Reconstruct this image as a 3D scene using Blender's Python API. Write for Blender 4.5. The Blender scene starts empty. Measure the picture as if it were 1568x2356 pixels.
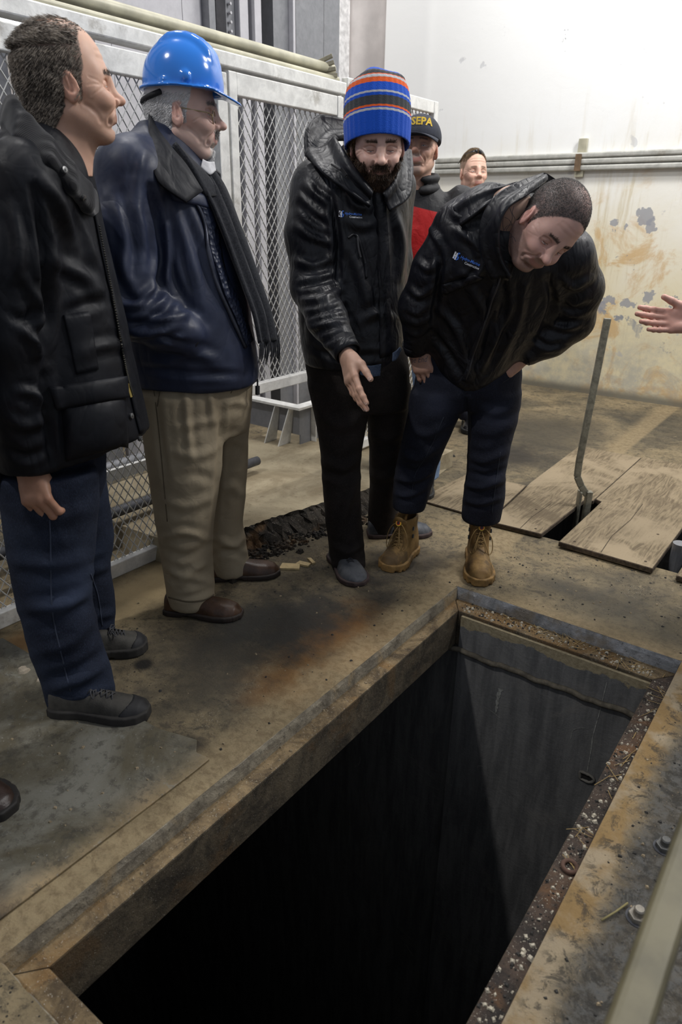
import bpy, math, random
import numpy as np
from mathutils import Vector, Matrix
random.seed(7); np.random.seed(7)
scn = bpy.context.scene
COL = scn.collection
# ------------------------------------------------------------------ camera
FPX = 1600.0; PITCH = math.radians(22.8); ROLL = math.radians(.87); YAW = math.radians(36.16); CAMH = 1.36
CX, CY = 784.0, 1178.0
_c, _s = math.cos(YAW), math.sin(YAW)
def _site(v): return np.array([_c*v[0]-_s*v[1], _s*v[0]+_c*v[1], v[2]])
_f = np.array([0, math.cos(PITCH), -math.sin(PITCH)]); _r = np.array([1., 0, 0]); _u = np.cross(_r, _f)
RT = _site(math.cos(ROLL)*_r + math.sin(ROLL)*_u)
UP = _site(-math.sin(ROLL)*_r + math.cos(ROLL)*_u)
FW = _site(_f)
FH = np.array([-_s, _c, 0.0])            # horizontal view direction
RH = np.array([_c, _s, 0.0])             # horizontal direction to the right of the view
CAM = np.array([0, 0, CAMH])
cam_d = bpy.data.cameras.new('camera'); cam = bpy.data.objects.new('camera', cam_d); COL.objects.link(cam)
cam_d.sensor_fit = 'VERTICAL'; cam_d.sensor_height = 36.0; cam_d.sensor_width = 24.0
cam_d.lens = 36.0*FPX/2356.0; cam_d.clip_start = .05
cam.matrix_world = Matrix(((RT[0], UP[0], -FW[0], 0), (RT[1], UP[1], -FW[1], 0), (RT[2], UP[2], -FW[2], CAMH), (0, 0, 0, 1)))
cam_d.dof.use_dof = True; cam_d.dof.focus_distance = 2.5; cam_d.dof.aperture_fstop = 4.5
scn.camera = cam
# ------------------------------------------------------------------ world, lamps, exposure
scn.view_settings.view_transform = 'Standard'; scn.view_settings.look = 'None'
scn.view_settings.gamma = 1.0; scn.view_settings.use_curve_mapping = False
scn.view_settings.exposure = 0.0
w = bpy.data.worlds.new('hall'); scn.world = w; w.use_nodes = True
w.node_tree.nodes['Background'].inputs[0].default_value = (.80, .87, 1.0, 1)
w.node_tree.nodes['Background'].inputs[1].default_value = .34
def area(name, loc, target, size, power, color=(1, .975, .95)):
    d = bpy.data.lights.new(name, 'AREA'); d.shape = 'DISK'; d.size = size; d.energy = power; d.color = color
    o = bpy.data.objects.new(name, d); COL.objects.link(o); o.location = loc
    o.rotation_euler = (Vector(target)-Vector(loc)).to_track_quat('-Z', 'Y').to_euler(); return o
area('hall_lamp', (-2.7, -1.7, 6.2), (-1.4, 2.2, 0), .22, 120)
area('hall_lamp', (-3.6, 2.6, 6.0), (-1.6, 2.0, 0), .5, 85)
area('hall_lamp', (.6, 4.3, 5.4), (-.8, 6.0, 2.8), .8, 175)
area('hall_lamp', (1.6, 3.9, 4.6), (-1.6, 1.8, 1.4), .6, 95)
area('hall_lamp', (-2.6, 4.2, 6.2), (-2.4, 5.6, 1.8), .8, 100)
# ------------------------------------------------------------------ geometry helpers
def ray(x, y): return ((x-CX)/FPX)*RT - ((y-CY)/FPX)*UP + FW
def fl(x, y, z=0.0):
    d = ray(x, y); return CAM + d*((z-CAMH)/d[2])
def ph(x, y, D):
    d = ray(x, y); return CAM + d*(D/(d@FH))
def onX(x, y, X):
    d = ray(x, y); return CAM + d*((X-CAM[0])/d[0])
def onY(x, y, Y):
    d = ray(x, y); return CAM + d*((Y-CAM[1])/d[1])
def proj(P):
    d = np.asarray(P, float)-CAM; ww = d@FW
    return np.stack([CX+FPX*(d@RT)/ww, CY-FPX*(d@UP)/ww], -1)
def nrm(v): v = np.asarray(v, float); return v/np.linalg.norm(v)
ORG = {}
def empty(name, loc, label=None, cat=None, group=None):
    o = bpy.data.objects.new(name, None); COL.objects.link(o); o.empty_display_size = .05
    o.location = tuple(loc); ORG[o] = np.array(loc, float)
    if label: tag(o, label, cat, group)
    return o
def tag(o, label=None, cat=None, group=None, kind=None):
    if label: o['label'] = label
    if cat: o['category'] = cat
    if group: o['group'] = group
    if kind: o['kind'] = kind
    return o
def mesh_of(name, V, Fs):
    me = bpy.data.meshes.new(name)
    V = np.asarray(V, np.float32)
    if isinstance(Fs, np.ndarray):
        n, k = Fs.shape
        me.vertices.add(len(V)); me.vertices.foreach_set('co', V.ravel())
        me.loops.add(n*k); me.loops.foreach_set('vertex_index', Fs.astype(np.int32).ravel())
        me.polygons.add(n); me.polygons.foreach_set('loop_start', np.arange(0, n*k, k, dtype=np.int32))
        me.update(calc_edges=True)
    else:
        me.from_pydata([tuple(v) for v in V.tolist()], [], Fs); me.update()
    return me
def obj(name, V, Fs, mat, parent=None, smooth=False, col=None, origin=None):
    """one mesh object; V in world metres"""
    V = np.asarray(V, float)
    org = ORG[parent] if parent is not None else (np.array(origin, float) if origin is not None else np.zeros(3))
    me = mesh_of(name, V-org, Fs)
    o = bpy.data.objects.new(name, me); COL.objects.link(o)
    if parent is not None: o.parent = parent
    else: o.location = tuple(org)
    ORG[o] = org
    for m in (mat if isinstance(mat, (list, tuple)) else [mat]): me.materials.append(m)
    if smooth: me.polygons.foreach_set('use_smooth', np.ones(len(me.polygons), bool))
    if col is not None:
        a = me.color_attributes.new('Col', 'FLOAT_COLOR', 'POINT')
        c = np.ones((len(V), 4), np.float32); c[:, :3] = col; a.data.foreach_set('color', c.ravel())
    return o
class MB:
    """collects boxes, prisms and tubes for one mesh"""
    def __init__(s): s.v = []; s.f = []
    def add(s, V, Fs):
        n = len(s.v); s.v += [tuple(map(float, p)) for p in V]; s.f += [[i+n for i in f] for f in Fs]; return s
    def box(s, lo, hi, ch=0.0):
        x0, y0, z0 = lo; x1, y1, z1 = hi
        return s.add([(x0, y0, z0), (x1, y0, z0), (x1, y1, z0), (x0, y1, z0), (x0, y0, z1), (x1, y0, z1), (x1, y1, z1), (x0, y1, z1)],
                     [(3, 2, 1, 0), (4, 5, 6, 7), (0, 1, 5, 4), (1, 2, 6, 5), (2, 3, 7, 6), (3, 0, 4, 7)])
    def hexa(s, P):    # 8 corners, bottom 4 then top 4
        return s.add(P, [(3, 2, 1, 0), (4, 5, 6, 7), (0, 1, 5, 4), (1, 2, 6, 5), (2, 3, 7, 6), (3, 0, 4, 7)])
    def prism(s, poly, z0, z1):
        n = len(poly)
        return s.add([(x, y, z0) for x, y in poly]+[(x, y, z1) for x, y in poly],
                     [list(range(n-1, -1, -1)), list(range(n, 2*n))]+[(i, (i+1) % n, n+(i+1) % n, n+i) for i in range(n)])
    def bar(s, a, b, w, h, up=(0, 0, 1)):
        a = np.array(a, float); b = np.array(b, float); t = nrm(b-a); u = np.array(up, float)
        if abs(t@nrm(u)) > .98: u = np.array([1., 0, 0])
        x = nrm(np.cross(t, u))*w/2; y = nrm(np.cross(x, t))*h/2
        P = [a-x-y, a+x-y, b+x-y, b-x-y, a-x+y, a+x+y, b+x+y, b-x+y]
        return s.hexa(P)
    def tube(s, pts, r, n=8, cap=True):
        V, Fs = tube(pts, r, n, cap); return s.add(V, Fs)
    def build(s, name, mat, parent=None, smooth=False, origin=None): return obj(name, s.v, s.f, mat, parent, smooth, origin=origin)
def tube(pts, r, n=8, cap=True):
    P = np.asarray(pts, float); m = len(P); r = np.broadcast_to(np.asarray(r, float), (m,))
    T = np.gradient(P, axis=0); T /= np.linalg.norm(T, axis=1)[:, None]+1e-12
    a = np.array([0, 0, 1.]) if abs(T[0, 2]) < .9 else np.array([1., 0, 0])
    x = nrm(np.cross(T[0], a)); V = []
    for i in range(m):
        x = nrm(x-T[i]*(x@T[i])); y = np.cross(T[i], x)
        for k in range(n):
            t = 2*math.pi*k/n; V.append(P[i]+r[i]*(math.cos(t)*x+math.sin(t)*y))
    Fs = [(i*n+k, i*n+(k+1) % n, (i+1)*n+(k+1) % n, (i+1)*n+k) for i in range(m-1) for k in range(n)]
    if cap: Fs += [list(range(n-1, -1, -1)), list(range((m-1)*n, m*n))]
    return V, Fs
def bevel(o, wdt=.004, seg=2):
    m = o.modifiers.new('bevel', 'BEVEL'); m.width = wdt; m.segments = seg; m.limit_method = 'ANGLE'; return o
def spline(pts, n):
    """Catmull-Rom through the points"""
    P = np.asarray(pts, float); P = np.vstack([2*P[0]-P[1], P, 2*P[-1]-P[-2]]); out = []
    m = len(P)-3
    for u in np.linspace(0, m-1e-6, n):
        i = int(u); t = u-i; a, b, c, d = P[i:i+4]
        out.append(.5*((2*b)+(c-a)*t+(2*a-5*b+4*c-d)*t*t+(3*b-a-3*c+d)*t**3))
    return np.array(out)
# ------------------------------------------------------------------ materials
class N:
    """small node-tree writer"""
    def __init__(s, name):
        s.m = bpy.data.materials.new(name); s.m.use_nodes = True; s.t = s.m.node_tree; s.b = s.t.nodes['Principled BSDF']
        s.tc = s.t.nodes.new('ShaderNodeTexCoord'); s.co = s.tc.outputs['Object']
    def new(s, k): return s.t.nodes.new('ShaderNode'+k)
    def link(s, a, b): s.t.links.new(a, b)
    def val(s, inp, v):
        if hasattr(v, 'is_linked') or isinstance(v, bpy.types.NodeSocket): s.link(v, inp)
        else: inp.default_value = v
    def map(s, scale=(1, 1, 1), loc=(0, 0, 0), rot=(0, 0, 0), co=None):
        n = s.new('Mapping'); s.link(co or s.co, n.inputs[0]); n.inputs['Scale'].default_value = scale; n.inputs['Location'].default_value = loc; n.inputs['Rotation'].default_value = rot; return n.outputs[0]
    def noise(s, scale, detail=5, rough=.6, dist=0, co=None):
        n = s.new('TexNoise'); n.inputs['Scale'].default_value = scale; n.inputs['Detail'].default_value = detail; n.inputs['Roughness'].default_value = rough; n.inputs['Distortion'].default_value = dist
        s.link(co or s.co, n.inputs['Vector']); return n.outputs['Fac']
    def vor(s, scale, feat='F1', co=None):
        n = s.new('TexVoronoi'); n.feature = feat; n.inputs['Scale'].default_value = scale; s.link(co or s.co, n.inputs['Vector']); return n.outputs['Distance']
    def ramp(s, f, lo, hi, a=0.0, b=1.0):
        n = s.new('MapRange'); n.inputs[1].default_value = lo; n.inputs[2].default_value = hi; n.inputs[3].default_value = a; n.inputs[4].default_value = b; n.interpolation_type = 'SMOOTHSTEP'
        s.link(f, n.inputs[0]); return n.outputs[0]
    def math(s, op, a, b=0.0):
        n = s.new('Math'); n.operation = op; s.val(n.inputs[0], a); s.val(n.inputs[1], b); return n.outputs[0]
    def mix(s, f, a, b):
        n = s.new('Mix'); n.data_type = 'RGBA'; s.val(n.inputs[0], f)
        for i, v in ((6, a), (7, b)):
            if isinstance(v, (tuple, list)): v = (*v[:3], 1)
            s.val(n.inputs[i], v)
        return n.outputs[2]
    def sep(s, co=None):
        n = s.new('SeparateXYZ'); s.link(co or s.co, n.inputs[0]); return n.outputs
    def spot(s, c, r0, r1, sc=(1, 1, 1), wob=.0, wsc=4):
        """soft-edged patch of wear and painted light around a world point"""
        v = s.new('VectorMath'); v.operation = 'SUBTRACT'; s.link(s.co, v.inputs[0]); v.inputs[1].default_value = c
        v2 = s.new('VectorMath'); v2.operation = 'MULTIPLY'; s.link(v.outputs[0], v2.inputs[0]); v2.inputs[1].default_value = sc
        l = s.new('VectorMath'); l.operation = 'LENGTH'; s.link(v2.outputs[0], l.inputs[0]); d = l.outputs['Value']
        if wob: d = s.math('ADD', d, s.math('MULTIPLY', s.math('SUBTRACT', s.noise(wsc, 6, .65), .5), wob))
        return s.ramp(d, r0, r1, 1.0, 0.0)
    def bump(s, h, strength=.3, dist=.01, prev=None):
        n = s.new('Bump'); n.inputs['Strength'].default_value = strength; n.inputs['Distance'].default_value = dist; s.link(h, n.inputs['Height'])
        if prev is not None: s.link(prev, n.inputs['Normal'])
        return n.outputs[0]
    def out(s, col=None, rough=.6, metal=0., normal=None, spec=None, **kw):
        if col is not None:
            if isinstance(col, (tuple, list)): col = (*col[:3], 1)
            s.val(s.b.inputs['Base Color'], col)
        s.val(s.b.inputs['Roughness'], rough); s.val(s.b.inputs['Metallic'], metal)
        if normal is not None: s.link(normal, s.b.inputs['Normal'])
        if spec is not None: s.b.inputs['Specular IOR Level'].default_value = spec
        for k, v in kw.items(): s.val(s.b.inputs[k.replace('_', ' ')], v)
        return s.m
def simple(name, c, rough=.6, metal=0., var=.25, scale=20, bump=.15, bscale=80, spec=None):
    n = N(name); d = tuple(x*(1-var) for x in c); l = tuple(min(1, x*(1+var)) for x in c)
    f = n.ramp(n.noise(scale, 6), .3, .7)
    return n.out(n.mix(f, d, l), rough, metal, n.bump(n.noise(bscale, 4), bump, .004), spec)
# ------------------------------------------------------------------ surface materials
def floor_mat():
    n = N('stained_concrete')
    big = n.noise(1.3, 6, .62, .4); mid = n.noise(6, 9, .74, .7); fine = n.noise(34, 7, .78, .4); grit = n.noise(190, 3, .7)
    c = n.mix(n.ramp(big, .36, .66), (.075, .063, .043), (.245, .188, .104))
    c = n.mix(n.ramp(mid, .38, .64), c, n.mix(n.ramp(big, .3, .7), (.055, .050, .038), (.29, .23, .135)))
    c = n.mix(n.math('MULTIPLY', n.ramp(fine, .48, .66), .7), c, (.030, .027, .022))
    c = n.mix(n.math('MULTIPLY', n.ramp(grit, .60, .72), .45), c, (.34, .30, .23))
    bl = n.noise(13, 9, .78, .5, n.map((1, 1, 1), (3, 8, 0))); c = n.mix(n.math('MULTIPLY', n.ramp(bl, .52, .62), .62), c, (.038, .034, .027)); c = n.mix(n.math('MULTIPLY', n.ramp(bl, .42, .34), .45), c, (.33, .265, .165))
    sp = n.vor(150); c = n.mix(n.math('MULTIPLY', n.ramp(sp, .20, .10), n.ramp(n.noise(9, 3), .5, .62)), c, (.42, .39, .32)); sp2 = n.vor(75, co=n.map((1, 1, 1), (2.2, 5, 0))); c = n.mix(n.math('MULTIPLY', n.ramp(sp2, .24, .12), n.ramp(n.noise(7, 3, .5, 0, n.map((1, 1, 1), (8, 1, 0))), .46, .58)), c, (.018, .016, .014))
    # stains, wear and painted-in light with a place of their own
    def st(p, r0, r1, colr, k=.8, sc=(1, 1, 1), wob=.25, wsc=7):
        nonlocal c
        q = fl(*p); c = n.mix(n.math('MULTIPLY', n.spot((float(q[0]), float(q[1]), 0), r0, r1, sc, wob, wsc), k), c, colr)
    st((790, 1470), .03, .30, (.19, .085, .020), .85, (1, .8, 1), .4, 9)       # rust patch
    st((640, 1575), .02, .20, (.20, .095, .025), .75, (1, 1, 1), .35, 9)
    st((700, 1430), .04, .34, (.030, .028, .025), .88, (1.3, .8, 1), .6, 8)      # dark grime
    st((560, 1450), .04, .36, (.040, .038, .033), .85, (1, .8, 1), .6, 8); st((470, 1560), .03, .26, (.055, .048, .036), .8, (1, .8, 1), .5, 9)
    st((890, 1370), .02, .22, (.035, .032, .028), .8, (1, 1.4, 1), .4)
    st((960, 1290), .05, .35, (.05, .045, .04), .7, (1, 1, 1), .4)
    st((330, 1500), .01, .2, (.06, .05, .035), .8, (1, .7, 1), .3)
    st((330, 1528), .02, .045, (.012, .011, .010), .95, (1, 1, 1), .02)      # oil spot
    st((450, 1715), .01, .07, (.02, .018, .016), .95, (.8, 1.6, 1), .06, 16)
    st((1400, 1460), .1, .5, (.09, .082, .062), .6, (1, 1, 1), .4)
    st((1350, 1370), .05, .25, (.06, .055, .045), .7, (.6, 2.0, 1), .3)
    st((1250, 990), .1, .85, (.055, .048, .036), .85, (1.1, 1, 1), .55, 3)    # damp floor by the wall
    st((1180, 1050), .05, .33, (.03, .026, .022), .85, (1, 1, 1), .4)
    st((1450, 900), .1, .7, (.33, .27, .16), .6, (.6, 1.6, 1), .5, 3)
    st((150, 1650), .1, .3, (.14, .12, .09), .5)
    st((300, 1370), .05, .5, (.46, .35, .19), .8, (2.2, .5, 1), .3, 9); st((60, 1490), .05, .4, (.46, .35, .19), .8, (2.2, .6, 1), .3, 9); st((60, 1480), .02, .12, (.30, .15, .05), .7, (1, 1, 1), .15, 12)  # the two wide pale patches paint the light on the floor by the fence
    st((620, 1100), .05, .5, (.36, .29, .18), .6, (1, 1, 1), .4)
    # pale bare border beside the pit
    s = n.sep(); e1 = n.ramp(n.math('ADD', s[0], n.math('MULTIPLY', mid, .12)), -1.19, -1.09, 0., 1.)
    e2 = n.ramp(n.math('ADD', s[0], 0.0), -1.075, -1.05, 1., 0.)
    c = n.mix(n.math('MULTIPLY', n.math('MULTIPLY', e1, e2), .7), c, n.mix(n.ramp(fine, .4, .6), (.30, .235, .135), (.21, .155, .085)))
    f1 = n.ramp(n.math('ADD', s[1], n.math('MULTIPLY', mid, .14)), 2.34, 2.50, 1., 0.)
    f2 = n.math('MULTIPLY', n.ramp(s[1], 2.2, 2.26), n.ramp(s[0], -1.0, -.8))
    c = n.mix(n.math('MULTIPLY', n.math('MULTIPLY', f1, f2), .75), c, n.mix(n.ramp(fine, .4, .6), (.34, .26, .145), (.25, .185, .10)))
    g1 = n.ramp(n.math('ADD', s[0], n.math('MULTIPLY', mid, .14)), -.13, -.06, 1., 0.); g2 = n.math('MULTIPLY', n.ramp(s[0], -.26, -.23), n.ramp(s[1], 2.4, 2.2))
    c = n.mix(n.math('MULTIPLY', n.math('MULTIPLY', g1, g2), .8), c, n.mix(n.ramp(n.noise(7, 5), .42, .58), (.33, .265, .175), (.24, .15, .055)))
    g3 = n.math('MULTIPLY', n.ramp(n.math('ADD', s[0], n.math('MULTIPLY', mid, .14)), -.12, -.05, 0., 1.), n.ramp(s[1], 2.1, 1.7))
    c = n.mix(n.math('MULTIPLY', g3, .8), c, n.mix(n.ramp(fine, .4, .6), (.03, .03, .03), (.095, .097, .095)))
    cr = n.noise(20, 9, .82, .6, n.map((1, 1, 1), (6, 6, 0))); c = n.mix(n.math('MULTIPLY', n.math('MULTIPLY', n.ramp(cr, .50, .58), n.math('MULTIPLY', n.ramp(s[0], -.24, -.20), n.ramp(s[1], 2.3, 2.0))), .75), c, (.028, .026, .022))
    h = n.math('ADD', n.math('MULTIPLY', mid, .6), n.math('MULTIPLY', fine, .35))
    nn = n.bump(grit, .4, .004, n.bump(n.math('ADD', h, n.math('MULTIPLY', bl, .5)), .7, .014))
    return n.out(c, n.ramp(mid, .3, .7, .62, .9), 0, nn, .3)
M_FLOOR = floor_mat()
def wall_mat():
    n = N('old_white_paint')
    s = n.sep(); z = s[2]; wob = n.noise(1.1, 6, .65, .5); m = n.noise(3.2, 7, .7, .8); f = n.noise(26, 5, .7)
    zz = n.math('ADD', z, n.math('MULTIPLY', n.math('SUBTRACT', wob, .5), 1.6))
    st = n.map((3.5, 1, .35)); streak = n.noise(3, 6, .7, .3, st)
    c = n.mix(n.ramp(zz, .5, 2.2), (.74, .66, .44), (.86, .87, .86))
    c = n.mix(n.math('MULTIPLY', n.math('MULTIPLY', n.ramp(streak, .52, .7), n.ramp(zz, 2.6, 1.0)), .6), c, (.50, .40, .20))
    low = n.ramp(zz, .0, 1.5, 1., 0.)
    xr = n.ramp(s[0], -3.2, -1.6)
    c = n.mix(n.math('MULTIPLY', n.math('MULTIPLY', n.ramp(m, .47, .62), n.ramp(zz, 2.0, .9)), n.math('MULTIPLY', xr, .75)), c, (.58, .36, .14))
    gk = n.noise(3.0, 8, .72, .3, n.map((1, 1, 1), (4.3, 1.7, .2)))
    c = n.mix(n.math('MULTIPLY', n.math('MULTIPLY', n.ramp(gk, .60, .615), n.ramp(zz, 1.75, 1.45)), n.math('MULTIPLY', xr, n.ramp(zz, .45, .7))), c, (.27, .28, .30))
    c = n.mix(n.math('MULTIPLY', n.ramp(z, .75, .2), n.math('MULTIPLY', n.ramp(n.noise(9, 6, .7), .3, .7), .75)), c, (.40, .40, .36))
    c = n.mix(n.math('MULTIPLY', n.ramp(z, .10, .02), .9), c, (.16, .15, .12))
    c = n.mix(n.math('MULTIPLY', n.ramp(n.noise(7, 4, .5, 0, n.map((1, 1, 1), (9, 3, 1))), .70, .73), .45), c, (.42, .43, .46))
    for px, py, r, sx, sz in ((1482, 498, .10, 1, 1.0), (1497, 520, .07, 1.3, .9), (1413, 512, .05, 1, 1.), (1440, 520, .03, 1, 1), (1402, 690, .07, .8, 1.4), (1445, 698, .06, .7, 1.4), (1490, 686, .07, 1.2, .8), (1384, 706, .05, 1, 1), (1300, 80, .03, 1, .4)):
        q = onY(px, py, WY); c = n.mix(n.math('MULTIPLY', n.spot((float(q[0]), float(q[1]), float(q[2])), r*.62, r*.66, (sx, 1, sz), .16, 17), .85), c, (.30, .31, .34))
    return n.out(c, .62, 0, n.bump(f, .08, .006, n.bump(m, .12, .02)), .3)
WY = 6.07
M_WALL = wall_mat()
def pit_mat():
    n = N('pit_concrete')
    s = n.sep(); m = n.noise(4, 7, .65, .5); f = n.noise(60, 4, .7); v = n.noise(6, 6, .7, .2, n.map((3, 3, .4)))
    c = n.mix(n.ramp(v, .3, .7), (.095, .095, .096), (.185, .183, .178))
    c = n.mix(n.math('MULTIPLY', n.ramp(m, .55, .7), .5), c, (.21, .20, .18))
    ed = n.math('ADD', s[2], n.math('MULTIPLY', n.noise(9, 5, .6), -.11))
    c = n.mix(n.ramp(ed, -.158, -.153), c, n.mix(n.ramp(f, .3, .7), (.22, .18, .11), (.33, .28, .18)))
    c = n.mix(n.math('MULTIPLY', n.ramp(n.noise(5, 6, .8, 1.2), .66, .7), .5), c, (.36, .35, .32))
    return n.out(c, .85, 0, n.bump(f, .3, .006, n.bump(m, .35, .02)), .25)
M_PIT = pit_mat()
def ledge_mat(name, dark, light, rust):
    n = N(name); m = n.noise(9, 7, .7, .6); f = n.noise(70, 5, .75); g = n.noise(240, 2, .6)
    c = n.mix(n.ramp(m, .35, .65), dark, light); c = n.mix(n.math('MULTIPLY', n.ramp(n.noise(6, 5, .6, .5, n.map((1, 1, 1), (2, 5, 1))), .52, .66), .8), c, rust)
    c = n.mix(n.math('MULTIPLY', n.ramp(f, .55, .7), .6), c, (.02, .018, .016)); c = n.mix(n.math('MULTIPLY', n.ramp(g, .64, .72), .7), c, (.45, .42, .36))
    return n.out(c, .9, 0, n.bump(f, .6, .008), .25)
M_LEDGE = ledge_mat('dirty_ledge', (.075, .055, .034), (.26, .19, .105), (.20, .12, .05))
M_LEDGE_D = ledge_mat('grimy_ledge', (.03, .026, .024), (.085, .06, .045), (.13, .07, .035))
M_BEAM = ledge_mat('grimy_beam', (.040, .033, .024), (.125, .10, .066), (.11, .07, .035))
M_CURB = ledge_mat('curb_concrete', (.15, .13, .10), (.33, .29, .215), (.30, .22, .12))
M_CURB_B = ledge_mat('painted_curb', (.16, .17, .18), (.36, .37, .39), (.20, .17, .13))
# ------------------------------------------------------------------ floor with its openings
PX0, PX1, PY0, PY1 = -1.08, -.232, .352, 2.282       # pit opening at floor level
IX0, IX1, IY0, IY1 = -1.025, -.296, .42, 2.195        # pit opening at ledge level
TX0, TX1, TY0, TY1 = -1.18, .45, 2.96, 4.1             # trench under the plywood
def cells(name, xs, ys, hole, z, mat):
    V = [(x, y, z) for y in ys for x in xs]; n = len(xs); Fs = []
    for j in range(len(ys)-1):
        for i in range(n-1):
            if not hole((xs[i]+xs[i+1])/2, (ys[j]+ys[j+1])/2): Fs.append((j*n+i, j*n+i+1, (j+1)*n+i+1, (j+1)*n+i))
    return obj(name, V, Fs, mat)
hole = lambda x, y: (PX0 < x < PX1 and PY0 < y < PY1) or (TX0 < x < TX1 and TY0 < y < TY1)
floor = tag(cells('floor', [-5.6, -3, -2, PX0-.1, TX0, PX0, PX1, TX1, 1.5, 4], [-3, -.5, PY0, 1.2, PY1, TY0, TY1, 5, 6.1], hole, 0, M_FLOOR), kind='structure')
tag(cells('floor_trench', [TX0-.05, TX1+.05], [TY0-.05, TY1+.05], lambda x, y: False, -.7, M_PIT), kind='structure')
b = MB(); t = .05
b.box((TX0-t, TY0-t, -.75), (TX0, TY1+t, -.001)).box((TX1, TY0-t, -.75), (TX1+t, TY1+t, -.001)).box((TX0, TY0-t, -.75), (TX1, TY0, -.001)).box((TX0, TY1, -.75), (TX1, TY1+t, -.001))
tag(b.build('wall_trench', M_PIT), kind='structure')
# pit: stepped rim with chipped edges, undercut walls
def sm_noise(x):
    i = math.floor(x); f = x-i; f = f*f*(3-2*f); h = lambda n: math.modf(abs(math.sin(n*127.1+11.7)*43758.5453))[0]
    return h(i)*(1-f)+h(i+1)*f
def rim(name, a, bpt, inw, steps, mat, chip=.006, seg=60, seed=0):
    """strip along a->b; steps = list of (offset along inw, z); edges chipped"""
    a = np.array(a, float); bpt = np.array(bpt, float); inw = np.array(inw, float); rng = np.random.RandomState(seed)
    V = []; m = len(steps)
    for i in range(seg+1):
        u = i/seg
        for k, (o, z) in enumerate(steps):
            j = 0 if i in (0, seg) else chip; p = a+(bpt-a)*u; q = p*14+seed*7; w_ = sm_noise(q[0]+q[1]+k*.6)+.5*sm_noise((q[0]+q[1])*3.1+k*2.3)
            o2 = o+((w_-.75)*j*3+rng.randn()*j*.25 if 0 < k < m-1 else 0); z2 = z-(abs(w_-.75)*j*2 if 0 < k < m-1 else 0)
            V.append((p[0]+inw[0]*o2, p[1]+inw[1]*o2, z2))
    Fs = [(i*m+k, (i+1)*m+k, (i+1)*m+k+1, i*m+k+1) for i in range(seg) for k in range(m-1)]
    return obj(name, V, Fs, mat, smooth=False)
def curb(name, a, bpt, inw, mat, seed): return tag(rim(name, a, bpt, inw, [(-.004, .0), (0, .0), (.004, -.014), (.006, -.04), (.006, -.06)], mat, .0016, 110, seed), kind='structure')
LZ = -.052
curb('trim_1', (PX0, PY0, 0), (PX0, PY1, 0), (1, 0, 0), M_CURB, 1)
curb('trim_2', (PX0, PY1, 0), (PX1, PY1, 0), (0, -1, 0), M_CURB_B, 2)
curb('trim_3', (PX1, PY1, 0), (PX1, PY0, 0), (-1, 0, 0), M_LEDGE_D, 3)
curb('trim_4', (PX1, PY0, 0), (PX0, PY0, 0), (0, 1, 0), M_CURB, 4)
def ledge(name, poly, mat, face, seed):
    """ledge top, lip and the beam face below it"""
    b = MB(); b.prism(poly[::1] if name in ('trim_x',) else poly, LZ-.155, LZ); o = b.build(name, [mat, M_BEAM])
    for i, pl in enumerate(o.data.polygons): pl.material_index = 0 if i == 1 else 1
    bevel(o, .005, 2); return tag(o, kind='structure')
ledge('trim_5', [(PX0-.02, PY0-.02), (IX0, IY0), (IX0, IY1), (PX0-.02, PY1+.02)], M_LEDGE, None, 1)
ledge('trim_6', [(PX0-.02, PY1+.02), (IX0, IY1), (IX1, IY1), (PX1+.02, PY1+.02)], M_LEDGE, None, 2)
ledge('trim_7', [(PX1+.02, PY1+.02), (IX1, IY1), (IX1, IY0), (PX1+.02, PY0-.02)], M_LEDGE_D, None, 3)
ledge('trim_8', [(PX1+.02, PY0-.02), (IX1, IY0), (IX0, IY0), (PX0-.02, PY0-.02)], M_LEDGE, None, 4)
b = MB(); D = -6.0
b.box((IX0+.02, IY1-.012, D), (IX1+.4, IY1+.15, -.066)).box((-3.6, IY1+.05, D), (IX0+.02, IY1+.15, LZ-.15)); tag(b.build('wall_pit_far', M_PIT), kind='structure')
b = MB(); b.box((-3.7, -1.6, D), (-3.6, IY1+.1, LZ-.15)); tag(b.build('wall_pit_left', M_PIT), kind='structure')
b = MB(); b.box((IX1-.003, -1.5, D), (IX1+.1, IY1+.1, LZ-.15)); tag(b.build('wall_pit_right', M_PIT), kind='structure')
b = MB(); b.box((-3.6, -1.6, D), (IX1+.1, -1.5, LZ-.15)); tag(b.build('wall_pit_near', M_PIT), kind='structure')
b = MB(); b.box((IX0-.02, IY0-.12, D), (IX0+.2, IY0-.02, LZ-.155)); tag(b.build('trim_9', M_PIT), kind='structure')
tag(cells('floor_pit', [-3.7, IX1+.2], [-1.6, IY1+.2], lambda x, y: False, D, M_PIT), kind='structure')
p0 = onY(1042, 1492, IY1-.02); p1 = onY(1480, 1655, IY1-.02)
b = MB(); b.tube([p0+(p1-p0)*u+np.array([0, 0, .004*math.sin(u*23)+.003*math.sin(u*51)]) for u in np.linspace(-.3, 1.1, 30)], .011, 8); tag(b.build('trim_10', simple('weld_seam', (.11, .095, .07), .9, 0, .4, 30, .6, 90), smooth=True), kind='structure')
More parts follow.
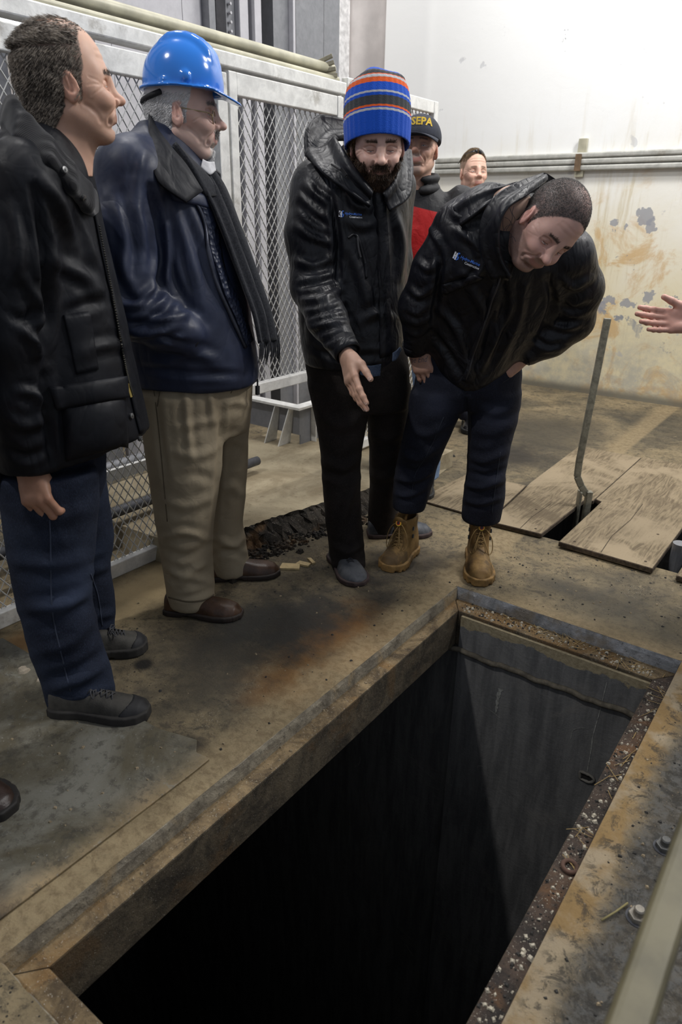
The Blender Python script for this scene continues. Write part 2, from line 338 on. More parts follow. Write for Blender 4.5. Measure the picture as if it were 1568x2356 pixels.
# drilled hole in the far pit wall, its inner shade painted as a black disc
q = onY(1347, 1788, IY1-.014)
e = empty('core_hole', q, 'rough drilled hole in the far wall of the pit', 'hole')
hp = [q+np.array([.026*math.cos(a)*(1+.2*math.sin(3*a+1)), 0, .022*math.sin(a)*(1+.25*math.cos(2*a))]) for a in np.linspace(0, 2*math.pi, 19)[:-1]]
MB().add([h_+[0, .0005, 0] for h_ in hp], [list(range(18))]).build('bore_shade_disc', simple('bore_shade', (.012, .011, .010), .9), e)
MB().tube([h_+np.array([0, -.001, 0]) for h_ in hp+hp[:1]], [.004+.003*sm_noise(i*1.7) for i in range(19)], 6, False).build('chipped_lip', simple('chipped_edge', (.16, .15, .13), .9), e, True)
# lime streaks on the far pit wall
M_LIME = simple('lime_streak', (.26, .26, .24), .9, 0, .4, 60, .3, 120)
def streak(name, pts, w0, w1):
    P = spline([onY(x, y, IY1-.0135) for x, y in pts], 26); V = []
    for i, q_ in enumerate(P): w_ = (w0+(w1-w0)*i/25)*(.5+sm_noise(i*.9+w0*900)); V += [q_+[-w_, 0, 0], q_+[w_, 0, 0]]
    tag(obj(name, V, [(2*i, 2*i+1, 2*i+3, 2*i+2) for i in range(25)], M_LIME), kind='structure')
streak('trim_11', [(1395, 1570), (1378, 1640), (1364, 1690), (1358, 1730), (1350, 1775)], .0012, .0025); streak('trim_12', [(1312, 1700), (1318, 1680), (1340, 1675), (1362, 1680)], .001, .0018); streak('trim_13', [(1238, 1872), (1262, 1884), (1288, 1898)], .004, .008); streak('trim_14', [(1140, 1640), (1146, 1600), (1152, 1585)], .004, .009); streak('trim_15', [(1100, 1620), (1128, 1635), (1150, 1652)], .002, .004)
# ------------------------------------------------------------------ hall walls
WY = 6.07
b = MB(); b.box((-4.03, WY, -.02), (4, WY+.2, 7)); tag(b.build('wall_back', M_WALL), kind='structure')
M_PIER = simple('pier_paint', (.62, .58, .56), .6, 0, .12, 3, .1, 30)
b = MB(); b.box((-5.6, WY+.12, -.02), (-4.03, WY+.3, 7)); tag(b.build('wall_recess', M_PIER), kind='structure')
b = MB(); b.box((-5.7, -3, -.02), (-5.5, WY+.3, 7)); tag(b.build('wall_left', M_PIER), kind='structure')
# ------------------------------------------------------------------ object materials
def galv(name, d, l, rough=.45, metal=.75, dirt=.5):
    n = N(name); f = n.ramp(n.noise(14, 7, .7, .5), .3, .7); c = n.mix(f, d, l)
    c = n.mix(n.math('MULTIPLY', n.ramp(n.noise(5, 6, .7), .58, .7), dirt), c, (.20, .17, .12))
    return n.out(c, n.ramp(n.noise(30, 5), .3, .7, rough-.08, rough+.2), metal, n.bump(n.noise(60, 4), .12, .004))
M_GALV = galv('galvanised', (.62, .62, .60), (.86, .86, .83), .45, .25)
M_MESH = galv('mesh_steel', (.48, .48, .47), (.70, .70, .68), .5, .35)
M_STEEL_G = galv('grey_steel', (.19, .195, .21), (.235, .24, .255), .5, .3, .12)
M_STEEL_D = galv('dark_steel', (.045, .047, .055), (.07, .072, .082), .55, .3, .1)
M_STEEL_L = galv('light_steel', (.44, .435, .465), (.50, .495, .525), .5, .1, .1)
M_PIPE = simple('pipe_paint', (.46, .44, .33), .45, .1, .2, 8, .1, 40)
# --- expanded metal
def exmesh(x, y0, y1, z0, z1, wy=.037, hz=.056, t=.0052):
    ny = int((y1-y0)/(wy/2)); nz = int((z1-z0)/(hz/2)); S = []
    i, j = np.meshgrid(np.arange(ny), np.arange(nz+1), indexing='ij'); i = i.ravel(); j = j.ravel(); m = (i+j) % 2 == 0; i = i[m]; j = j[m]
    V = []; Fs = []; base = 0
    for s in (1, -1):
        k = (j+s >= 0) & (j+s <= nz); a = np.stack([np.full(k.sum(), x), y0+i[k]*wy/2, z0+j[k]*hz/2], 1); e = np.stack([np.full(k.sum(), x), y0+(i[k]+1)*wy/2, z0+(j[k]+s)*hz/2], 1)
        w = np.array([0, hz*s*-1, wy]); w = w/np.linalg.norm(w)*t/2; u = np.array([t*.55, 0, 0])
        ring = [w+u*.3, u, -w-u*.3, -u]
        P = np.stack([a+r for r in ring]+[e+r for r in ring], 1)
        n = len(P); V.append(P.reshape(-1, 3)); o = (np.arange(n)*8)[:, None]+base
        for q in range(4): Fs.append(np.concatenate([o+q, o+(q+1) % 4, o+4+(q+1) % 4, o+4+q], 1))
        base += n*8
    return np.concatenate(V), np.concatenate(Fs)
FX = -2.23
def panel(label, y0, y1, z0, z1, extra=(), post=.05, top=.075, bot=.055):
    e = empty('mesh_panel', (FX, (y0+y1)/2, 0), label, 'fence panel', 'expanded metal panels of the fence')
    obj('mesh', *exmesh(FX-.012, y0+.02, y1-.02, z0+.02, z1-.02), M_MESH, e)
    for ya, yb in ((y0, y0+post), (y1-post, y1)): bevel(MB().box((FX-.02, ya, z0), (FX+.018, yb, z1)).build('post', M_GALV, e), .004)
    bevel(MB().box((FX-.02, y0+post, z1-top), (FX+.016, y1-post, z1)).build('top_rail', M_GALV, e), .004)
    bevel(MB().box((FX-.02, y0+post, z0), (FX+.016, y1-post, z0+bot)).build('bottom_rail', M_GALV, e), .004)
    for z, h, dx in extra: MB().box((FX-.06-dx, y0+post, z), (FX-.04-dx, y1-post, z+h)).build('brace', M_GALV, e)
    return e
panel('long floor-standing mesh panel of the galvanised fence behind the two men at left', .05, 2.24, .0, 1.875, ((.385, .045, 0),), .055, .075, .062)
panel('raised mesh gate panel between the hard hat and the striped beanie', 2.25, 3.0, .60, 1.885, (), .045, .08, .05)
panel('narrow end panel of the mesh fence, nearest to the white wall', 3.03, 3.89, .12, 1.97, (), .045, .06, .05)
bevel(tag(MB().box((FX-.05, .05, 1.895), (FX+.02, 3.02, 1.945)).build('header_beam', M_GALV), 'long flat galvanised header beam running along the top of the fence', 'beam'), .005)
for z, r, x, lb in ((2.0, .022, FX-.05, 'thicker upper pale pipe running above the fence header'), (1.957, .0125, FX-.02, 'thinner lower pale pipe lying along the fence header')):
    tag(MB().tube([(x, y, z) for y in np.linspace(.0, 3.0, 12)], r, 14).build('pipe', M_PIPE, smooth=True, origin=(0, 0, 0)), lb, 'pipe')
# bundle of bars on the header
for k in range(4):
    a = ph(713, 152+k*8, 3.72); b_ = ph(764+k*4, 128+k*15, 3.72)
    bevel(tag(MB().bar(a-nrm(b_-a)*.05, b_, .022, .016).build('grating_bar', simple('bar_rust', (.25, .23, .17), .6, .3)), '%s rusty bar of the bundle lying on top of the fence' % ('topmost', 'second from the top', 'second from the bottom', 'lowest')[k], 'bar', 'bars bundled on the fence header'), .002)
# --- machinery behind the fence
strips = [(214, 252, -3.30, M_STEEL_L), (252, 421, -3.40, M_STEEL_L), (421, 482, -3.42, M_STEEL_L), (482, 497, -3.36, M_STEEL_G), (497, 520, -3.5, M_STEEL_D), (520, 543, -3.42, M_STEEL_G), (543, 552, -3.5, M_STEEL_D),
          (552, 572, -3.38, M_STEEL_L), (572, 586, -3.5, M_STEEL_G), (586, 602, -3.36, M_STEEL_L), (602, 628, -3.5, M_STEEL_D), (628, 674, -3.4, M_STEEL_G), (674, 680, -3.36, M_STEEL_L), (680, 745, -3.42, M_STEEL_G), (745, 781, -3.5, M_STEEL_G)]
e = empty('lift_gate', (-3.6, 3.4, 0), 'tall grey steel lift gate machinery standing behind the mesh fence', 'machinery')
for a, b_, x, m in strips:
    ya = onX(a, 50, x)[1]; yb = onX(b_, 50, x)[1]
    MB().box((x-.12, ya, .0), (x, yb-.004, 5)).build('gate_plate', m, e)
for k in range(46):
    MB().tube([(-3.415, onX(531, 50, -3.4)[1], 2.05+k*.045), (-3.395, onX(531, 50, -3.4)[1], 2.05+k*.045)], .008, 6).build('chain_link', M_STEEL_L, e)
for y in np.arange(.6, 2.5, .38):
    MB().box((-3.5, y, 0), (-3.38, y+.3, 5)).build('gate_plate', random.choice([M_STEEL_G, M_STEEL_L, M_STEEL_D]), e)
bevel(tag(MB().box((-4.60, WY-.08, 0), (-4.49, WY+.1, 6)).build('corner_post', simple('white_post', (.72, .72, .72), .5)), 'pale vertical steel post beside the wall corner', 'post'), .006)
# low pipes and skid inside the fence
for k, (x, z, r, lb) in enumerate(((-2.62, .30, .03, 'dark pipe lying higher of the two behind the fence foot'), (-2.46, .16, .024, 'dark pipe lying lower of the two behind the fence foot'))):
    tag(MB().tube([(x, y, z) for y in np.linspace(.3, 2.6, 8)], r, 12).build('low_pipe', M_STEEL_D if k else M_STEEL_G, smooth=True), lb, 'pipe')
    for j_, y in enumerate((.5, 1.5, 2.4)): tag(MB().box((x-.03, y-.02, 0), (x+.03, y+.02, z-r*.8)).build('pipe_support', M_STEEL_D), '%s dark steel block under the %s pipe behind the fence' % (('leftmost', 'middle', 'rightmost')[j_], ('higher', 'lower')[k]), 'support', 'supports of the low pipes')
# steel channel frame seen under the raised gate
e = empty('channel_frame', (-2.70, 3.05, .1), 'grey steel channel frame with gusset plates on the raised slab behind the gate', 'steel frame')
zc = .10; hc = .24; cx0, cy0 = -2.62, 3.06
MB().box((cx0-.64, cy0, zc+hc-.014), (cx0+.07, cy0+.07, zc+hc)).build('top_flange', M_GALV, e)
MB().box((cx0, cy0+.07, zc+hc-.014), (cx0+.07, cy0+1.2, zc+hc)).build('top_flange', M_GALV, e)
MB().box((cx0-.64, cy0+.05, zc+.06), (cx0+.03, cy0+.058, zc+hc-.014)).build('web', M_STEEL_G, e)
MB().box((cx0+.022, cy0+.058, zc), (cx0+.03, cy0+1.2, zc+hc-.014)).build('web', M_STEEL_G, e)
for dx, w in ((-.13, .006), (-.02, .006)):
    MB().add([(cx0+dx-.03, cy0-.06, zc), (cx0+dx-.024, cy0-.06, zc), (cx0+dx-.024, cy0+.05, zc), (cx0+dx-.03, cy0+.05, zc), (cx0+dx, cy0+.01, zc+hc-.014), (cx0+dx+w, cy0+.01, zc+hc-.014), (cx0+dx+w, cy0+.05, zc+hc-.014), (cx0+dx, cy0+.05, zc+hc-.014)],
             [(3, 2, 1, 0), (4, 5, 6, 7), (0, 1, 5, 4), (1, 2, 6, 5), (2, 3, 7, 6), (3, 0, 4, 7)]).build('gusset', M_GALV, e)
MB().box((cx0+.03, cy0+.16, zc), (cx0+.068, cy0+.166, zc+hc-.014)).build('gusset', M_GALV, e)
# --- raised slab with a broken front edge
def slab_top(u): return None
top = [fl(430, 1262, .1), fl(500, 1235, .1), fl(562, 1212, .1), fl(620, 1192, .1), fl(690, 1171, .1), fl(760, 1150, .1), fl(845, 1125, .1), fl(905, 1105, .1)]
ed = spline([p[:2] for p in top], 60); V = []; rng = np.random.RandomState(3)
rows = [(-.02, .1), (.0, .098), (.006, .08), (.03, .055), (.055, .025), (.075, -.005)]
for i, (x, y) in enumerate(ed):
    for k, (o, z) in enumerate(rows):
        j = (0, .006, .012, .018, .02, .012)[k]; V.append((x+o*.97+rng.randn()*j*.6, y-o*.25+rng.randn()*j*.4, z+(rng.randn()*j*.35 if 0 < k < 5 else 0)))
m = len(rows); Fs = [(i*m+k, i*m+k+1, (i+1)*m+k+1, (i+1)*m+k) for i in range(len(ed)-1) for k in range(1, m-1)]
Fe = [(i*m, i*m+1, (i+1)*m+1, (i+1)*m) for i in range(len(ed)-1)]
nb = len(V)
V += [(-2.9, ed[0][1]-.05, .1), (-2.9, 3.6, .1), (ed[-1][0], 3.6, .1), (ed[-1][0], 3.6, -.01), (-2.9, ed[0][1]-.05, -.01)]
Fs2 = Fe+[[i*m for i in range(len(ed)-1, -1, -1)]+[nb, nb+1, nb+2][::1]][0:1]
Fs2 = Fe+[list(reversed([i*m for i in range(len(ed))]+[nb+2, nb+1, nb]))]
Fs2 += [((len(ed)-1)*m, nb+2, nb+3, (len(ed)-1)*m+m-1), (0, m-1, nb+4, nb)]
def slab_mat():
    n = N('slab_top'); a = n.noise(3, 6, .65, .4); f = n.noise(45, 5, .7)
    c = n.mix(n.ramp(a, .35, .65), (.19, .152, .095), (.34, .29, .195)); c = n.mix(n.math('MULTIPLY', n.ramp(f, .56, .7), .5), c, (.1, .08, .05))
    return n.out(c, .85, 0, n.bump(f, .3, .006), .3)
M_TAR = ledge_mat('tar_break', (.012, .011, .010), (.04, .033, .025), (.11, .06, .025))
e = empty('raised_slab', (-2.2, 2.6, 0), 'raised pale concrete slab with a dark broken edge along the fence', 'slab')
obj('slab_top', V, Fs2, slab_mat(), e); obj('broken_edge', V, Fs, M_TAR, e)
rub = MB()
for k in range(420):
    i = rng.randint(0, 48); x, y = ed[i]; s = .004+.010*rng.rand()**2; o = .06+abs(rng.randn())*.05; c0 = np.array([x+o, y-o*.25+rng.randn()*.02, s*.5])
    P = [c0+s*np.array(q)*(.7+.6*rng.rand()) for q in ((-1, -1, -.5), (1, -1, -.5), (1, 1, -.5), (-1, 1, -.5), (-.6, -.6, .8), (.6, -.6, .7), (.6, .6, .8), (-.6, .6, .6))]; rub.hexa(P)
tag(rub.build('crumbled_asphalt', M_TAR), 'dark crumbs of tar broken off the raised slab edge', 'rubble', kind='stuff')
# --- plywood over the trench
def ply_mat(seed):
    n = N('plywood'); co = n.map((5.5, .55, 1), (seed*3.1, seed, 0)); g = n.noise(7, 8, .65, 2.2, co); p = n.noise(2.2, 5, .6, .8, n.map((1, 1, 1), (seed, 2, 0))); f = n.noise(60, 5, .7, .3, n.map((3, .5, 1)))
    c = n.mix(n.ramp(g, .38, .62), (.12, .092, .058), (.24, .19, .12)); c = n.mix(n.ramp(p, .46, .60), c, (.27, .215, .14)); c = n.mix(n.math('MULTIPLY', n.ramp(p, .44, .32), .75), c, (.115, .088, .055))
    c = n.mix(n.math('MULTIPLY', n.ramp(f, .58, .7), .4), c, (.07, .05, .03))
    return n.out(c, .8, 0, n.bump(f, .25, .005), .25)
M_PLYE = simple('ply_edge', (.06, .042, .026), .9, 0, .5, 60, .4, 150)
def plank(label, poly, z0, z1, seed, cracks=(), nails=()):
    e = empty('plywood_sheet', (np.mean([p[0] for p in poly]), np.mean([p[1] for p in poly]), z0), label, 'plywood', 'plywood sheets over the trench')
    n = len(poly); b = MB(); b.prism(poly, z0, z1); o = b.build('board', [ply_mat(seed), M_PLYE], e)
    for i, p in enumerate(o.data.polygons):
        if i >= 2: p.material_index = 1
    bevel(o, .003, 1)
    for pts in cracks:
        MB().tube([(x, y, z1-.0005) for x, y in pts], .0022, 5).build('crack', M_PLYE, e)
    for x, y in nails: MB().tube([(x, y, z1-.004), (x, y, z1+.0015)], .006, 8).build('nail_head', M_PLYE, e)
    return e
plank('plywood sheet left of the bent lever bar', [(-1.245, 2.915), (-.985, 2.93), (-.97, 3.49), (-.93, 3.50), (-.93, 4.42), (-1.32, 4.42), (-1.30, 3.56), (-1.27, 3.3)], .004, .026, 1, ([(-1.09, 2.93), (-1.10, 3.1), (-1.09, 3.32)],), ((-1.03, 2.97), (-1.12, 3.2)))
plank('largest plywood sheet, right of the bent lever bar', [(-.888, 2.885), (-.478, 2.87), (-.47, 4.42), (-.925, 4.42), (-.925, 3.52), (-.89, 3.5)], .008, .032, 2, ([(-.70, 2.89), (-.715, 3.1), (-.70, 3.35), (-.71, 3.6)],), ((-.83, 2.93), (-.52, 2.92), (-.55, 3.25), (-.86, 3.4)))
plank('thin weathered board lying flush beside the tan boots', [(-1.68, 2.98), (-1.26, 2.96), (-1.31, 3.54), (-1.66, 3.50)], .001, .012, 3)
plank('plywood sheet whose corner shows at the right edge', [(-.385, 2.87), (.4, 2.85), (.42, 4.4), (-.375, 4.42)], .006, .03, 4)
tag(MB().tube([(-.43, 3.12, -.7), (-.43, 3.12, .07)], .032, 16).build('standpipe', M_STEEL_G, smooth=False), 'grey pipe standing in the trench gap at the right edge', 'pipe')
# --- bent lever bar in its socket
bl = 3.30
e = empty('lever_bar', tuple(ph(1342, 1180, bl)*[1, 1, 0]), 'tall bent grey steel lever bar standing in the slot between plywood sheets', 'lever')
M_BAR = simple('bar_zinc', (.235, .225, .175), .5, .35, .3, 40, .2, 120)
P = [ph(1397, 732, bl), ph(1332, 1060, bl), ph(1327, 1096, bl), ph(1336, 1118, bl), ph(1349, 1138, bl)]
b = MB()
for a, c_ in zip(P[:-1], P[1:]): b.bar(a, c_+(c_-a)*.02, .034, .016, up=-FH)
bevel(b.build('handle', M_BAR, e), .004)
a = ph(1346, 1130, bl); c_ = a.copy(); c_[2] = -.3
b = MB(); b.bar(a+RH*-.026, c_+RH*-.026, .012, .05, up=-FH).bar(a+RH*.02, c_+RH*.02, .03, .035, up=-FH)
bevel(b.build('socket', M_BAR, e), .003)
# --- wall conduits
e = empty('wall_rail', (-1, WY, 1.74), 'grey triple-channel rail running along the white wall', 'rail')
for z in (1.762, 1.808, 1.852): bevel(MB().box((-3.45, WY-.045, z-.020), (4, WY-.002, z+.020)).build('channel', galv('rail_zinc', (.36, .36, .33), (.52, .52, .48), .5, .2), e), .012, 3)
MB().box((-2.165, WY-.03, 1.70), (-2.10, WY-.001, 1.97)).build('bracket', M_PIPE, e); MB().box((-2.16, WY-.075, 1.74), (-2.12, WY-.03, 1.86)).build('clamp', simple('clamp_rust', (.14, .09, .05), .7), e)
# --- steel cover plate on the floor
def plate_mat():
    n = N('cover_plate_paint'); a = n.noise(3, 7, .68, .6); f = n.noise(30, 6, .72); g = n.noise(120, 3, .7); s = n.sep()
    c = n.mix(n.ramp(a, .36, .64), (.088, .076, .048), (.175, .170, .142)); r = n.ramp(n.math('ADD', s[0], n.math('MULTIPLY', a, .3)), -1.10, -.94)
    c = n.mix(n.math('MULTIPLY', r, .7), c, (.34, .225, .09)); c = n.mix(n.math('MULTIPLY', n.ramp(n.noise(6, 6, .6, .3, n.map((1, 1, 1), (7, 2, 0))), .60, .68), r), c, (.45, .40, .33))
    k2 = n.noise(11, 9, .78, .6); c = n.mix(n.math('MULTIPLY', n.ramp(k2, .52, .62), .6), c, (.05, .046, .034)); c = n.mix(n.math('MULTIPLY', n.ramp(k2, .42, .34), .5), c, (.22, .225, .20)); c = n.mix(n.math('MULTIPLY', n.ramp(f, .52, .64), .6), c, (.04, .036, .028)); c = n.mix(n.math('MULTIPLY', n.ramp(g, .63, .72), .5), c, (.4, .39, .36))
    lo = n.math('MULTIPLY', n.ramp(n.math('ADD', s[1], n.math('MULTIPLY', a, .25)), .62, .52, 0, 1), .85)
    c = n.mix(lo, c, n.mix(n.ramp(f, .4, .6), (.018, .015, .012), (.075, .05, .028)))
    return n.out(c, n.ramp(a, .3, .7, .45, .75), .0, n.bump(f, .3, .004), .4)
cp = [(-2.15, -.3), (-1.158, -.3), (-1.156, .40), (-1.150, .93), (-1.152, .990), (-1.20, .985), (-1.235, 1.02), (-1.36, .985), (-2.15, .965)]
bevel(tag(MB().prism(cp, .0005, .008).build('cover_plate', plate_mat(), origin=(0, 0, 0)), 'grey-green rusty steel cover plate let into the floor at lower left', 'plate'), .002, 1)
# --- chips, block, stick, nuts, washers
M_CHIP = simple('fresh_wood', (.50, .38, .19), .7, 0, .2, 30, .2, 90)
for px, py, sx, sy, a, lb in ((667, 1306, .085, .05, .55, 'largest flat pale wood chip beside the brown shoe toe'), (698, 1300, .06, .03, .2, 'split pale wood chip between two others'), (716, 1293, .055, .016, -.5, 'thin splinter of pale wood, rightmost of the chips')):
    q = fl(px, py); ca, sa = math.cos(a), math.sin(a); pl = [(-sx/2, -sy/2), (sx/2, -sy/2.3), (sx/2.2, sy/2), (-sx/2.3, sy/2.1)]
    tag(MB().prism([(q[0]+x*ca-y*sa, q[1]+x*sa+y*ca) for x, y in pl], .0005, .009).build('wood_chip', M_CHIP), lb, 'wood chip', 'wood chips on the floor')
q = fl(990, 1097); bevel(tag(MB().box((q[0]-.05, q[1]-.02, 0.0), (q[0]+.02, q[1]+.03, .05)).build('wood_block', M_CHIP), 'small pale wood block lying behind the dark blue jeans', 'block'), .003)
q0 = fl(1382, 2122); q1 = fl(1442, 2083)
tag(MB().tube([q0+[0, 0, .006], (q0+q1)/2+[.002, 0, .008], q1+[0, 0, .007]], .0022, 7).build('stick', simple('stick_bark', (.20, .17, .07), .7), smooth=True), 'thin greenish stick lying beside the pit', 'stick')
def nut(px, py, lb, grime):
    q = fl(px, py); e = empty('anchor_bolt', q, lb, 'bolt', 'anchor bolts beside the pit'); m = simple('bolt_steel', grime, .45, .5, .3, 60, .2, 150)
    bevel(MB().prism([(q[0]+.021*math.cos(k*math.pi/3+.3), q[1]+.021*math.sin(k*math.pi/3+.3)) for k in range(6)], .001, .014).build('nut', m, e), .002)
    b = MB(); b.tube([q+[0, 0, .012], q+[0, 0, .026], q+[0, 0, .029]], [.0115, .0115, .009], 12); b.build('stud', m, e)
    MB().tube([q+[0, 0, 0], q+[0, 0, .002]], .025, 20).build('washer', M_STEEL_D, e)
nut(1527, 1951, 'clean grey anchor bolt with hexagon nut beside the pit', (.11, .11, .105)); nut(1466, 2112, 'anchor bolt caked in pale mortar beside the thin stick', (.24, .22, .185))
q = fl(1310, 1997, LZ); tag(MB().tube([q+np.array([.017*math.cos(a), .017*math.sin(a), .004]) for a in np.linspace(0, 2*math.pi, 25)], .006, 6, False).build('rusty_washer', simple('washer_rust', (.09, .05, .035), .9), smooth=True), 'rusty washer lying on the right ledge of the pit', 'washer')
# grit, straw
rng = np.random.RandomState(11)
def grit(name, spots, mat, label, n, smin, smax):
    b = MB()
    for k in range(n):
        x0, x1, y0, y1, z = spots[rng.randint(len(spots))]; s = smin+(smax-smin)*rng.rand()**3; c0 = np.array([x0+(x1-x0)*rng.rand(), y0+(y1-y0)*rng.rand(), z+s*.35]); a = rng.rand()*6.3; ca, sa = math.cos(a), math.sin(a)
        P = []
        for q in ((-1, -.8, -.5), (1, -.7, -.5), (.9, .8, -.5), (-1, .9, -.5), (-.5, -.5, .5), (.6, -.4, .6), (.5, .5, .5), (-.6, .4, .6)):
            v = s*np.array(q)*(.6+.6*rng.rand(3)); P.append(c0+np.array([v[0]*ca-v[1]*sa, v[0]*sa+v[1]*ca, v[2]*.8]))
        b.hexa(P)
    tag(b.build(name, mat), label, 'debris', kind='stuff')
LED = [(IX1+.005, PX1-.01, IY0, IY1, LZ)]*3+[(IX0, IX1, IY1+.01, PY1-.01, LZ)]*2; LL = [(PX0+.005, IX0-.006, IY0, IY1, LZ)]; FLR = [(-2.0, -1.1, 1.0, 2.3, 0), (-1.1, -.2, 2.32, 2.9, 0), (-.20, -.02, .8, 2.1, 0)]
grit('pale_grit', LED, simple('grit_pale', (.42, .38, .30), .9), 'pale crumbs of mortar strewn along the pit ledges', 520, .0012, .0075)
grit('dark_grit', LED+FLR, simple('grit_dark', (.03, .028, .025), .9), 'dark crumbs of dirt on the ledges and floor', 900, .001, .0055)
grit('tan_grit', LL+FLR+[(-1.9, -1.2, .1, .95, .008)], simple('grit_tan', (.24, .19, .12), .9), 'tan grains of sand along the left ledge and floor', 700, .001, .0055)
st = MB()
for k in range(60):
    if k < 36: x = -.9+.6*rng.rand(); y = IY1+.01+rng.rand()*.07
    else: x = IX1+.01+rng.rand()*.05; y = [2.1, 1.7, 1.35][k % 3]+rng.randn()*.08
    a = rng.rand()*3.1; l = .012+.025*rng.rand(); d = np.array([math.cos(a), math.sin(a), rng.randn()*.1])*l; c0 = np.array([x, y, LZ+.004]); st.tube([c0-d, c0, c0+d+[0, 0, .002]], .0009, 4)
tag(st.build('straw', simple('straw', (.36, .25, .10), .7)), 'loose bits of straw and pine needles on the pit ledges', 'straw', kind='stuff')
for px, py, s, lb in ((58, 1547, .028, 'pale crumpled lump on the floor left of the jeans'), (95, 1568, .02, 'dark flat flake on the floor beside the pale lump'), (985, 1064, .024, 'dark pebble behind the bent-over man, left one'), (1040, 1050, .018, 'dark pebble behind the bent-over man, right one')):
    q = fl(px, py); b = MB(); P = [(q[0]+s*math.cos(a)*(.7+.6*rng.rand()), q[1]+s*math.sin(a)*(.5+.6*rng.rand())) for a in np.linspace(0, 5.5, 8)]
    n = len(P); b.add([(x, y, 0.0) for x, y in P]+[(q[0]+(x-q[0])*.6, q[1]+(y-q[1])*.6, s*(.4+.3*rng.rand())) for x, y in P], [list(range(n, 2*n))]+[(i, (i+1) % n, n+(i+1) % n, n+i) for i in range(n)])
    tag(b.build('debris_lump', simple('lump', (.30, .26, .20) if 'pale' in lb else (.03, .028, .024), .9)), lb, 'debris', 'lumps of debris on the floor')
# --- guard rail close to the camera
e = empty('guard_rail', (-.02, .9, 0), 'out-of-focus yellowish guard rail in the lower right corner', 'guard rail')
M_RAIL = simple('rail_paint', (.10, .088, .05), .5, .1, .3, 12, .1, 40)
b = MB(); b.box((-.040, -.6, .655), (-.002, 2.4, .70)); bevel(b.build('top_rail', M_RAIL, e), .010, 3)
for y in (-.5, 2.3): MB().box((-.03, y, 0), (.005, y+.04, .655)).build('post', M_RAIL, e)
# lamp glimpsed above the fence at far left
q = onX(22, 66, -3.2)
e = empty('strip_lamp', q, 'bright white strip lamp behind the head at the upper left corner', 'lamp')
n = N('lamp_tube'); n.b.inputs['Emission Color'].default_value = (.85, .9, 1, 1); n.b.inputs['Emission Strength'].default_value = 6; LT = n.out((.9, .9, .95), .4)
MB().tube([q+[0, -.3, 0], q+[0, .0, .0], q+[0, .07, .0]], .035, 10).build('tube', LT, e); MB().box(q+[-.05, -.35, .045], q+[.05, .1, .07]).build('reflector', M_GALV, e); MB().box(q+[-.01, -.1, .07], q+[.01, -.08, 3]).build('hanger', M_STEEL_D, e)
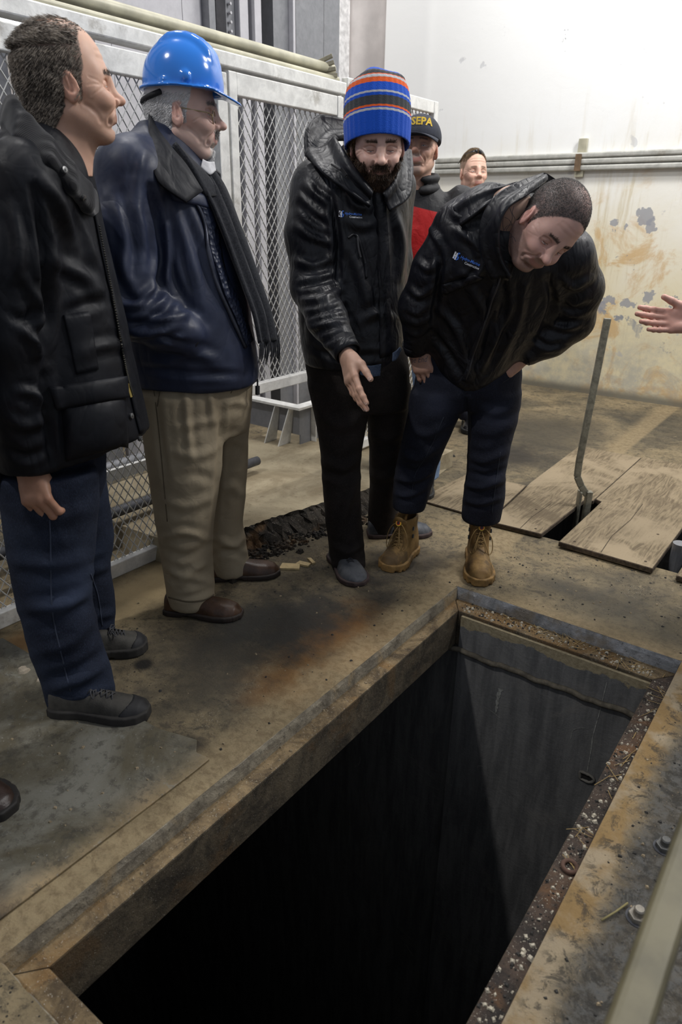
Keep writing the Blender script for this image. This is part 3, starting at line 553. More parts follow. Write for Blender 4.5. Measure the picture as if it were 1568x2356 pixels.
# ------------------------------------------------------------------ implicit-surface modelling (numpy)
class Field:
    def __init__(s, lo, hi, h):
        s.h = h; s.lo = np.array(lo, float); n = np.ceil((np.array(hi, float)-s.lo)/h).astype(int)+1
        s.ax = [(s.lo[i]+h*np.arange(n[i])).astype(np.float32) for i in range(3)]; s.d = np.full(tuple(n), 9., np.float32)
    def box(s, lo, hi, m):
        sl = []
        for i in range(3):
            a = int(max(0, math.floor((lo[i]-m-s.lo[i])/s.h))); b = int(min(len(s.ax[i]), math.ceil((hi[i]+m-s.lo[i])/s.h)+1)); sl.append(slice(a, max(a, b)))
        return tuple(sl), s.ax[0][sl[0]][:, None, None], s.ax[1][sl[1]][None, :, None], s.ax[2][sl[2]][None, None, :]
    def put(s, fn, lo, hi, k, sub=False):
        sl, X, Y, Z = s.box(lo, hi, k+3*s.h)
        if min(x.stop-x.start for x in sl) <= 0: return
        b = fn(X, Y, Z).astype(np.float32); a = s.d[sl]
        if sub:
            b = -b; hh = np.maximum(k-np.abs(a-b), 0)/max(k, 1e-6); s.d[sl] = np.maximum(a, b)+hh*hh*k*.25
        else:
            hh = np.maximum(k-np.abs(a-b), 0)/max(k, 1e-6); s.d[sl] = np.minimum(a, b)-hh*hh*k*.25
    def cone(s, a, b, ra, rb=None, k=.02, sub=False, flat=None):
        """round cone; flat=(axis, factor) squashes it"""
        a = np.array(a, float); b = np.array(b, float); rb = ra if rb is None else rb; ba = b-a; L = ba@ba+1e-12; R = max(ra, rb)
        def fn(X, Y, Z):
            x = X-a[0]; y = Y-a[1]; z = Z-a[2]; t = np.clip((x*ba[0]+y*ba[1]+z*ba[2])/L, 0, 1)
            dx = x-t*ba[0]; dy = y-t*ba[1]; dz = z-t*ba[2]; q = dx*dx+dy*dy+dz*dz
            if flat is not None:
                ax, f = flat; e = dx*ax[0]+dy*ax[1]+dz*ax[2]; q = q+e*e*(1/f**2-1)
            return np.sqrt(q)-(ra+(rb-ra)*t)
        s.put(fn, np.minimum(a, b)-R, np.maximum(a, b)+R, k, sub)
    def chain(s, P, R, k=.02, flat=None):
        for i in range(len(P)-1): s.cone(P[i], P[i+1], R[i], R[i+1], k, False, flat)
    def ell(s, c, r, M=None, k=.02, sub=False):
        c = np.array(c, float); r = np.array(r, float); R = float(max(r))
        def fn(X, Y, Z):
            x = X-c[0]; y = Y-c[1]; z = Z-c[2]
            if M is not None: x, y, z = (M[0][i]*x+M[1][i]*y+M[2][i]*z for i in range(3))   # M columns are the axes
            k0 = np.sqrt((x/r[0])**2+(y/r[1])**2+(z/r[2])**2); k1 = np.sqrt((x/r[0]**2)**2+(y/r[1]**2)**2+(z/r[2]**2)**2)+1e-9
            return k0*(k0-1)/k1
        s.put(fn, c-R, c+R, k, sub)
    def loft(s, zs, cs, ax, a, b, k=.02, p=2.0, sub=False, cap=.012):
        """stack of ellipses by height: centres cs (n,2), wide axis ax (n,2), half sizes a, b"""
        zs = np.asarray(zs, float); o = np.argsort(zs); zs = zs[o]; cs = np.asarray(cs, float)[o]; ax = np.asarray(ax, float)[o]; a = np.asarray(a, float)[o]; b = np.asarray(b, float)[o]
        zz = np.linspace(zs[0], zs[-1], 80); I = lambda v: np.interp(zz, zs, v)
        def sm(v):
            q = I(v); kk = np.array([1, 2, 3, 2, 1])/9.; return np.convolve(np.pad(q, 2, 'edge'), kk, 'valid')
        T = [sm(cs[:, 0]), sm(cs[:, 1]), sm(ax[:, 0]), sm(ax[:, 1]), sm(a), sm(b)]
        R = max(a.max(), b.max()); lo = np.array([cs[:, 0].min()-R, cs[:, 1].min()-R, zs[0]]); hi = np.array([cs[:, 0].max()+R, cs[:, 1].max()+R, zs[-1]])
        def fn(X, Y, Z):
            z = Z[0, 0]; v = [np.interp(z, zz, t)[None, None, :] for t in T]; x = X-v[0]; y = Y-v[1]; n = np.sqrt(v[2]**2+v[3]**2)+1e-9; ux = v[2]/n; uy = v[3]/n
            e = np.abs((x*ux+y*uy)/v[4]); f = np.abs((-x*uy+y*ux)/v[5]); q = (e**p+f**p)**(1/p)
            d = (q-1)*np.minimum(v[4], v[5]); zd = np.maximum(zs[0]-Z, Z-zs[-1]); dd = np.maximum(d, zd)
            hh = np.maximum(cap-np.abs(d-zd), 0)/cap; return dd+hh*hh*cap*.25
        s.put(fn, lo, hi, k, sub)
    def slab(s, pt, n, k=.004):
        """keep the side the normal n points away from"""
        n = nrm(n); pt = np.array(pt, float); X, Y, Z = s.ax[0][:, None, None], s.ax[1][None, :, None], s.ax[2][None, None, :]
        s.d = np.maximum(s.d, ((X-pt[0])*n[0]+(Y-pt[1])*n[1]+(Z-pt[2])*n[2]).astype(np.float32))
    def noise(s, amp, scale, fn=None):
        X, Y, Z = s.ax[0][:, None, None], s.ax[1][None, :, None], s.ax[2][None, None, :]
        s.d = s.d+amp*(vnoise(X*scale, Y*scale, Z*scale)-.5)
    def mesh(s, smooth=1):
        h = s.h; d = np.clip(s.d, -2*h, 2*h); d[0] = d[-1] = 2*h; d[:, 0] = d[:, -1] = 2*h; d[:, :, 0] = d[:, :, -1] = 2*h
        g = d < 0; n = np.array(d.shape); cnt = np.zeros(n-1, np.int8)
        for q in np.ndindex(2, 2, 2): cnt += g[q[0]:n[0]-1+q[0], q[1]:n[1]-1+q[1], q[2]:n[2]-1+q[2]]
        act = (cnt > 0) & (cnt < 8); ids = np.argwhere(act); idx = np.full(n-1, -1, np.int32); idx[act] = np.arange(len(ids))
        acc = np.zeros((len(ids), 3)); num = np.zeros(len(ids)); i, j, k = ids.T
        for a in np.ndindex(2, 2, 2):
            for ax in range(3):
                if a[ax]: continue
                b = list(a); b[ax] = 1; va = d[i+a[0], j+a[1], k+a[2]]; vb = d[i+b[0], j+b[1], k+b[2]]; m = (va < 0) != (vb < 0)
                t = np.where(m, va/np.where(m, va-vb, 1), 0); p = np.tile(np.array(a, float), (len(ids), 1)); p[:, ax] = t; acc[m] += p[m]; num[m] += 1
        V = (ids+acc/num[:, None])*h+s.lo; Fs = []
        for ax in range(3):
            u, v = [(1, 2), (2, 0), (0, 1)][ax]
            sl0 = [slice(1, -1)]*3; sl0[ax] = slice(0, -1); sl1 = [slice(1, -1)]*3; sl1[ax] = slice(1, None)
            A = g[tuple(sl0)]; B = g[tuple(sl1)]; e = np.argwhere(A != B)
            if not len(e): continue
            fl_ = A[tuple(e.T)]; e = e+1; e[:, ax] -= 1
            def cid(du, dv):
                q = e.copy(); q[:, u] -= du; q[:, v] -= dv; return idx[tuple(q.T)]
            Q = np.stack([cid(1, 1), cid(0, 1), cid(0, 0), cid(1, 0)], 1); Q[~fl_] = Q[~fl_][:, ::-1]; Fs.append(Q)
        Fs = np.concatenate(Fs)
        for _ in range(smooth): V = relax(V, Fs)
        return V, Fs
def relax(V, Fs, w=.5):
    acc = np.zeros_like(V); num = np.zeros(len(V))
    for a, b in ((0, 1), (1, 2), (2, 3), (3, 0)):
        for p, q in ((a, b), (b, a)):
            for c in range(3): acc[:, c] += np.bincount(Fs[:, p], V[Fs[:, q], c], len(V))
            num += np.bincount(Fs[:, p], minlength=len(V))
    return V*(1-w)+w*acc/np.maximum(num, 1)[:, None]
def normals(V, Fs):
    A = V[Fs[:, 2]]-V[Fs[:, 0]]; B = V[Fs[:, 3]]-V[Fs[:, 1]]; n = np.cross(A, B); out = np.zeros_like(V)
    for k in range(4):
        for c in range(3): out[:, c] += np.bincount(Fs[:, k], n[:, c], len(V))
    return out/(np.linalg.norm(out, axis=1)[:, None]+1e-12)
def _hash(i, j, k):
    h = (i*374761393+j*668265263+k*2147483647) & 0xffffffff; h = ((h ^ (h >> 13))*1274126177) & 0xffffffff; return ((h ^ (h >> 16)) & 0xffff)/65535.
def vnoise(x, y, z):
    x, y, z = np.broadcast_arrays(x, y, z); x = x.astype(float); y = y.astype(float); z = z.astype(float)
    i = np.floor(x).astype(np.int64); j = np.floor(y).astype(np.int64); k = np.floor(z).astype(np.int64)
    f = [v*v*(3-2*v) for v in (x-i, y-j, z-k)]; out = 0
    for a in (0, 1):
        for b in (0, 1):
            for c in (0, 1): out = out+_hash(i+a, j+b, k+c)*(f[0] if a else 1-f[0])*(f[1] if b else 1-f[1])*(f[2] if c else 1-f[2])
    return out
def n3(P, s, o=0.0): return vnoise(P[:, 0]*s+o, P[:, 1]*s+o*1.7, P[:, 2]*s+o*.6)
def fbm(P, s, o=0.0): return (n3(P, s, o)+.5*n3(P, s*2.1, o+3)+.25*n3(P, s*4.3, o+7))/1.75
def ridge(P, s, o=0.0): return 1-np.abs(2*fbm(P, s, o)-1)
def ss(x, a, b):
    t = np.clip((x-a)/(b-a), 0, 1); return t*t*(3-2*t)
def blend(c, m, d): return c*(1-m[:, None])+np.array(d)[None, :]*m[:, None]
def creases(V, Fs, strokes, side=-.2):
    """cloth creases: each stroke = (pixel polyline, width px, depth m); only the surface turned to the viewer moves"""
    n = normals(V, Fs); px = proj(V); view = V-CAM; view /= np.linalg.norm(view, axis=1)[:, None]; front = ss(-(n*view).sum(1), side, .25); disp = np.zeros(len(V))
    for pts, wd, amp in strokes:
        P = spline(pts, max(8, 4*len(pts))) if len(pts) > 2 else np.array([np.array(pts[0])*(1-t)+np.array(pts[1])*t for t in np.linspace(0, 1, 8)])
        lo = P.min(0)-3*wd; hi = P.max(0)+3*wd; m = np.where(((px > lo) & (px < hi)).all(1))[0]
        if not len(m): continue
        best = np.full(len(m), 1e9); tt = np.zeros(len(m))
        for i in range(len(P)-1):
            a = P[i]; ba = P[i+1]-a; q = px[m]-a; t = np.clip((q@ba)/(ba@ba+1e-9), 0, 1); d = np.hypot(*(q-t[:, None]*ba).T); u = d < best; best = np.where(u, d, best); tt = np.where(u, (i+t)/(len(P)-1), tt)
        e = np.sin(np.clip(tt, .02, .98)*math.pi)**.5; x = best/wd; disp[m] += amp*e*(np.exp(-x*x)-.45*np.exp(-(x-1.9)**2*1.2))
    return V+n*(disp*front)[:, None]
def cat(*ms):
    V = []; Fs = []; C = []; o = 0
    for m in ms:
        V.append(m[0]); Fs.append(m[1]+o); o += len(m[0]); C.append(m[2] if len(m) > 2 else np.tile([.5, .35, .27], (len(m[0]), 1)))
    return np.concatenate(V), np.concatenate(Fs), np.concatenate(C)
def camvec(r, u, t): return nrm(r*RT+u*UP-t*FW)
def frame(fwd, up):
    f = nrm(fwd); u = np.array(up, float); u = nrm(u-f*(u@f)); r = np.cross(f, u); return np.stack([r, f, u], 1)   # columns: right, forward, up
# ------------------------------------------------------------------ cloth and skin materials
def vcol(name, rough, spec=.4, bump=(200, .1, .003), sss=0., sheen=0.):
    n = N(name); a = n.new('Attribute'); a.attribute_name = 'Col'; f = n.noise(bump[0], 4)
    c = n.mix(n.ramp(n.noise(bump[0]*.35, 4), .3, .7, 0., .22), a.outputs['Color'], (.0, .0, .0)) if sss == 0 else a.outputs['Color']
    m = n.out(c, rough, 0, n.bump(f, bump[1], bump[2]), spec)
    if sss: n.b.inputs['Subsurface Weight'].default_value = sss; n.b.inputs['Subsurface Radius'].default_value = (.6, .25, .12); n.b.inputs['Subsurface Scale'].default_value = .008
    return m
M_SKIN = vcol('skin', .48, .38, (420, .12, .0015), .18)
def nylon(name, c, rough=.42, spec=.5, wr=.5, sc=26, sheen=.0):
    n = N(name); co = n.map((1, 1, .55)); w1 = n.math('ABSOLUTE', n.math('SUBTRACT', n.noise(sc*.32, 2, .45, 1.6, co), .5)); w2 = n.math('ABSOLUTE', n.math('SUBTRACT', n.noise(sc*.8, 2, .45, 1.4, n.map((1, 1, .7), (5, 2, 1))), .5)); w = n.noise(900, 2)
    cc = n.mix(n.ramp(n.noise(9, 4), .3, .7), tuple(x*.8 for x in c), tuple(x*1.2 for x in c))
    return n.out(cc, n.ramp(n.noise(30, 3), .3, .7, rough-.05, rough+.08), 0, n.bump(w, .08, .001, n.bump(w2, wr*.7, .012, n.bump(w1, wr*1.1, .035))), spec, Sheen_Weight=sheen)
def denim(name, c, l, fade=None):
    n = N(name); a = n.noise(6, 5, .6); t = n.noise(600, 2, .5, 0, n.map((1, 1, .25))); cc = n.mix(n.ramp(a, .35, .7), c, l); cc = n.mix(n.math('MULTIPLY', n.ramp(t, .45, .7), .35), cc, tuple(x*2.2 for x in l))
    for q, r0, r1 in (fade or []): cc = n.mix(n.math('MULTIPLY', n.spot(q, r0, r1, (1, 1, 1.3), .1, 12), .6), cc, tuple(min(1, x*2.3) for x in l))
    return n.out(cc, .85, 0, n.bump(t, .2, .002, n.bump(n.noise(34, 3, .5, .8), .25, .008)), .2)
def leather(name, c, rough=.4, var=.35): return simple(name, c, rough, 0, var, 25, .2, 220, .45)
# ------------------------------------------------------------------ heads
def head(h=.0028, size=1.0, wide=1.0, smile=.0, mouth_open=.0, squint=.5, neck=(0, -.05, -.17), neck_r=.056, jaw=1.0, nose=1.0, brow=1.0, ears=1.14, age=1.):
    """head in its own frame: x right ear, y forward, z up, origin between the ears"""
    f = Field((-.115, -.135, -.20), (.115, .145, .14), h); m = lambda x, y, z: np.array([x, y, z])
    f.ell((0, -.012, .042), (.0750*wide, .091, .078)); f.ell((0, .024, .030), (.063*wide, .066, .072), k=.04)
    f.ell((0, .030, -.022), (.060*wide, .058, .062), k=.04)
    f.ell((0, .028, -.072), (.051*wide*jaw, .056, .042), k=.035); f.ell((0, .073, -.110), (.021*jaw, .017, .016), k=.028)
    f.cone((-.053*jaw, -.002, -.056), (-.022*jaw, .062, -.110), .017, .014, .03); f.cone((.053*jaw, -.002, -.056), (.022*jaw, .062, -.110), .017, .014, .03)
    for s in (-1, 1):
        f.cone((s*.050*wide, .050, -.010), (s*.030*wide, .072, -.018), .018, .016, .03)       # cheekbone
        f.cone((s*.036, .076, -.036), (s*.030, .072, -.056), .015, .011, .03)        # cheek
        if smile: f.ell((s*.037, .078, -.030), (.019, .014, .017), k=.02)
        f.cone((s*.046, .066, .026), (s*.014, .085, .023), .010*brow, .009*brow, .022)            # brow ridge
        f.ell((s*.032, .101, .006), (.020, .021, .0135), k=.018, sub=True)                   # socket
        f.ell((s*.032, .0735, .007), (.0165, .0150, .0135), k=.006)                       # lids over the eye
    f.ell((0, .094, .006), (.010, .010, .02), k=.015)
    f.cone((0, .089, .016), (0, .112*nose, -.022), .0085, .0115, .012); f.ell((0, .1155*nose, -.0270), (.0128, .0128, .0108), k=.010)
    for s in (-1, 1):
        f.ell((s*.0140, .1005, -.0315), (.0088, .0120, .0088), k=.008); f.ell((s*.0075, .1085, -.0400), (.0042, .0062, .0045), k=.003, sub=True)
    # mouth
    w = .024+.006*smile; y0 = .092
    f.ell((0, y0-.010, -.067), (.034, .019, .028), k=.02)
    zl = lambda x: -.0665+smile*.010*(x/w)**2
    xs = np.linspace(-w, w, 9)
    up = [m(x, y0-.006-.30*x*x/.03-.002*smile, zl(x)+.004+.35*mouth_open*.012*(1-(x/w)**2)) for x in xs]; lo = [m(x, y0-.008-.30*x*x/.03, zl(x)-.0045-mouth_open*.016*(1-(x/w)**2)) for x in xs]
    for P, r in ((up, .0052), (lo, .0060)):
        for i in range(8): f.cone(P[i], P[i+1], r*(1-.45*abs(xs[i]/w)**2), r*(1-.45*abs(xs[i+1]/w)**2), .006)
    for i in range(1, 7):
        a = (up[i]+lo[i])/2+m(0, .006, 0); b = (up[i+1]+lo[i+1])/2+m(0, .006, 0); g = .0007+mouth_open*.0072*(1-(xs[i]/w)**2); g2 = .0007+mouth_open*.0072*(1-(xs[i+1]/w)**2); f.cone(a, b, g, g2, .004, True)
        if mouth_open > .2 and 1 < i < 6: f.cone(a-m(0, .012, 0), b-m(0, .012, 0), g*.9, g2*.9, .004, True)
    f.ell((0, .088, -.088), (.022, .010, .006), k=.012, sub=True)                         # hollow above the chin
    # neck
    if neck is not None:
        n = np.array(neck, float); f.cone((0, -.030, -.030), n, .056, neck_r, .035); f.cone((0, .015, -.085), n+m(0, .035, 0), .036, .040, .03)
        f.ell(n*.62+m(0, .030, -.015), (.012, .012, .016), k=.02)
    # ears
    if ears:
        for s in (-1, 1):
            a = .35; M = np.array([[1, 0, 0], [0, math.cos(a), -math.sin(a)], [0, math.sin(a), math.cos(a)]]); b = .35*s; M = np.array([[math.cos(b), math.sin(b), 0], [-math.sin(b), math.cos(b), 0], [0, 0, 1]])@M
            c = m(s*.0795*wide, .002, -.004); f.ell(c, (.0075, .0195*ears, .0325*ears), M, .006); f.ell(c+m(s*.0065, .003, .004), (.0062, .0115, .0205), M, .004, True); f.cone(c+m(-s*.004, .010, -.022), c+m(-s*.002, .006, -.030), .006, .006, .006)
            f.cone(c+m(s*.003, -.002, .018), c+m(s*.003, .004, -.006), .0026, .003, .004)
    V, Fs = f.mesh(1); L = []
    for s in (-1, 1):
        L += [([(.019, .099, -.031), (.029, .090, -.047), (.036, .079, -.066), (.034, .077, -.080)], .0042, .0012+.0030*smile), ([(.047, .068, .004), (.056, .056, .011), (.063, .045, .015)], .0022, .0011*age), ([(.048, .066, .001), (.058, .052, .001), (.064, .042, .000)], .0022, .0012*age),
              ([(.047, .066, -.003), (.056, .053, -.011), (.060, .046, -.018)], .0022, .0011*age), ([(.017, .086, -.006), (.032, .083, -.0115), (.047, .070, -.006)], .0030, .0020), ([(.017, .086, .0135), (.032, .088, .0175), (.048, .070, .012)], .0022, .0026), ([(.010, .094, .020), (.009, .093, .036)], .0022, .0010*age), ([(.050, .030, -.040), (.046, .050, -.062), (.044, .055, -.075)], .005, .0015*smile)]
        L = [(([(s*abs(x), y, z) for x, y, z in q] if k >= len(L)-8 else q), w_, d_) for k, (q, w_, d_) in enumerate(L)]
    L += [([(-.040, .070, .050+e), (0, .088, .053+e), (.040, .070, .050+e)], .0030, .0010*age) for e in (0, .013)]
    return grooves(V, Fs, L), Fs
def grooves(V, Fs, lines):
    n = normals(V, Fs); d_ = np.zeros(len(V)); fr = V[:, 1] > .02; I = np.where(fr)[0]; Q = V[I]
    for pts, wd, dp in lines:
        if dp <= 0: continue
        P = spline(pts, 14); P = np.array([Q[np.argmin(((Q-q)**2).sum(1))] for q in P]); P[1:-1] = (P[:-2]+P[1:-1]+P[2:])/3; best = np.full(len(I), 1e9)
        for a, b in zip(P[:-1], P[1:]):
            ba = b-a; t = np.clip(((Q-a)@ba)/(ba@ba+1e-12), 0, 1); best = np.minimum(best, np.linalg.norm(Q-a-t[:, None]*ba, axis=1))
        x = best/wd; d_[I] += -dp*np.exp(-x*x)+.35*dp*np.exp(-(x-1.9)**2)
    return V+n*d_[:, None]
def hwarp(V):
    V = np.array(V, float); z = V[:, 2]; V[:, 2] = np.where(z < 0, np.maximum(z, -.125)*.87+np.minimum(z+.125, 0), z+.20*np.maximum(z-.03, 0)); return V
def skin_colors(P, base, red=(.62, .26, .20), lip=(.46, .19, .16), browc=(.10, .07, .05), beard=None, beard_k=0., scalp=None, scalp_k=.0, hairline=None, bald=1.0, smile=0., mouth_open=0., wide=1., chin_only=False, seed=0.):
    """colours of a head in its own frame (size 1)"""
    C = np.tile(np.array(base, float), (len(P), 1)); x, y, z = P.T; ax = np.abs(x)
    C = C*(1+.16*(fbm(P, 60, seed)-.5))[:, None]
    def g(c, r): return np.exp(-(((x-c[0])/r[0])**2+((y-c[1])/r[1])**2+((z-c[2])/r[2])**2))
    rd = .5*np.maximum(g((.04, .07, -.025), (.022, .03, .022)), g((-.04, .07, -.025), (.022, .03, .022)))+.5*g((0, .115, -.027), (.016, .016, .014))+.4*ss(ax, .076*wide, .084*wide)
    C = blend(C, np.clip(rd, 0, .7), red)
    # beard shadow
    if beard is not None:
        bd = ss(z, -.030, -.045)*ss(y, -.012, .01)*ss(z, -.150, -.130)
        lo = np.maximum(ss(-z, .058, .074), ss(.028-ax, 0, .006)*ss(y, .07, .08))
        msk = bd*np.clip(lo+ss(ax, .045, .055)*ss(-z, .03, .05), 0, 1)*np.clip(1-1.1*g((0, .09, -.067), (.020, .02, .0075)), 0, 1)
        if chin_only: msk = msk*np.maximum(ss(.030-ax, 0, .008)*ss(y, .055, .07), .15)
        C = blend(C, np.clip(msk*beard_k*(.75+.5*fbm(P, 300, 2)), 0, .96), beard)
    # lips
    w = .024+.006*smile; zc = -.0665+smile*.010*(x/w)**2; lm = ss(.0085+.008*mouth_open-np.abs(z-zc+mouth_open*.006), 0, .003)*ss(w-ax, -.001, .003)*ss(y, .070, .078)
    C = blend(C, lm*.75, lip)
    inner = ss(.0022+.0075*mouth_open*(1-np.clip(ax/w, 0, 1)**2)-np.abs(z-zc+mouth_open*.0045), -.0005, .001)*ss(w-ax, 0, .002)*ss(y, .05, .06)*ss(.0885-y, -.004, .0)
    C = blend(C, inner*.9, (.035, .012, .010))
    # brows and lashes
    by = .030-.10*np.clip(ax-.028, 0, 1)**1; bm = ss(.0055-np.abs(z-by+.10*np.clip(.02-ax, 0, 1)), 0, .004)*ss(ax, .011, .016)*ss(.052-ax, 0, .008)*ss(y, .05, .06)
    C = blend(C, np.clip(bm*(.9+.8*(fbm(P, 400, 5)-.3)), 0, .95), browc)
    lash = ss(.0016-np.abs(z-.0035), -.001, .001)*ss(.013-np.abs(ax-.032), 0, .003)*ss(y, .075, .08); C = blend(C, lash*.8, (.05, .03, .025))
    C = blend(C, .35*np.clip(np.maximum(g((.032, .08, .012), (.016, .02, .008)), g((-.032, .08, .012), (.016, .02, .008))), 0, 1), (base[0]*.62, base[1]*.5, base[2]*.46))
    if scalp is not None:
        hm = hairline(x, y, z); C = blend(C, np.clip(hm*scalp_k*(.72+.6*fbm(P, 260, 9)), 0, .95), scalp)
    return C
def eye_parts(T, parent, size=1., look=(0, 0, 0), iris=(.10, .14, .16), z0=.002, sc=.62):
    """a narrow lens of eyeball between the lids, with an iris"""
    for s in (-1, 1):
        c = np.array([s*.032, .0800, z0])
        a = np.linspace(0, 2*math.pi, 21)[:-1]; V = [c+np.array([0, .0092, 0])]; Fs = []
        for r in (.35, .7, 1.):
            for t in a: V.append(c+np.array([.0125*r*math.cos(t), .0092*math.sqrt(max(0, 1-(r*.92)**2)), .0042*sc*r*math.sin(t)]))
        Fs = [(0, 1+i, 1+(i+1) % 20) for i in range(20)]+[(1+20*q+i, 21+20*q+i, 21+20*q+(i+1) % 20, 1+20*q+(i+1) % 20) for q in (0, 1) for i in range(20)]
        o = obj('eye', (hwarp(V)*size)@T[0].T+T[1], Fs, M_EYE, parent, True)
        ci = c+np.array([look[0]*.004, .0093, look[2]*.002]); V = [ci+np.array([.0048*math.cos(t), -.0012, .0036*sc*math.sin(t)+.0004]) for t in a]+[ci+np.array([0, .0006, 0])]
        obj('iris', (hwarp(V)*size)@T[0].T+T[1], [(20, i, (i+1) % 20) for i in range(20)], simple('iris', iris, .2), o, True)
M_EYE = simple('eye_white', (.62, .58, .55), .25, 0, .05)
M_TEETH = simple('teeth', (.72, .68, .58), .3, 0, .08)
def teeth(T, parent, size=1., w=.019, z=-.0645, y=.0845):
    xs = np.linspace(-w, w, 13); V = []
    for x in xs:
        yy = y-.45*x*x/.03
        for q in ((.001, .0055), (.0035, .001), (.002, -.0035), (-.004, -.003), (-.004, .005)): V.append(((x, yy+q[0], z+q[1]+.010*(x/w)**2*.5)))
    Fs = [(i*5+k, i*5+(k+1) % 5, (i+1)*5+(k+1) % 5, (i+1)*5+k) for i in range(12) for k in range(5)]
    obj('teeth', (hwarp(V)*size)@T[0].T+T[1], Fs, M_TEETH, parent, True)
def brows(hv, HW, hn, R, parent, mat, seed=2):
    return hair_from(hv, HW, hn, R, lambda x, y, z: ss(.0048-np.abs(z-.0305+.10*np.clip(np.abs(x)-.030, 0, 1)+.10*np.clip(.02-np.abs(x), 0, 1)), 0, .002)*ss(np.abs(x), .011, .014)*ss(.053-np.abs(x), 0, .005)*ss(y, .05, .06), parent, mat, 'eyebrows', 1.2, .006, (0, .0, .6), seed, .00042, .25, .12, 1., .1)
def strands(name, roots, dirs, L, mat, parent, r=.0007, seg=4, droop=.0, curl=.3, seed=0, nrmls=None, lift=.15):
    """many thin hair strands in one mesh: 3-sided tapered tubes"""
    rng = np.random.RandomState(seed); n = len(roots); L = np.broadcast_to(L, (n,))[:, None]*(.65+.6*rng.rand(n, 1)); P = roots.copy(); D = dirs/np.linalg.norm(dirs, axis=1)[:, None]
    if nrmls is not None: D = D+nrmls*lift; D /= np.linalg.norm(D, axis=1)[:, None]
    ax = rng.randn(n, 3); pts = [P]
    for k in range(seg):
        D = D+rng.randn(n, 3)*curl*.25+np.array([0, 0, -droop])
        if nrmls is not None: D = D-nrmls*lift*.5
        D /= np.linalg.norm(D, axis=1)[:, None]; P = P+D*L/seg; pts.append(P)
    V = []; u = np.cross(D, ax); u /= np.linalg.norm(u, axis=1)[:, None]+1e-9; v = np.cross(D, u)
    for k, p in enumerate(pts):
        rr = r*(1-.75*k/seg)
        for a in (0, 2.094, 4.189): V.append(p+rr*(math.cos(a)*u+math.sin(a)*v))
    V = np.stack(V, 1); m = 3*(seg+1); o = (np.arange(n)*m)[:, None]; Fs = []
    for k in range(seg):
        for a in range(3): Fs.append(np.concatenate([o+3*k+a, o+3*k+(a+1) % 3, o+3*k+3+(a+1) % 3, o+3*k+3+a], 1))
    return obj(name, V.reshape(-1, 3), np.concatenate(Fs), mat, parent)
def hair_mat(name, a, b, rough=.5):
    n = N(name); f = n.noise(160, 3, .6); g = n.noise(45, 4, .6); c = n.mix(n.ramp(n.math('ADD', n.math('MULTIPLY', f, .6), n.math('MULTIPLY', g, .4)), .38, .62), a, b); return n.out(c, rough, 0, None, .4)
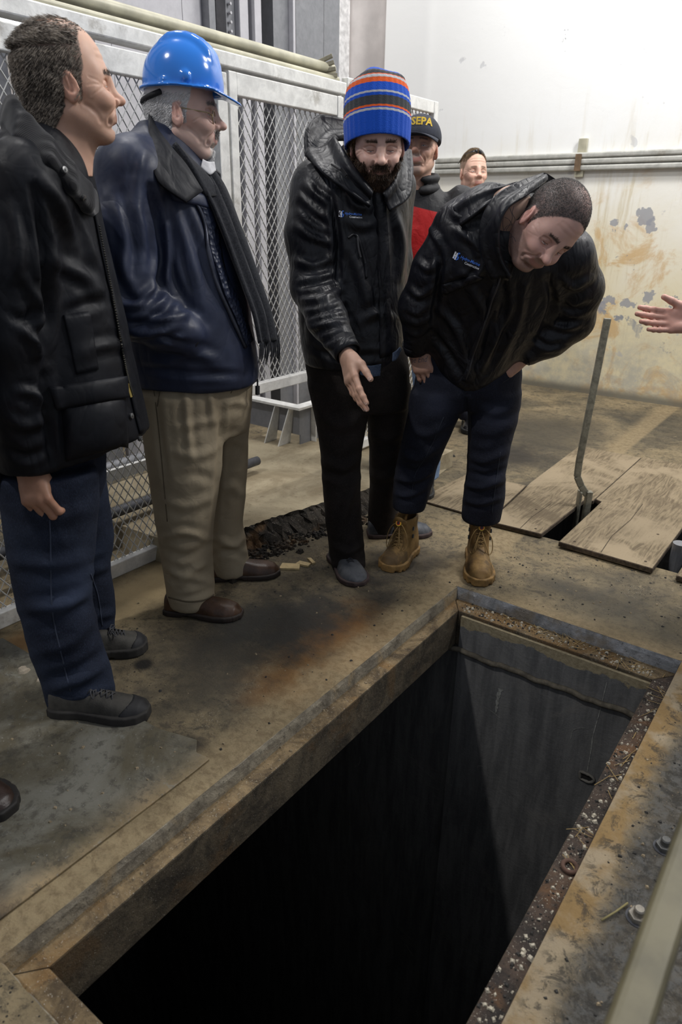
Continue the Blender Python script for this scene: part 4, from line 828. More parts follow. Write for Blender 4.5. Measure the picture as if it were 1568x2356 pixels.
# ------------------------------------------------------------------ hands
def hand(wrist, along, palm, side, curls, thumb=(.5, .4, .3), spread=.06, h=.0026, size=1.0, forearm=None, base=(.55, .33, .24), knuckle=(.58, .26, .19), flexk=.0, thumb_out=.6, fore_r=.03):
    """along: wrist to knuckles; palm: direction the palm faces; side: +1 right hand / -1 left hand; curls: 4 x 3 bend angles (index..little)"""
    y = nrm(along); p = np.array(palm, float); p = nrm(p-y*(p@y)); x = np.cross(y, p)*side   # x towards the thumb
    M = np.stack([x, y, -p], 1); W = np.array(wrist, float); T = lambda q: W+M@(np.array(q, float)*size)
    chains = []; kx = (.029, .009, -.012, -.031); ky = (.092, .096, .091, .082); seg = ((.043, .027, .022), (.047, .030, .023), (.043, .028, .023), (.034, .021, .020)); rad = (.0098, .0100, .0095, .0083)
    for i in range(4):
        q = np.array([kx[i], ky[i], 0.]); P = [q]; a = 0; sp = spread*(1.5-i)
        for k in range(3):
            a += curls[i][k]; d = np.array([math.sin(sp)*math.cos(a), math.cos(sp)*math.cos(a), -math.sin(a)]); q = q+d*seg[i][k]; P.append(q)
        chains.append((P, rad[i]))
    t0 = np.array([.022, .022, -.010]); dirs = []; az = thumb_out
    d1 = np.array([math.sin(az), math.cos(az)*.8, -.45*thumb[0]-.1]); d2 = np.array([math.sin(az-thumb[1]*.6), math.cos(az-thumb[1]*.6), -.45*thumb[1]-.1]); d3 = np.array([math.sin(az-thumb[2]), math.cos(az-thumb[2]), -.55*thumb[2]-.1])
    TP = [t0]; 
    for d, l in ((d1, .042), (d2, .034), (d3, .027)): TP.append(TP[-1]+nrm(d)*l)
    pts = np.array([T(q) for c, _ in chains for q in c]+[T(q) for q in TP]+[W]); lo = pts.min(0)-.05; hi = pts.max(0)+.05
    if forearm is not None: fa = np.array(forearm, float); e = W+(fa-W)*min(1, .16/np.linalg.norm(fa-W)); lo = np.minimum(lo, e-.05); hi = np.maximum(hi, e+.05)
    f = Field(lo, hi, h); s = size
    for i in range(4): f.cone(T((kx[i]*.55, .012, -.002)), T((kx[i], ky[i]-.004, .0)), .0155*s, .0118*s, .016*s)
    f.ell(T((.024, .042, -.011)), np.array((.017, .030, .014))*s, M, .014*s); f.ell(T((-.026, .040, -.008)), np.array((.014, .034, .013))*s, M, .014*s)   # pads
    f.cone(T((.008, .085, .004)), T((-.02, .078, .004)), .010*s, .009*s, .012*s)
    if forearm is not None: f.cone(W, e, .0265*s, fore_r*s, .02*s, False, (M[:, 2], .78))
    else: f.cone(W, T((0, -.03, 0)), .026*s, .027*s, .02*s, False, (M[:, 2], .75))
    for P, r in chains:
        Q = [T(q) for q in P]; rr = [r*1.08*s, r*s, r*.93*s, r*.80*s]
        for k in range(3): f.cone(Q[k], Q[k+1], rr[k], rr[k+1], .004*s)
        for k in (1, 2): f.ell(Q[k], [rr[k]*1.06]*3, None, .004*s)
    Q = [T(q) for q in TP]; f.cone(Q[0], Q[1], .0165*s, .0135*s, .012*s); f.cone(Q[1], Q[2], .0130*s, .0112*s, .006*s); f.cone(Q[2], Q[3], .0112*s, .0090*s, .004*s)
    V, Fs = f.mesh(1); C = np.tile(np.array(base, float), (len(V), 1))*(1+.25*(fbm(V, 90)-.5))[:, None]
    for P, r in chains:
        for k in (0, 1, 2, 3):
            d = np.linalg.norm(V-T(P[k]), axis=1); C = blend(C, .45*np.exp(-(d/(.011*s))**2), knuckle)
    nails = [(T(P[3]), T(P[2]), r*.8) for P, r in chains]+[(Q[3], Q[2], .0092)]
    return V, Fs, C, (M, T, chains, TP, nails)
def nail_parts(info, parent, size=1.):
    M, T, ch, TP, nails = info; mt = simple('nail', (.66, .47, .40), .3, 0, .06)
    for tip, prev, r in nails:
        t = nrm(tip-prev); up = nrm(M[:, 2]-t*(M[:, 2]@t)); rt = np.cross(t, up); V = []; r *= size
        for a in np.linspace(-1.1, 1.1, 7):
            for u in (-.9, -.2, .75): V.append(tip+t*u*r+(up*math.cos(a)*1.03+rt*math.sin(a)*.95)*r*(1.0 if u < .5 else .82))
        obj('nail', V, [(i*3+k, i*3+k+1, (i+1)*3+k+1, (i+1)*3+k) for i in range(6) for k in range(2)], mt, parent, True)
# ------------------------------------------------------------------ footwear
def shoe(name, toe, heel, parent, mats, kind, width=.10, lift=0.0, lname=None):
    """toe, heel: ground points; kind 'boot', 'shoe', 'hiker', 'slip'"""
    toe = np.array(toe, float); heel = np.array(heel, float); toe[2] = heel[2] = lift; L = np.linalg.norm(toe-heel); f = (toe-heel)/L; r = np.array([f[1], -f[0], 0]); u = np.array([0, 0, 1.]); M = np.stack([r, f, u], 1)
    up, sole, extra, lace = mats
    ys = np.array([0, .05, .15, .32, .50, .68, .82, .93, 1.0])*L; wv = np.array([.26, .33, .345, .32, .38, .46, .45, .34, .14])*width*1.05
    hv = {'boot': [.13, .14, .14, .13, .105, .085, .075, .062, .035], 'hiker': [.085, .09, .092, .090, .082, .068, .060, .050, .03], 'shoe': [.075, .08, .08, .078, .070, .058, .050, .042, .024], 'slip': [.07, .08, .08, .08, .074, .062, .056, .047, .026]}[kind]
    sh = .034 if kind in ('boot', 'hiker') else .022
    def body(grow, z0, z1, topcut=None, h=.0042):
        Fd = Field((-width*.75, -.035, -.01), (width*.75, L+.035, .30), h)
        def fn(X, Y, Z):
            y = Y[0, :, 0]; w_ = np.interp(y, ys, wv)[None, :, None]+grow; hh = np.interp(y, ys, hv)[None, :, None]; e = np.abs(X)/w_; g = np.maximum(Z, 0)/hh; d = ((e**2.6+g**2.6)**(1/2.6)-1)*np.minimum(w_, hh)
            d = np.maximum(d, -(Y+grow)); d = np.maximum(d, Y-L-grow); return np.maximum(d, -Z)
        def fs(X, Y, Z):
            y = Y[0, :, 0]; yy = np.clip(y, 0, L); w_ = np.interp(yy, ys, wv)[None, :, None]+grow; over = np.maximum(np.maximum(-Y, Y-L), 0); d2 = np.sqrt(np.maximum(np.abs(X)-w_, 0)**2+over**2)-np.minimum(w_-np.abs(X), 0)*0
            inside = np.abs(X)-w_; d = np.where((inside < 0) & (over <= 0), inside, d2-.004); return np.maximum(d, np.maximum(z0-Z, Z-z1))
        return Fd, fn, fs
    out = empty_like(name, parent, lname)
    F1, fn, fs = body(0, 0, 0); F1.put(fn, (-width, -.03, 0), (width, L+.03, .2), .01)
    F1.d = np.maximum(F1.d, (sh*.55-F1.ax[2])[None, None, :])
    if kind == 'boot':
        F1.loft([.05, .09, .13, .165, .20], [(0, .085), (0, .082), (0, .076), (0, .072), (0, .070)], [(0, 1)]*5, [.098, .080, .068, .066, .068], [.038, .040, .043, .046, .048], .02)
        F1.loft([.10, .14, .17, .30], [(0, .078), (0, .075), (0, .071), (0, .07)], [(0, 1)]*4, [.050, .054, .056, .056], [.028, .032, .036, .038], .004, sub=True)
        F1.ell((0, .135, .175), (.034, .010, .045), np.array([[1, 0, 0], [0, .94, -.34], [0, .34, .94]]).T, .01)
    V, Fs = F1.mesh(2); P = V@M.T+heel; obj('upper', P, Fs, up, out, True)
    F2, fn, fs = body(.0045, 0, sh); F2.put(fs, (-width, -.03, 0), (width, L+.03, sh), .002)
    if kind != 'boot': F2.put(lambda X, Y, Z: np.maximum(np.maximum(np.abs(Y-L*.36)-L*.10, np.abs(X)-.2), Z-.006), (-.1, L*.22, 0), (.1, L*.5, .008), .004, True)
    else:
        for q in np.linspace(.05, .95, 12): F2.put(lambda X, Y, Z: np.maximum(np.maximum(np.abs(Y-L*q)-.0035, Z-.009), (.025-np.abs(X))), (-.1, L*q-.01, 0), (.1, L*q+.01, .01), .002, True)
    V, Fs = F2.mesh(1); obj('sole', V@M.T+heel, Fs, sole, out, True)
    W = lambda q: heel+M@np.array(q, float)
    topz = lambda y, x=0.: np.interp(y, ys, hv)*(max(0, 1-(abs(x)/np.interp(y, ys, wv))**2.6))**(1/2.6)
    if kind in ('hiker', 'shoe') and extra is not None:      # toe rand
        F3, fn, fs = body(.0015, 0, 0); F3.put(fn, (-width, -.03, 0), (width, L+.03, .2), .01); F3.d = np.maximum(F3.d, (sh*.6-F3.ax[2])[None, None, :]); F3.d = F3.d-.0018
        Y = F3.ax[1][None, :, None]; X = F3.ax[0][:, None, None]; Z = F3.ax[2][None, None, :]
        F3.d = np.maximum(F3.d, (L*.80-.9*(.06-Z)*0+np.maximum(0, Z-.038)*.6-Y+(X**2)*-6).astype(np.float32)); V, Fs = F3.mesh(1); obj('toe_cap', V@M.T+heel, Fs, extra, out, True)
    if lace is not None:
        if kind == 'boot':
            path = lambda t: np.array([0, .205-.10*t*1.0+0, 0])      # from toe side up the tongue
            rows = [(np.interp(t, [0, .45, 1], [.172, .150, .132]), np.interp(t, [0, .45, 1], [.090, .125, .178])) for t in np.linspace(0, 1, 7)]; hw = .020
        else: rows = [(y, topz(y)+.002) for y in np.linspace(L*.66, L*.44, 5)]; hw = .018
        for k, (y, z) in enumerate(rows):
            for s in (-1, 1):
                if k+1 < len(rows): y2, z2 = rows[k+1]
                else: y2, z2 = y-.006, z+.006
                zz = lambda yy, zz_: zz_
                b = MB(); b.tube([W((s*hw, y, z-.008)), W((s*hw*.4, (y*.7+y2*.3)+.004, z*.7+z2*.3+.002)), W((-s*hw*.4, (y*.3+y2*.7)+.004, z*.3+z2*.7+.002)), W((-s*hw, y2, z2-.008))], .0021, 6); b.build('lace', lace, out, True)
        if kind == 'boot':
            y, z = rows[-1]
            for s, sx in ((1, .030), (-1, .034)):
                lp = spline([W((0, y+.008, z)), W((s*.02, y+.022, z+.004)), W((s*sx*1.3, y+.030, z-.030)), W((s*sx*1.5, y+.034, z-.080)), W((s*sx*1.1, y+.050, z-.095)), W((s*.02, y+.048, z-.050)), W((0, y+.010, z))], 28)
                b = MB(); b.tube(lp, .0021, 6); b.build('lace', lace, out, True)
                lp = spline([W((0, y+.008, z)), W((s*.012, y+.035, z-.030)), W((s*.022, y+.058, z-.085))], 10); b = MB(); b.tube(lp, .0021, 6); b.build('lace', lace, out, True)
        else:
            y, z = rows[-1]
            for s in (1, -1): b = MB(); b.tube(spline([W((0, y, z+.003)), W((s*.022, y+.006, z+.008)), W((s*.034, y+.016, z-.006)), W((s*.018, y+.014, z+.001)), W((0, y, z+.003))], 18), .0019, 6); b.build('lace', lace, out, True)
    return out, W, M
def empty_like(name, parent, label=None):
    """a part that holds sub-parts"""
    o = bpy.data.objects.new(name, None); COL.objects.link(o); o.parent = parent; ORG[o] = ORG[parent]; o.empty_display_size = .03
    if label: o['label'] = label
    return o
# ------------------------------------------------------------------ garments from side-to-side silhouettes
def sil(rows, D):
    """rows: (y, x_left, x_right, depth offset, half depth) in photo pixels / metres -> loft arguments"""
    zs, cs, ax, a, b = [], [], [], [], []
    for y, xl, xr, off, hd in rows:
        p = ph(xl, y, D+off); q = ph(xr, y, D+off); c = (p+q)/2; zs.append(c[2]); cs.append(c[:2]); v = (q-p)[:2]; ax.append(v/np.linalg.norm(v)); a.append(np.linalg.norm(v)/2); b.append(hd)
    return zs, cs, ax, a, b
def tri(pts, D): return [ph(x, y, D+o) for x, y, o in pts]
def ribbon(pts, nrms, w, thick=.0025):
    """flat band along pts with surface normals; w width"""
    P = np.asarray(pts, float); n = len(P); T = np.gradient(P, axis=0); V = []; w = np.broadcast_to(np.asarray(w, float), (n,))
    for i in range(n):
        nn = nrm(nrms[i]); t = nrm(T[i]); s = nrm(np.cross(t, nn))*w[i]/2
        V += [P[i]-s, P[i]+s, P[i]+s+nn*thick, P[i]-s+nn*thick]
    Fs = [(i*4+k, i*4+(k+1) % 4, (i+1)*4+(k+1) % 4, (i+1)*4+k) for i in range(n-1) for k in range(4)]+[(3, 2, 1, 0), tuple((n-1)*4+k for k in range(4))]
    return V, Fs
from mathutils.bvhtree import BVHTree
class Surf:
    """ray hits on a garment mesh, for trims that lie on it"""
    def __init__(s, V, Fs): s.t = BVHTree.FromPolygons([tuple(v) for v in V.tolist()], Fs.tolist())
    def hit(s, x, y, lift=.0):
        d = nrm(ray(x, y)); loc, n, i, dist = s.t.ray_cast(Vector(CAM), Vector(d))
        if loc is None:
            return None, None
        n = np.array(n); n = -n if n@d > 0 else n
        return np.array(loc)+n*lift, n
    def path(s, pts, n, lift=.001):
        P = spline(pts, n) if len(pts) > 2 else np.array([np.array(pts[0])*(1-t)+np.array(pts[1])*t for t in np.linspace(0, 1, n)]); out = []; ns = []
        for x, y in P:
            p, q = s.hit(x, y, lift)
            if p is not None: out.append(p); ns.append(q)
        return out, ns
def band(surf, name, pts, w, mat, parent, n=30, thick=.003, lift=.0):
    P, ns = surf.path(pts, n, lift)
    if len(P) < 3: return None
    ns = np.array(ns); 
    for _ in range(3): ns[1:-1] = (ns[:-2]+ns[1:-1]+ns[2:])/3
    P = np.array(P); P[1:-1] = (P[:-2]+2*P[1:-1]+P[2:])/4
    return obj(name, *ribbon(P, ns, w, thick), mat, parent, True)
def text_mesh(txt, size, shear=0., bold=0.):
    c = bpy.data.curves.new('lettering', 'FONT'); c.body = txt; c.size = size; c.shear = shear; c.resolution_u = 2; c.offset = bold
    o = bpy.data.objects.new('lettering', c); COL.objects.link(o); bpy.context.view_layer.update()
    me = bpy.data.meshes.new_from_object(o.evaluated_get(bpy.context.evaluated_depsgraph_get())); V = np.array([v.co[:] for v in me.vertices]); Fs = [list(p.vertices) for p in me.polygons]
    bpy.data.objects.remove(o); bpy.data.curves.remove(c); bpy.data.meshes.remove(me); return V, Fs
def decal(surf, name, V2, Fs, corner, ex, ey, mat, parent, lift=.0012):
    """flat print laid on a garment: V2 in print units, ex/ey photo-pixel vectors per unit"""
    V = []
    last = None
    for v in V2:
        x = corner[0]+ex[0]*v[0]+ey[0]*v[1]; y = corner[1]+ex[1]*v[0]+ey[1]*v[1]; p, n = surf.hit(x, y, lift)
        if p is None: p = last if last is not None else ph(x, y, 2.6)
        V.append(p); last = p
    return obj(name, V, Fs, mat, parent)

def patch4(surf, name, c00, c10, c11, c01, mat, parent, thick=.006, bulge=0., nu=14, nv=12, rnd=.0, lift=0.):
    """four-cornered sewn-on piece lying on a garment, corners in photo pixels"""
    c = [np.array(q, float) for q in (c00, c10, c11, c01)]; V = []; N_ = []; ok = []
    for j in range(nv+1):
        for i in range(nu+1):
            u = i/nu; v = j/nv; q = c[0]*(1-u)*(1-v)+c[1]*u*(1-v)+c[2]*u*v+c[3]*(1-u)*v; p, n = surf.hit(*q); V.append(p); N_.append(n)
    last = None
    for i in range(len(V)):
        if V[i] is None: V[i], N_[i] = (last if last is not None else next((a, b) for a, b in zip(V, N_) if a is not None))
        last = (V[i], N_[i])
    V = np.array(V); N_ = np.array(N_).reshape(nv+1, nu+1, 3)
    for _ in range(4):
        Q = N_.copy(); Q[1:-1, 1:-1] = (N_[:-2, 1:-1]+N_[2:, 1:-1]+N_[1:-1, :-2]+N_[1:-1, 2:]+N_[1:-1, 1:-1])/5; N_ = Q
    N_ = (N_/np.linalg.norm(N_, axis=2)[..., None]).reshape(-1, 3); G = V.reshape(nv+1, nu+1, 3)
    for _ in range(2):
        Q = G.copy(); Q[1:-1, 1:-1] = (G[:-2, 1:-1]+G[2:, 1:-1]+G[1:-1, :-2]+G[1:-1, 2:]+2*G[1:-1, 1:-1])/6; G = Q
    V = G.reshape(-1, 3); U, W = np.meshgrid(np.linspace(0, 1, nu+1), np.linspace(0, 1, nv+1)); b = (16*U*(1-U)*W*(1-W)).ravel()**.6; top = V+N_*(thick+bulge*b+lift)[:, None]; bot = V-N_*.006; n = len(V); w = nu+1
    Fs = [(j*w+i, j*w+i+1, (j+1)*w+i+1, (j+1)*w+i) for j in range(nv) for i in range(nu)]
    ring = [i for i in range(nu+1)]+[j*w+nu for j in range(1, nv+1)]+[nv*w+i for i in range(nu-1, -1, -1)]+[j*w for j in range(nv-1, 0, -1)]
    Fs += [(ring[k], n+ring[k], n+ring[(k+1) % len(ring)], ring[(k+1) % len(ring)]) for k in range(len(ring))]
    return obj(name, np.concatenate([top, bot]), Fs, mat, parent, True)
def hair_mask(front=.06, top=.088, burn=-.02, nape=-.065):
    ys = [-.2, -.10, -.04, -.012, -.006, .018, .020, .028, .033, .042, front, front+.014, front+.02, .2]; zs = [nape, nape, nape-.005, -.045, .026, .030, .012, burn, .02, .036, top-.022, top, .13, .2]
    return lambda x, y, z: ss(z-np.interp(y, ys, zs), -.004, .005)
def ear_origin(px, py, D, R, size=1., s=1):
    """head origin that puts the ear (s=+1 the right one) on the given photo pixel"""
    return ph(px, py, D)-R@(np.array([s*.082, .002, -.004])*size)
def inner(P, R, h=.014, extra=()):
    pts = np.array([p for c in P for p in c]); f = Field(pts.min(0)-.2, pts.max(0)+.2, h)
    for c, r in zip(P, R): f.chain(c, r, .03)
    V, Fs = f.mesh(1); return V, Fs, np.tile([.5, .33, .25], (len(V), 1))

def anchor(px, py, D, R, loc, size=1.):
    """head origin that puts a point of the head on a photo pixel at horizontal distance D"""
    return ph(px, py, D)-R@(hwarp([loc])[0]*size)
def attr(o, name, vals):
    a = o.data.attributes.new(name, 'FLOAT', 'POINT'); a.data.foreach_set('value', np.asarray(vals, np.float32))
def hair_from(hv, HW, hn, R, mask, parent, mat, name='hair', dens=1., L=.02, dirl=(0, -.75, -.7), seed=1, r=.0008, curl=.35, lift=.25, extra=.5, wave=.2, droop=0., seg=4):
    rng = np.random.RandomState(seed); m = mask(*hv.T); idx = np.where(rng.rand(len(hv)) < m*dens)[0]; k = int(round(extra*2))
    idx = np.concatenate([idx]+[idx[rng.rand(len(idx)) < .5] for _ in range(k)])
    d = np.tile(np.array(dirl, float), (len(idx), 1))+.18*rng.randn(len(idx), 3)+wave*np.sin(hv[idx]*130)
    return strands(name, HW[idx]+rng.randn(len(idx), 3)*.001, d@R.T, L, mat, parent, r, seg, droop, curl, seed, hn[idx]@R.T, lift)
def sheet(name, A, B, mat, parent, thick=.006, n=24, folds=0., nf=3, k=7):
    """curved sheet between two edge curves (world points), optionally with lengthwise folds"""
    A = spline(A, n); B = spline(B, n); V = []
    for i in range(n):
        nn = nrm(np.cross(B[i]-A[i], (A[min(i+1, n-1)]-A[max(0, i-1)]))+1e-9); nn = nn if nn@FH < 0 else -nn
        for j in range(k):
            u = j/(k-1); V.append(A[i]*(1-u)+B[i]*u+nn*folds*(math.sin(u*nf*2*math.pi+i*.08)+.4*math.sin(u*nf*3.3*math.pi+i*.15)))
    Fs = [(i*k+j, (i+1)*k+j, (i+1)*k+j+1, i*k+j+1) for i in range(n-1) for j in range(k-1)]
    o = obj(name, V, Fs, mat, parent, True); m = o.modifiers.new('solid', 'SOLIDIFY'); m.thickness = thick; m.offset = 0; return o
def snap(su, x, y, parent, r=.0075, m=None):
    q, n = su.hit(x, y, .004)
    if q is None: return
    b = MB(); b.tube([q-n*.004, q+n*.002, q+n*.003], [r, r, r*.6], 14); b.tube([q+n*.002, q+n*.0045], r*.35, 8); b.build('snap', m or simple('snap_steel', (.16, .16, .16), .35, .7), parent)
ZUP = np.array([0, 0, 1.])
M_BLK = simple('black_webbing', (.012, .012, .014), .8)
M_LBLUE = simple('logo_blue', (.06, .20, .75), .5, 0, .05); M_LWHITE = simple('logo_white', (.85, .87, .92), .5, 0, .03)
def logo(su, corner, ang, sc, parent):
    """the firm's mark and name printed on the chest, read left to right along ang"""
    ca, sa = math.cos(ang), math.sin(ang); ex = np.array([ca, sa])*sc; ey = np.array([sa, -ca])*sc
    H = MB()
    for x0, x1, y0, y1 in ((0, .22, -.1, 1.0), (.32, .54, -.2, .9), (.2, .36, .3, .5)): H.add([(x0, y0, 0), (x1, y0, 0), (x1, y1, 0), (x0, y1, 0)], [(0, 1, 2, 3)])
    def sub(V, Fs, n=1): return np.array(V), Fs
    decal(su, 'logo_mark', np.array(H.v), H.f, corner, ex, ey, M_LWHITE, parent)
    B = MB()
    for x0, x1, y0, y1 in ((.54, .68, .25, 1.05), (.68, .86, .85, 1.05), (.72, .90, -.05, .45), (.60, .74, -.2, .05), (.22, .32, -.12, .2)): B.add([(x0, y0, 0), (x1, y0, 0), (x1, y1, 0), (x0, y1, 0)], [(0, 1, 2, 3)])
    decal(su, 'logo_mark', np.array(B.v), B.f, corner, ex, ey, M_LBLUE, parent, .0014)
    V, Fs = text_mesh('Hydro-Marine', .70, .12, .008); decal(su, 'logo_text', V*[.80, 1, 1]+[1.08, .32, 0], Fs, corner, ex, ey, M_LBLUE, parent)
    V, Fs = text_mesh('Construction', .56, 0, .006); decal(su, 'logo_text', V*[.80, 1, 1]+[2.0, -.22, 0], Fs, corner, ex, ey, M_LWHITE, parent)
# ================================================================== man in the dark waxed jacket (left)
D = 1.87; ZUP = np.array([0, 0, 1.])
p = empty('person', (ph(235, 1570, D)*[1, 1, 0]), 'standing man in a black waxed jacket and blue jeans, leftmost, seen in profile', 'person')
R = frame(.93*RH+.36*FH+.07*ZUP, ZUP+.0*RH); S1 = 1.0; T = (R, ear_origin(158, 200, D-.085, R, S1))
V, Fs = head(size=1., smile=1., mouth_open=.55, neck=(0, -.055, -.19), neck_r=.066, nose=1.0, brow=1.2, jaw=1.08, age=.8)
hm1a = hair_mask(.034, .098, -.03, -.085); hm1 = lambda x, y, z: np.maximum(hm1a(x, y, z), .55*ss(z, .092, .10)*ss(.068-y, 0, .02))
C = skin_colors(V, (.66, .40, .29), red=(.66, .30, .21), lip=(.40, .18, .14), browc=(.09, .065, .05), beard=(.20, .13, .10), beard_k=.25, scalp=(.10, .085, .07), scalp_k=.75, hairline=lambda x, y, z: hm1(x, y, z)*(1-.8*ss(z, .09, .12)), smile=1, mouth_open=.55)
hv = V; hn = normals(V, Fs); HW = (hwarp(V)*S1)@R.T+T[1]
Wr = ph(66, 1078, D-.20)
hV, hF, hC, hi = hand(Wr, camvec(.32, -1, .1), FH, 1, [(.75, 1.0, .6), (.8, 1.1, .6), (.85, 1.1, .6), (.9, 1.1, .6)], thumb=(1.2, 1.3, 1.0), thumb_out=.15, forearm=ph(45, 900, D-.2), base=(.42, .23, .15), knuckle=(.45, .19, .12))
bd = inner([[ph(110, 330, D), ph(100, 700, D), ph(110, 1050, D)], [ph(110, 1060, D-.1), ph(120, 1300, D-.15), ph(190, 1590, D-.14)], [ph(120, 1060, D+.1), ph(190, 1280, D+.16), ph(210, 1470, D+.16)], [ph(70, 400, D-.15), ph(30, 760, D-.2), ph(62, 1060, D-.2)]], [[.09, .11, .11], [.06, .05, .035], [.06, .05, .035], [.05, .045, .03]])
b1 = obj('body', *cat((HW, Fs, C), (hV, hF, hC), bd)[:2], M_SKIN, p, True, col=cat((HW, Fs, C), (hV, hF, hC), bd)[2])
eye_parts((R*1., T[1]), p, S1, sc=.5); teeth(T, p, S1)
brows(hv, HW, hn, R, p, hair_mat('dark_brow', (.03, .022, .016), (.10, .075, .055)))
# hair
rng = np.random.RandomState(5); m = hm1(hv[:, 0], hv[:, 1]+.016*(fbm(hv, 90, 4)-.5), hv[:, 2]+.014*(fbm(hv, 120, 8)-.5)); dens = m*(1-.72*ss(hv[:, 2], .085, .118)*ss(hv[:, 1], -.09, -.03)); idx = np.where(rng.rand(len(hv)) < dens)[0]; idx = np.concatenate([idx, idx[rng.rand(len(idx)) < .6]])
rt = HW[idx]+rng.randn(len(idx), 3)*.0012; lz = hv[idx, 2]; dl = np.stack([.15*rng.randn(len(idx)), -.75+0*lz, np.where(lz > .07, .12, -.75)], 1)+.16*np.sin(hv[idx]*110)
strands('hair', rt, dl@R.T, np.where(lz > .08, .016, .020), hair_mat('grey_brown_hair', (.05, .038, .028), (.34, .29, .235)), p, .0008, 4, .0, .28, 3, hn[idx]@R.T, .16)
# jeans
J1 = denim('dark_blue_denim', (.011, .014, .025), (.020, .027, .047), [(tuple(ph(165, 1365, D-.24)-ORG[p]), .02, .16), (tuple(ph(220, 1290, D+.05)-ORG[p]), .02, .12)])
f = Field(ph(100, 1300, D)-[.45, .45, 1.0], ph(100, 1300, D)+[.5, .5, .75], .009)
f.loft(*sil([(1010, -30, 232, 0, .17), (1060, -25, 235, 0, .175), (1110, -10, 236, 0, .17), (1150, 15, 225, 0, .12)], D), k=.03)
f.loft(*sil([(1080, -15, 222, -.13, .095), (1150, 8, 224, -.13, .1), (1270, 22, 214, -.14, .095), (1380, 44, 206, -.15, .085), (1480, 68, 230, -.15, .082), (1560, 98, 256, -.15, .08), (1618, 114, 266, -.15, .078)], D), k=.03)
f.loft(*sil([(1080, 70, 236, .10, .09), (1150, 85, 246, .13, .09), (1240, 105, 259, .15, .085), (1300, 112, 251, .16, .08), (1400, 130, 263, .17, .078), (1440, 140, 261, .17, .076), (1486, 150, 264, .17, .074)], D), k=.03)
V, Fs = f.mesh(1); V = V+normals(V, Fs)*(.008*(ridge(V*[1, 1, .9], 8, 2)-.6))[:, None]
V = creases(V, Fs, [([(30, 1290), (120, 1300), (205, 1280)], 14, .008), ([(50, 1400), (130, 1395), (203, 1370)], 13, .012), ([(205, 1375), (150, 1430), (80, 1450)], 12, -.008), ([(215, 1420), (160, 1480), (90, 1500)], 14, .010), ([(240, 1530), (170, 1570), (110, 1590)], 12, .010), ([(110, 1560), (180, 1540), (240, 1500)], 12, -.008), ([(130, 1605), (200, 1600), (260, 1580)], 9, .008), ([(210, 1320), (250, 1300)], 10, .008), ([(225, 1420), (260, 1410)], 9, .008), ([(40, 1170), (130, 1190), (220, 1160)], 16, .006)])
jo = obj('jeans', V, Fs, J1, p, True); su = Surf(V, Fs)
M_ST = simple('seam_thread', (.032, .042, .07), .9)
for q in ([(112, 1110), (116, 1250), (120, 1400), (140, 1500), (162, 1590)], [(208, 1320), (225, 1370), (235, 1440)]): band(su, 'seam', q, .0035, M_ST, jo, 40, .0018)
# jacket
WAX = nylon('waxed_cotton', (.0055, .0063, .0095), .55, .26, .28, 20)
f = Field(ph(90, 650, D)-[.6, .6, .75], ph(90, 650, D)+[.6, .6, .85], .0085)
f.loft(*sil([(1112, -85, 352, 0, .215), (1060, -82, 347, 0, .215), (1000, -75, 336, 0, .215), (900, -66, 312, 0, .21), (800, -62, 291, 0, .205), (650, -58, 257, 0, .205), (520, -52, 228, 0, .20), (430, -40, 210, 0, .175), (380, -28, 190, 0, .14), (330, 10, 150, 0, .10)], D), k=.04, p=2.2)
for s in (-1, 1): f.cone(ph(105, 375, D+.04*s), ph(68, 425, D+.165*s), .085, .085, .06)
f.chain(tri([(60, 430, -.175), (38, 600, -.21), (28, 770, -.225), (42, 920, -.215), (62, 1062, -.20)], D), [.088, .080, .074, .068, .062], .03)
f.chain(tri([(75, 430, .17), (60, 760, .21), (120, 1000, .20)], D), [.085, .07, .06], .03)
n_ = np.cross(ph(100, 1092, D-.2)-ph(345, 1028, D-.2), FH); n_ = n_ if n_[2] < 0 else -n_
zc = f.ax; X, Y, Z = zc[0][:, None, None], zc[1][None, :, None], zc[2][None, None, :]
a0 = ph(100, 1088, D-.2); b0 = ph(345, 1030, D-.2); tt = (((X-a0[0])*RH[0]+(Y-a0[1])*RH[1])/((b0-a0)@RH)); zh = a0[2]+(b0[2]-a0[2])*np.clip(tt, -.6, 1.2)**1.0
arm = np.sqrt(((X-ph(62, 1062, D-.2)[0]))**2+((Y-ph(62, 1062, D-.2)[1]))**2) < .075
f.d = np.where(arm & (Z < zh+.03), np.maximum(f.d, ph(62, 1082, D-.2)[2]-Z), np.maximum(f.d, (zh-Z))).astype(np.float32)
V, Fs = f.mesh(1); V = V+normals(V, Fs)*(.014*(ridge(V*[1, 1, .5], 6, 1)-.62))[:, None]
V = creases(V, Fs, [([(75, 430), (100, 560), (108, 700), (98, 830)], 10, -.022), ([(98, 830), (108, 950), (118, 1060)], 10, -.018), ([(95, 410), (140, 470), (170, 560)], 14, .014), ([(60, 640), (85, 700), (95, 760)], 10, .012), ([(50, 760), (80, 790), (100, 850)], 10, .014), ([(20, 720), (60, 735), (95, 700)], 11, -.010), ([(40, 900), (75, 905), (100, 930)], 10, .014), ([(20, 960), (60, 980), (105, 960)], 11, .010), ([(15, 1030), (60, 1050), (110, 1030)], 10, -.010), ([(120, 600), (200, 640), (235, 690)], 14, .012), ([(150, 720), (200, 700), (250, 690)], 12, -.010), ([(170, 820), (220, 800), (285, 790)], 12, .009), ([(30, 480), (45, 560), (40, 640)], 14, .012), ([(160, 450), (205, 560), (235, 660)], 9, .010)])
jk = obj('jacket', V, Fs, WAX, p, True); su = Surf(V, Fs)
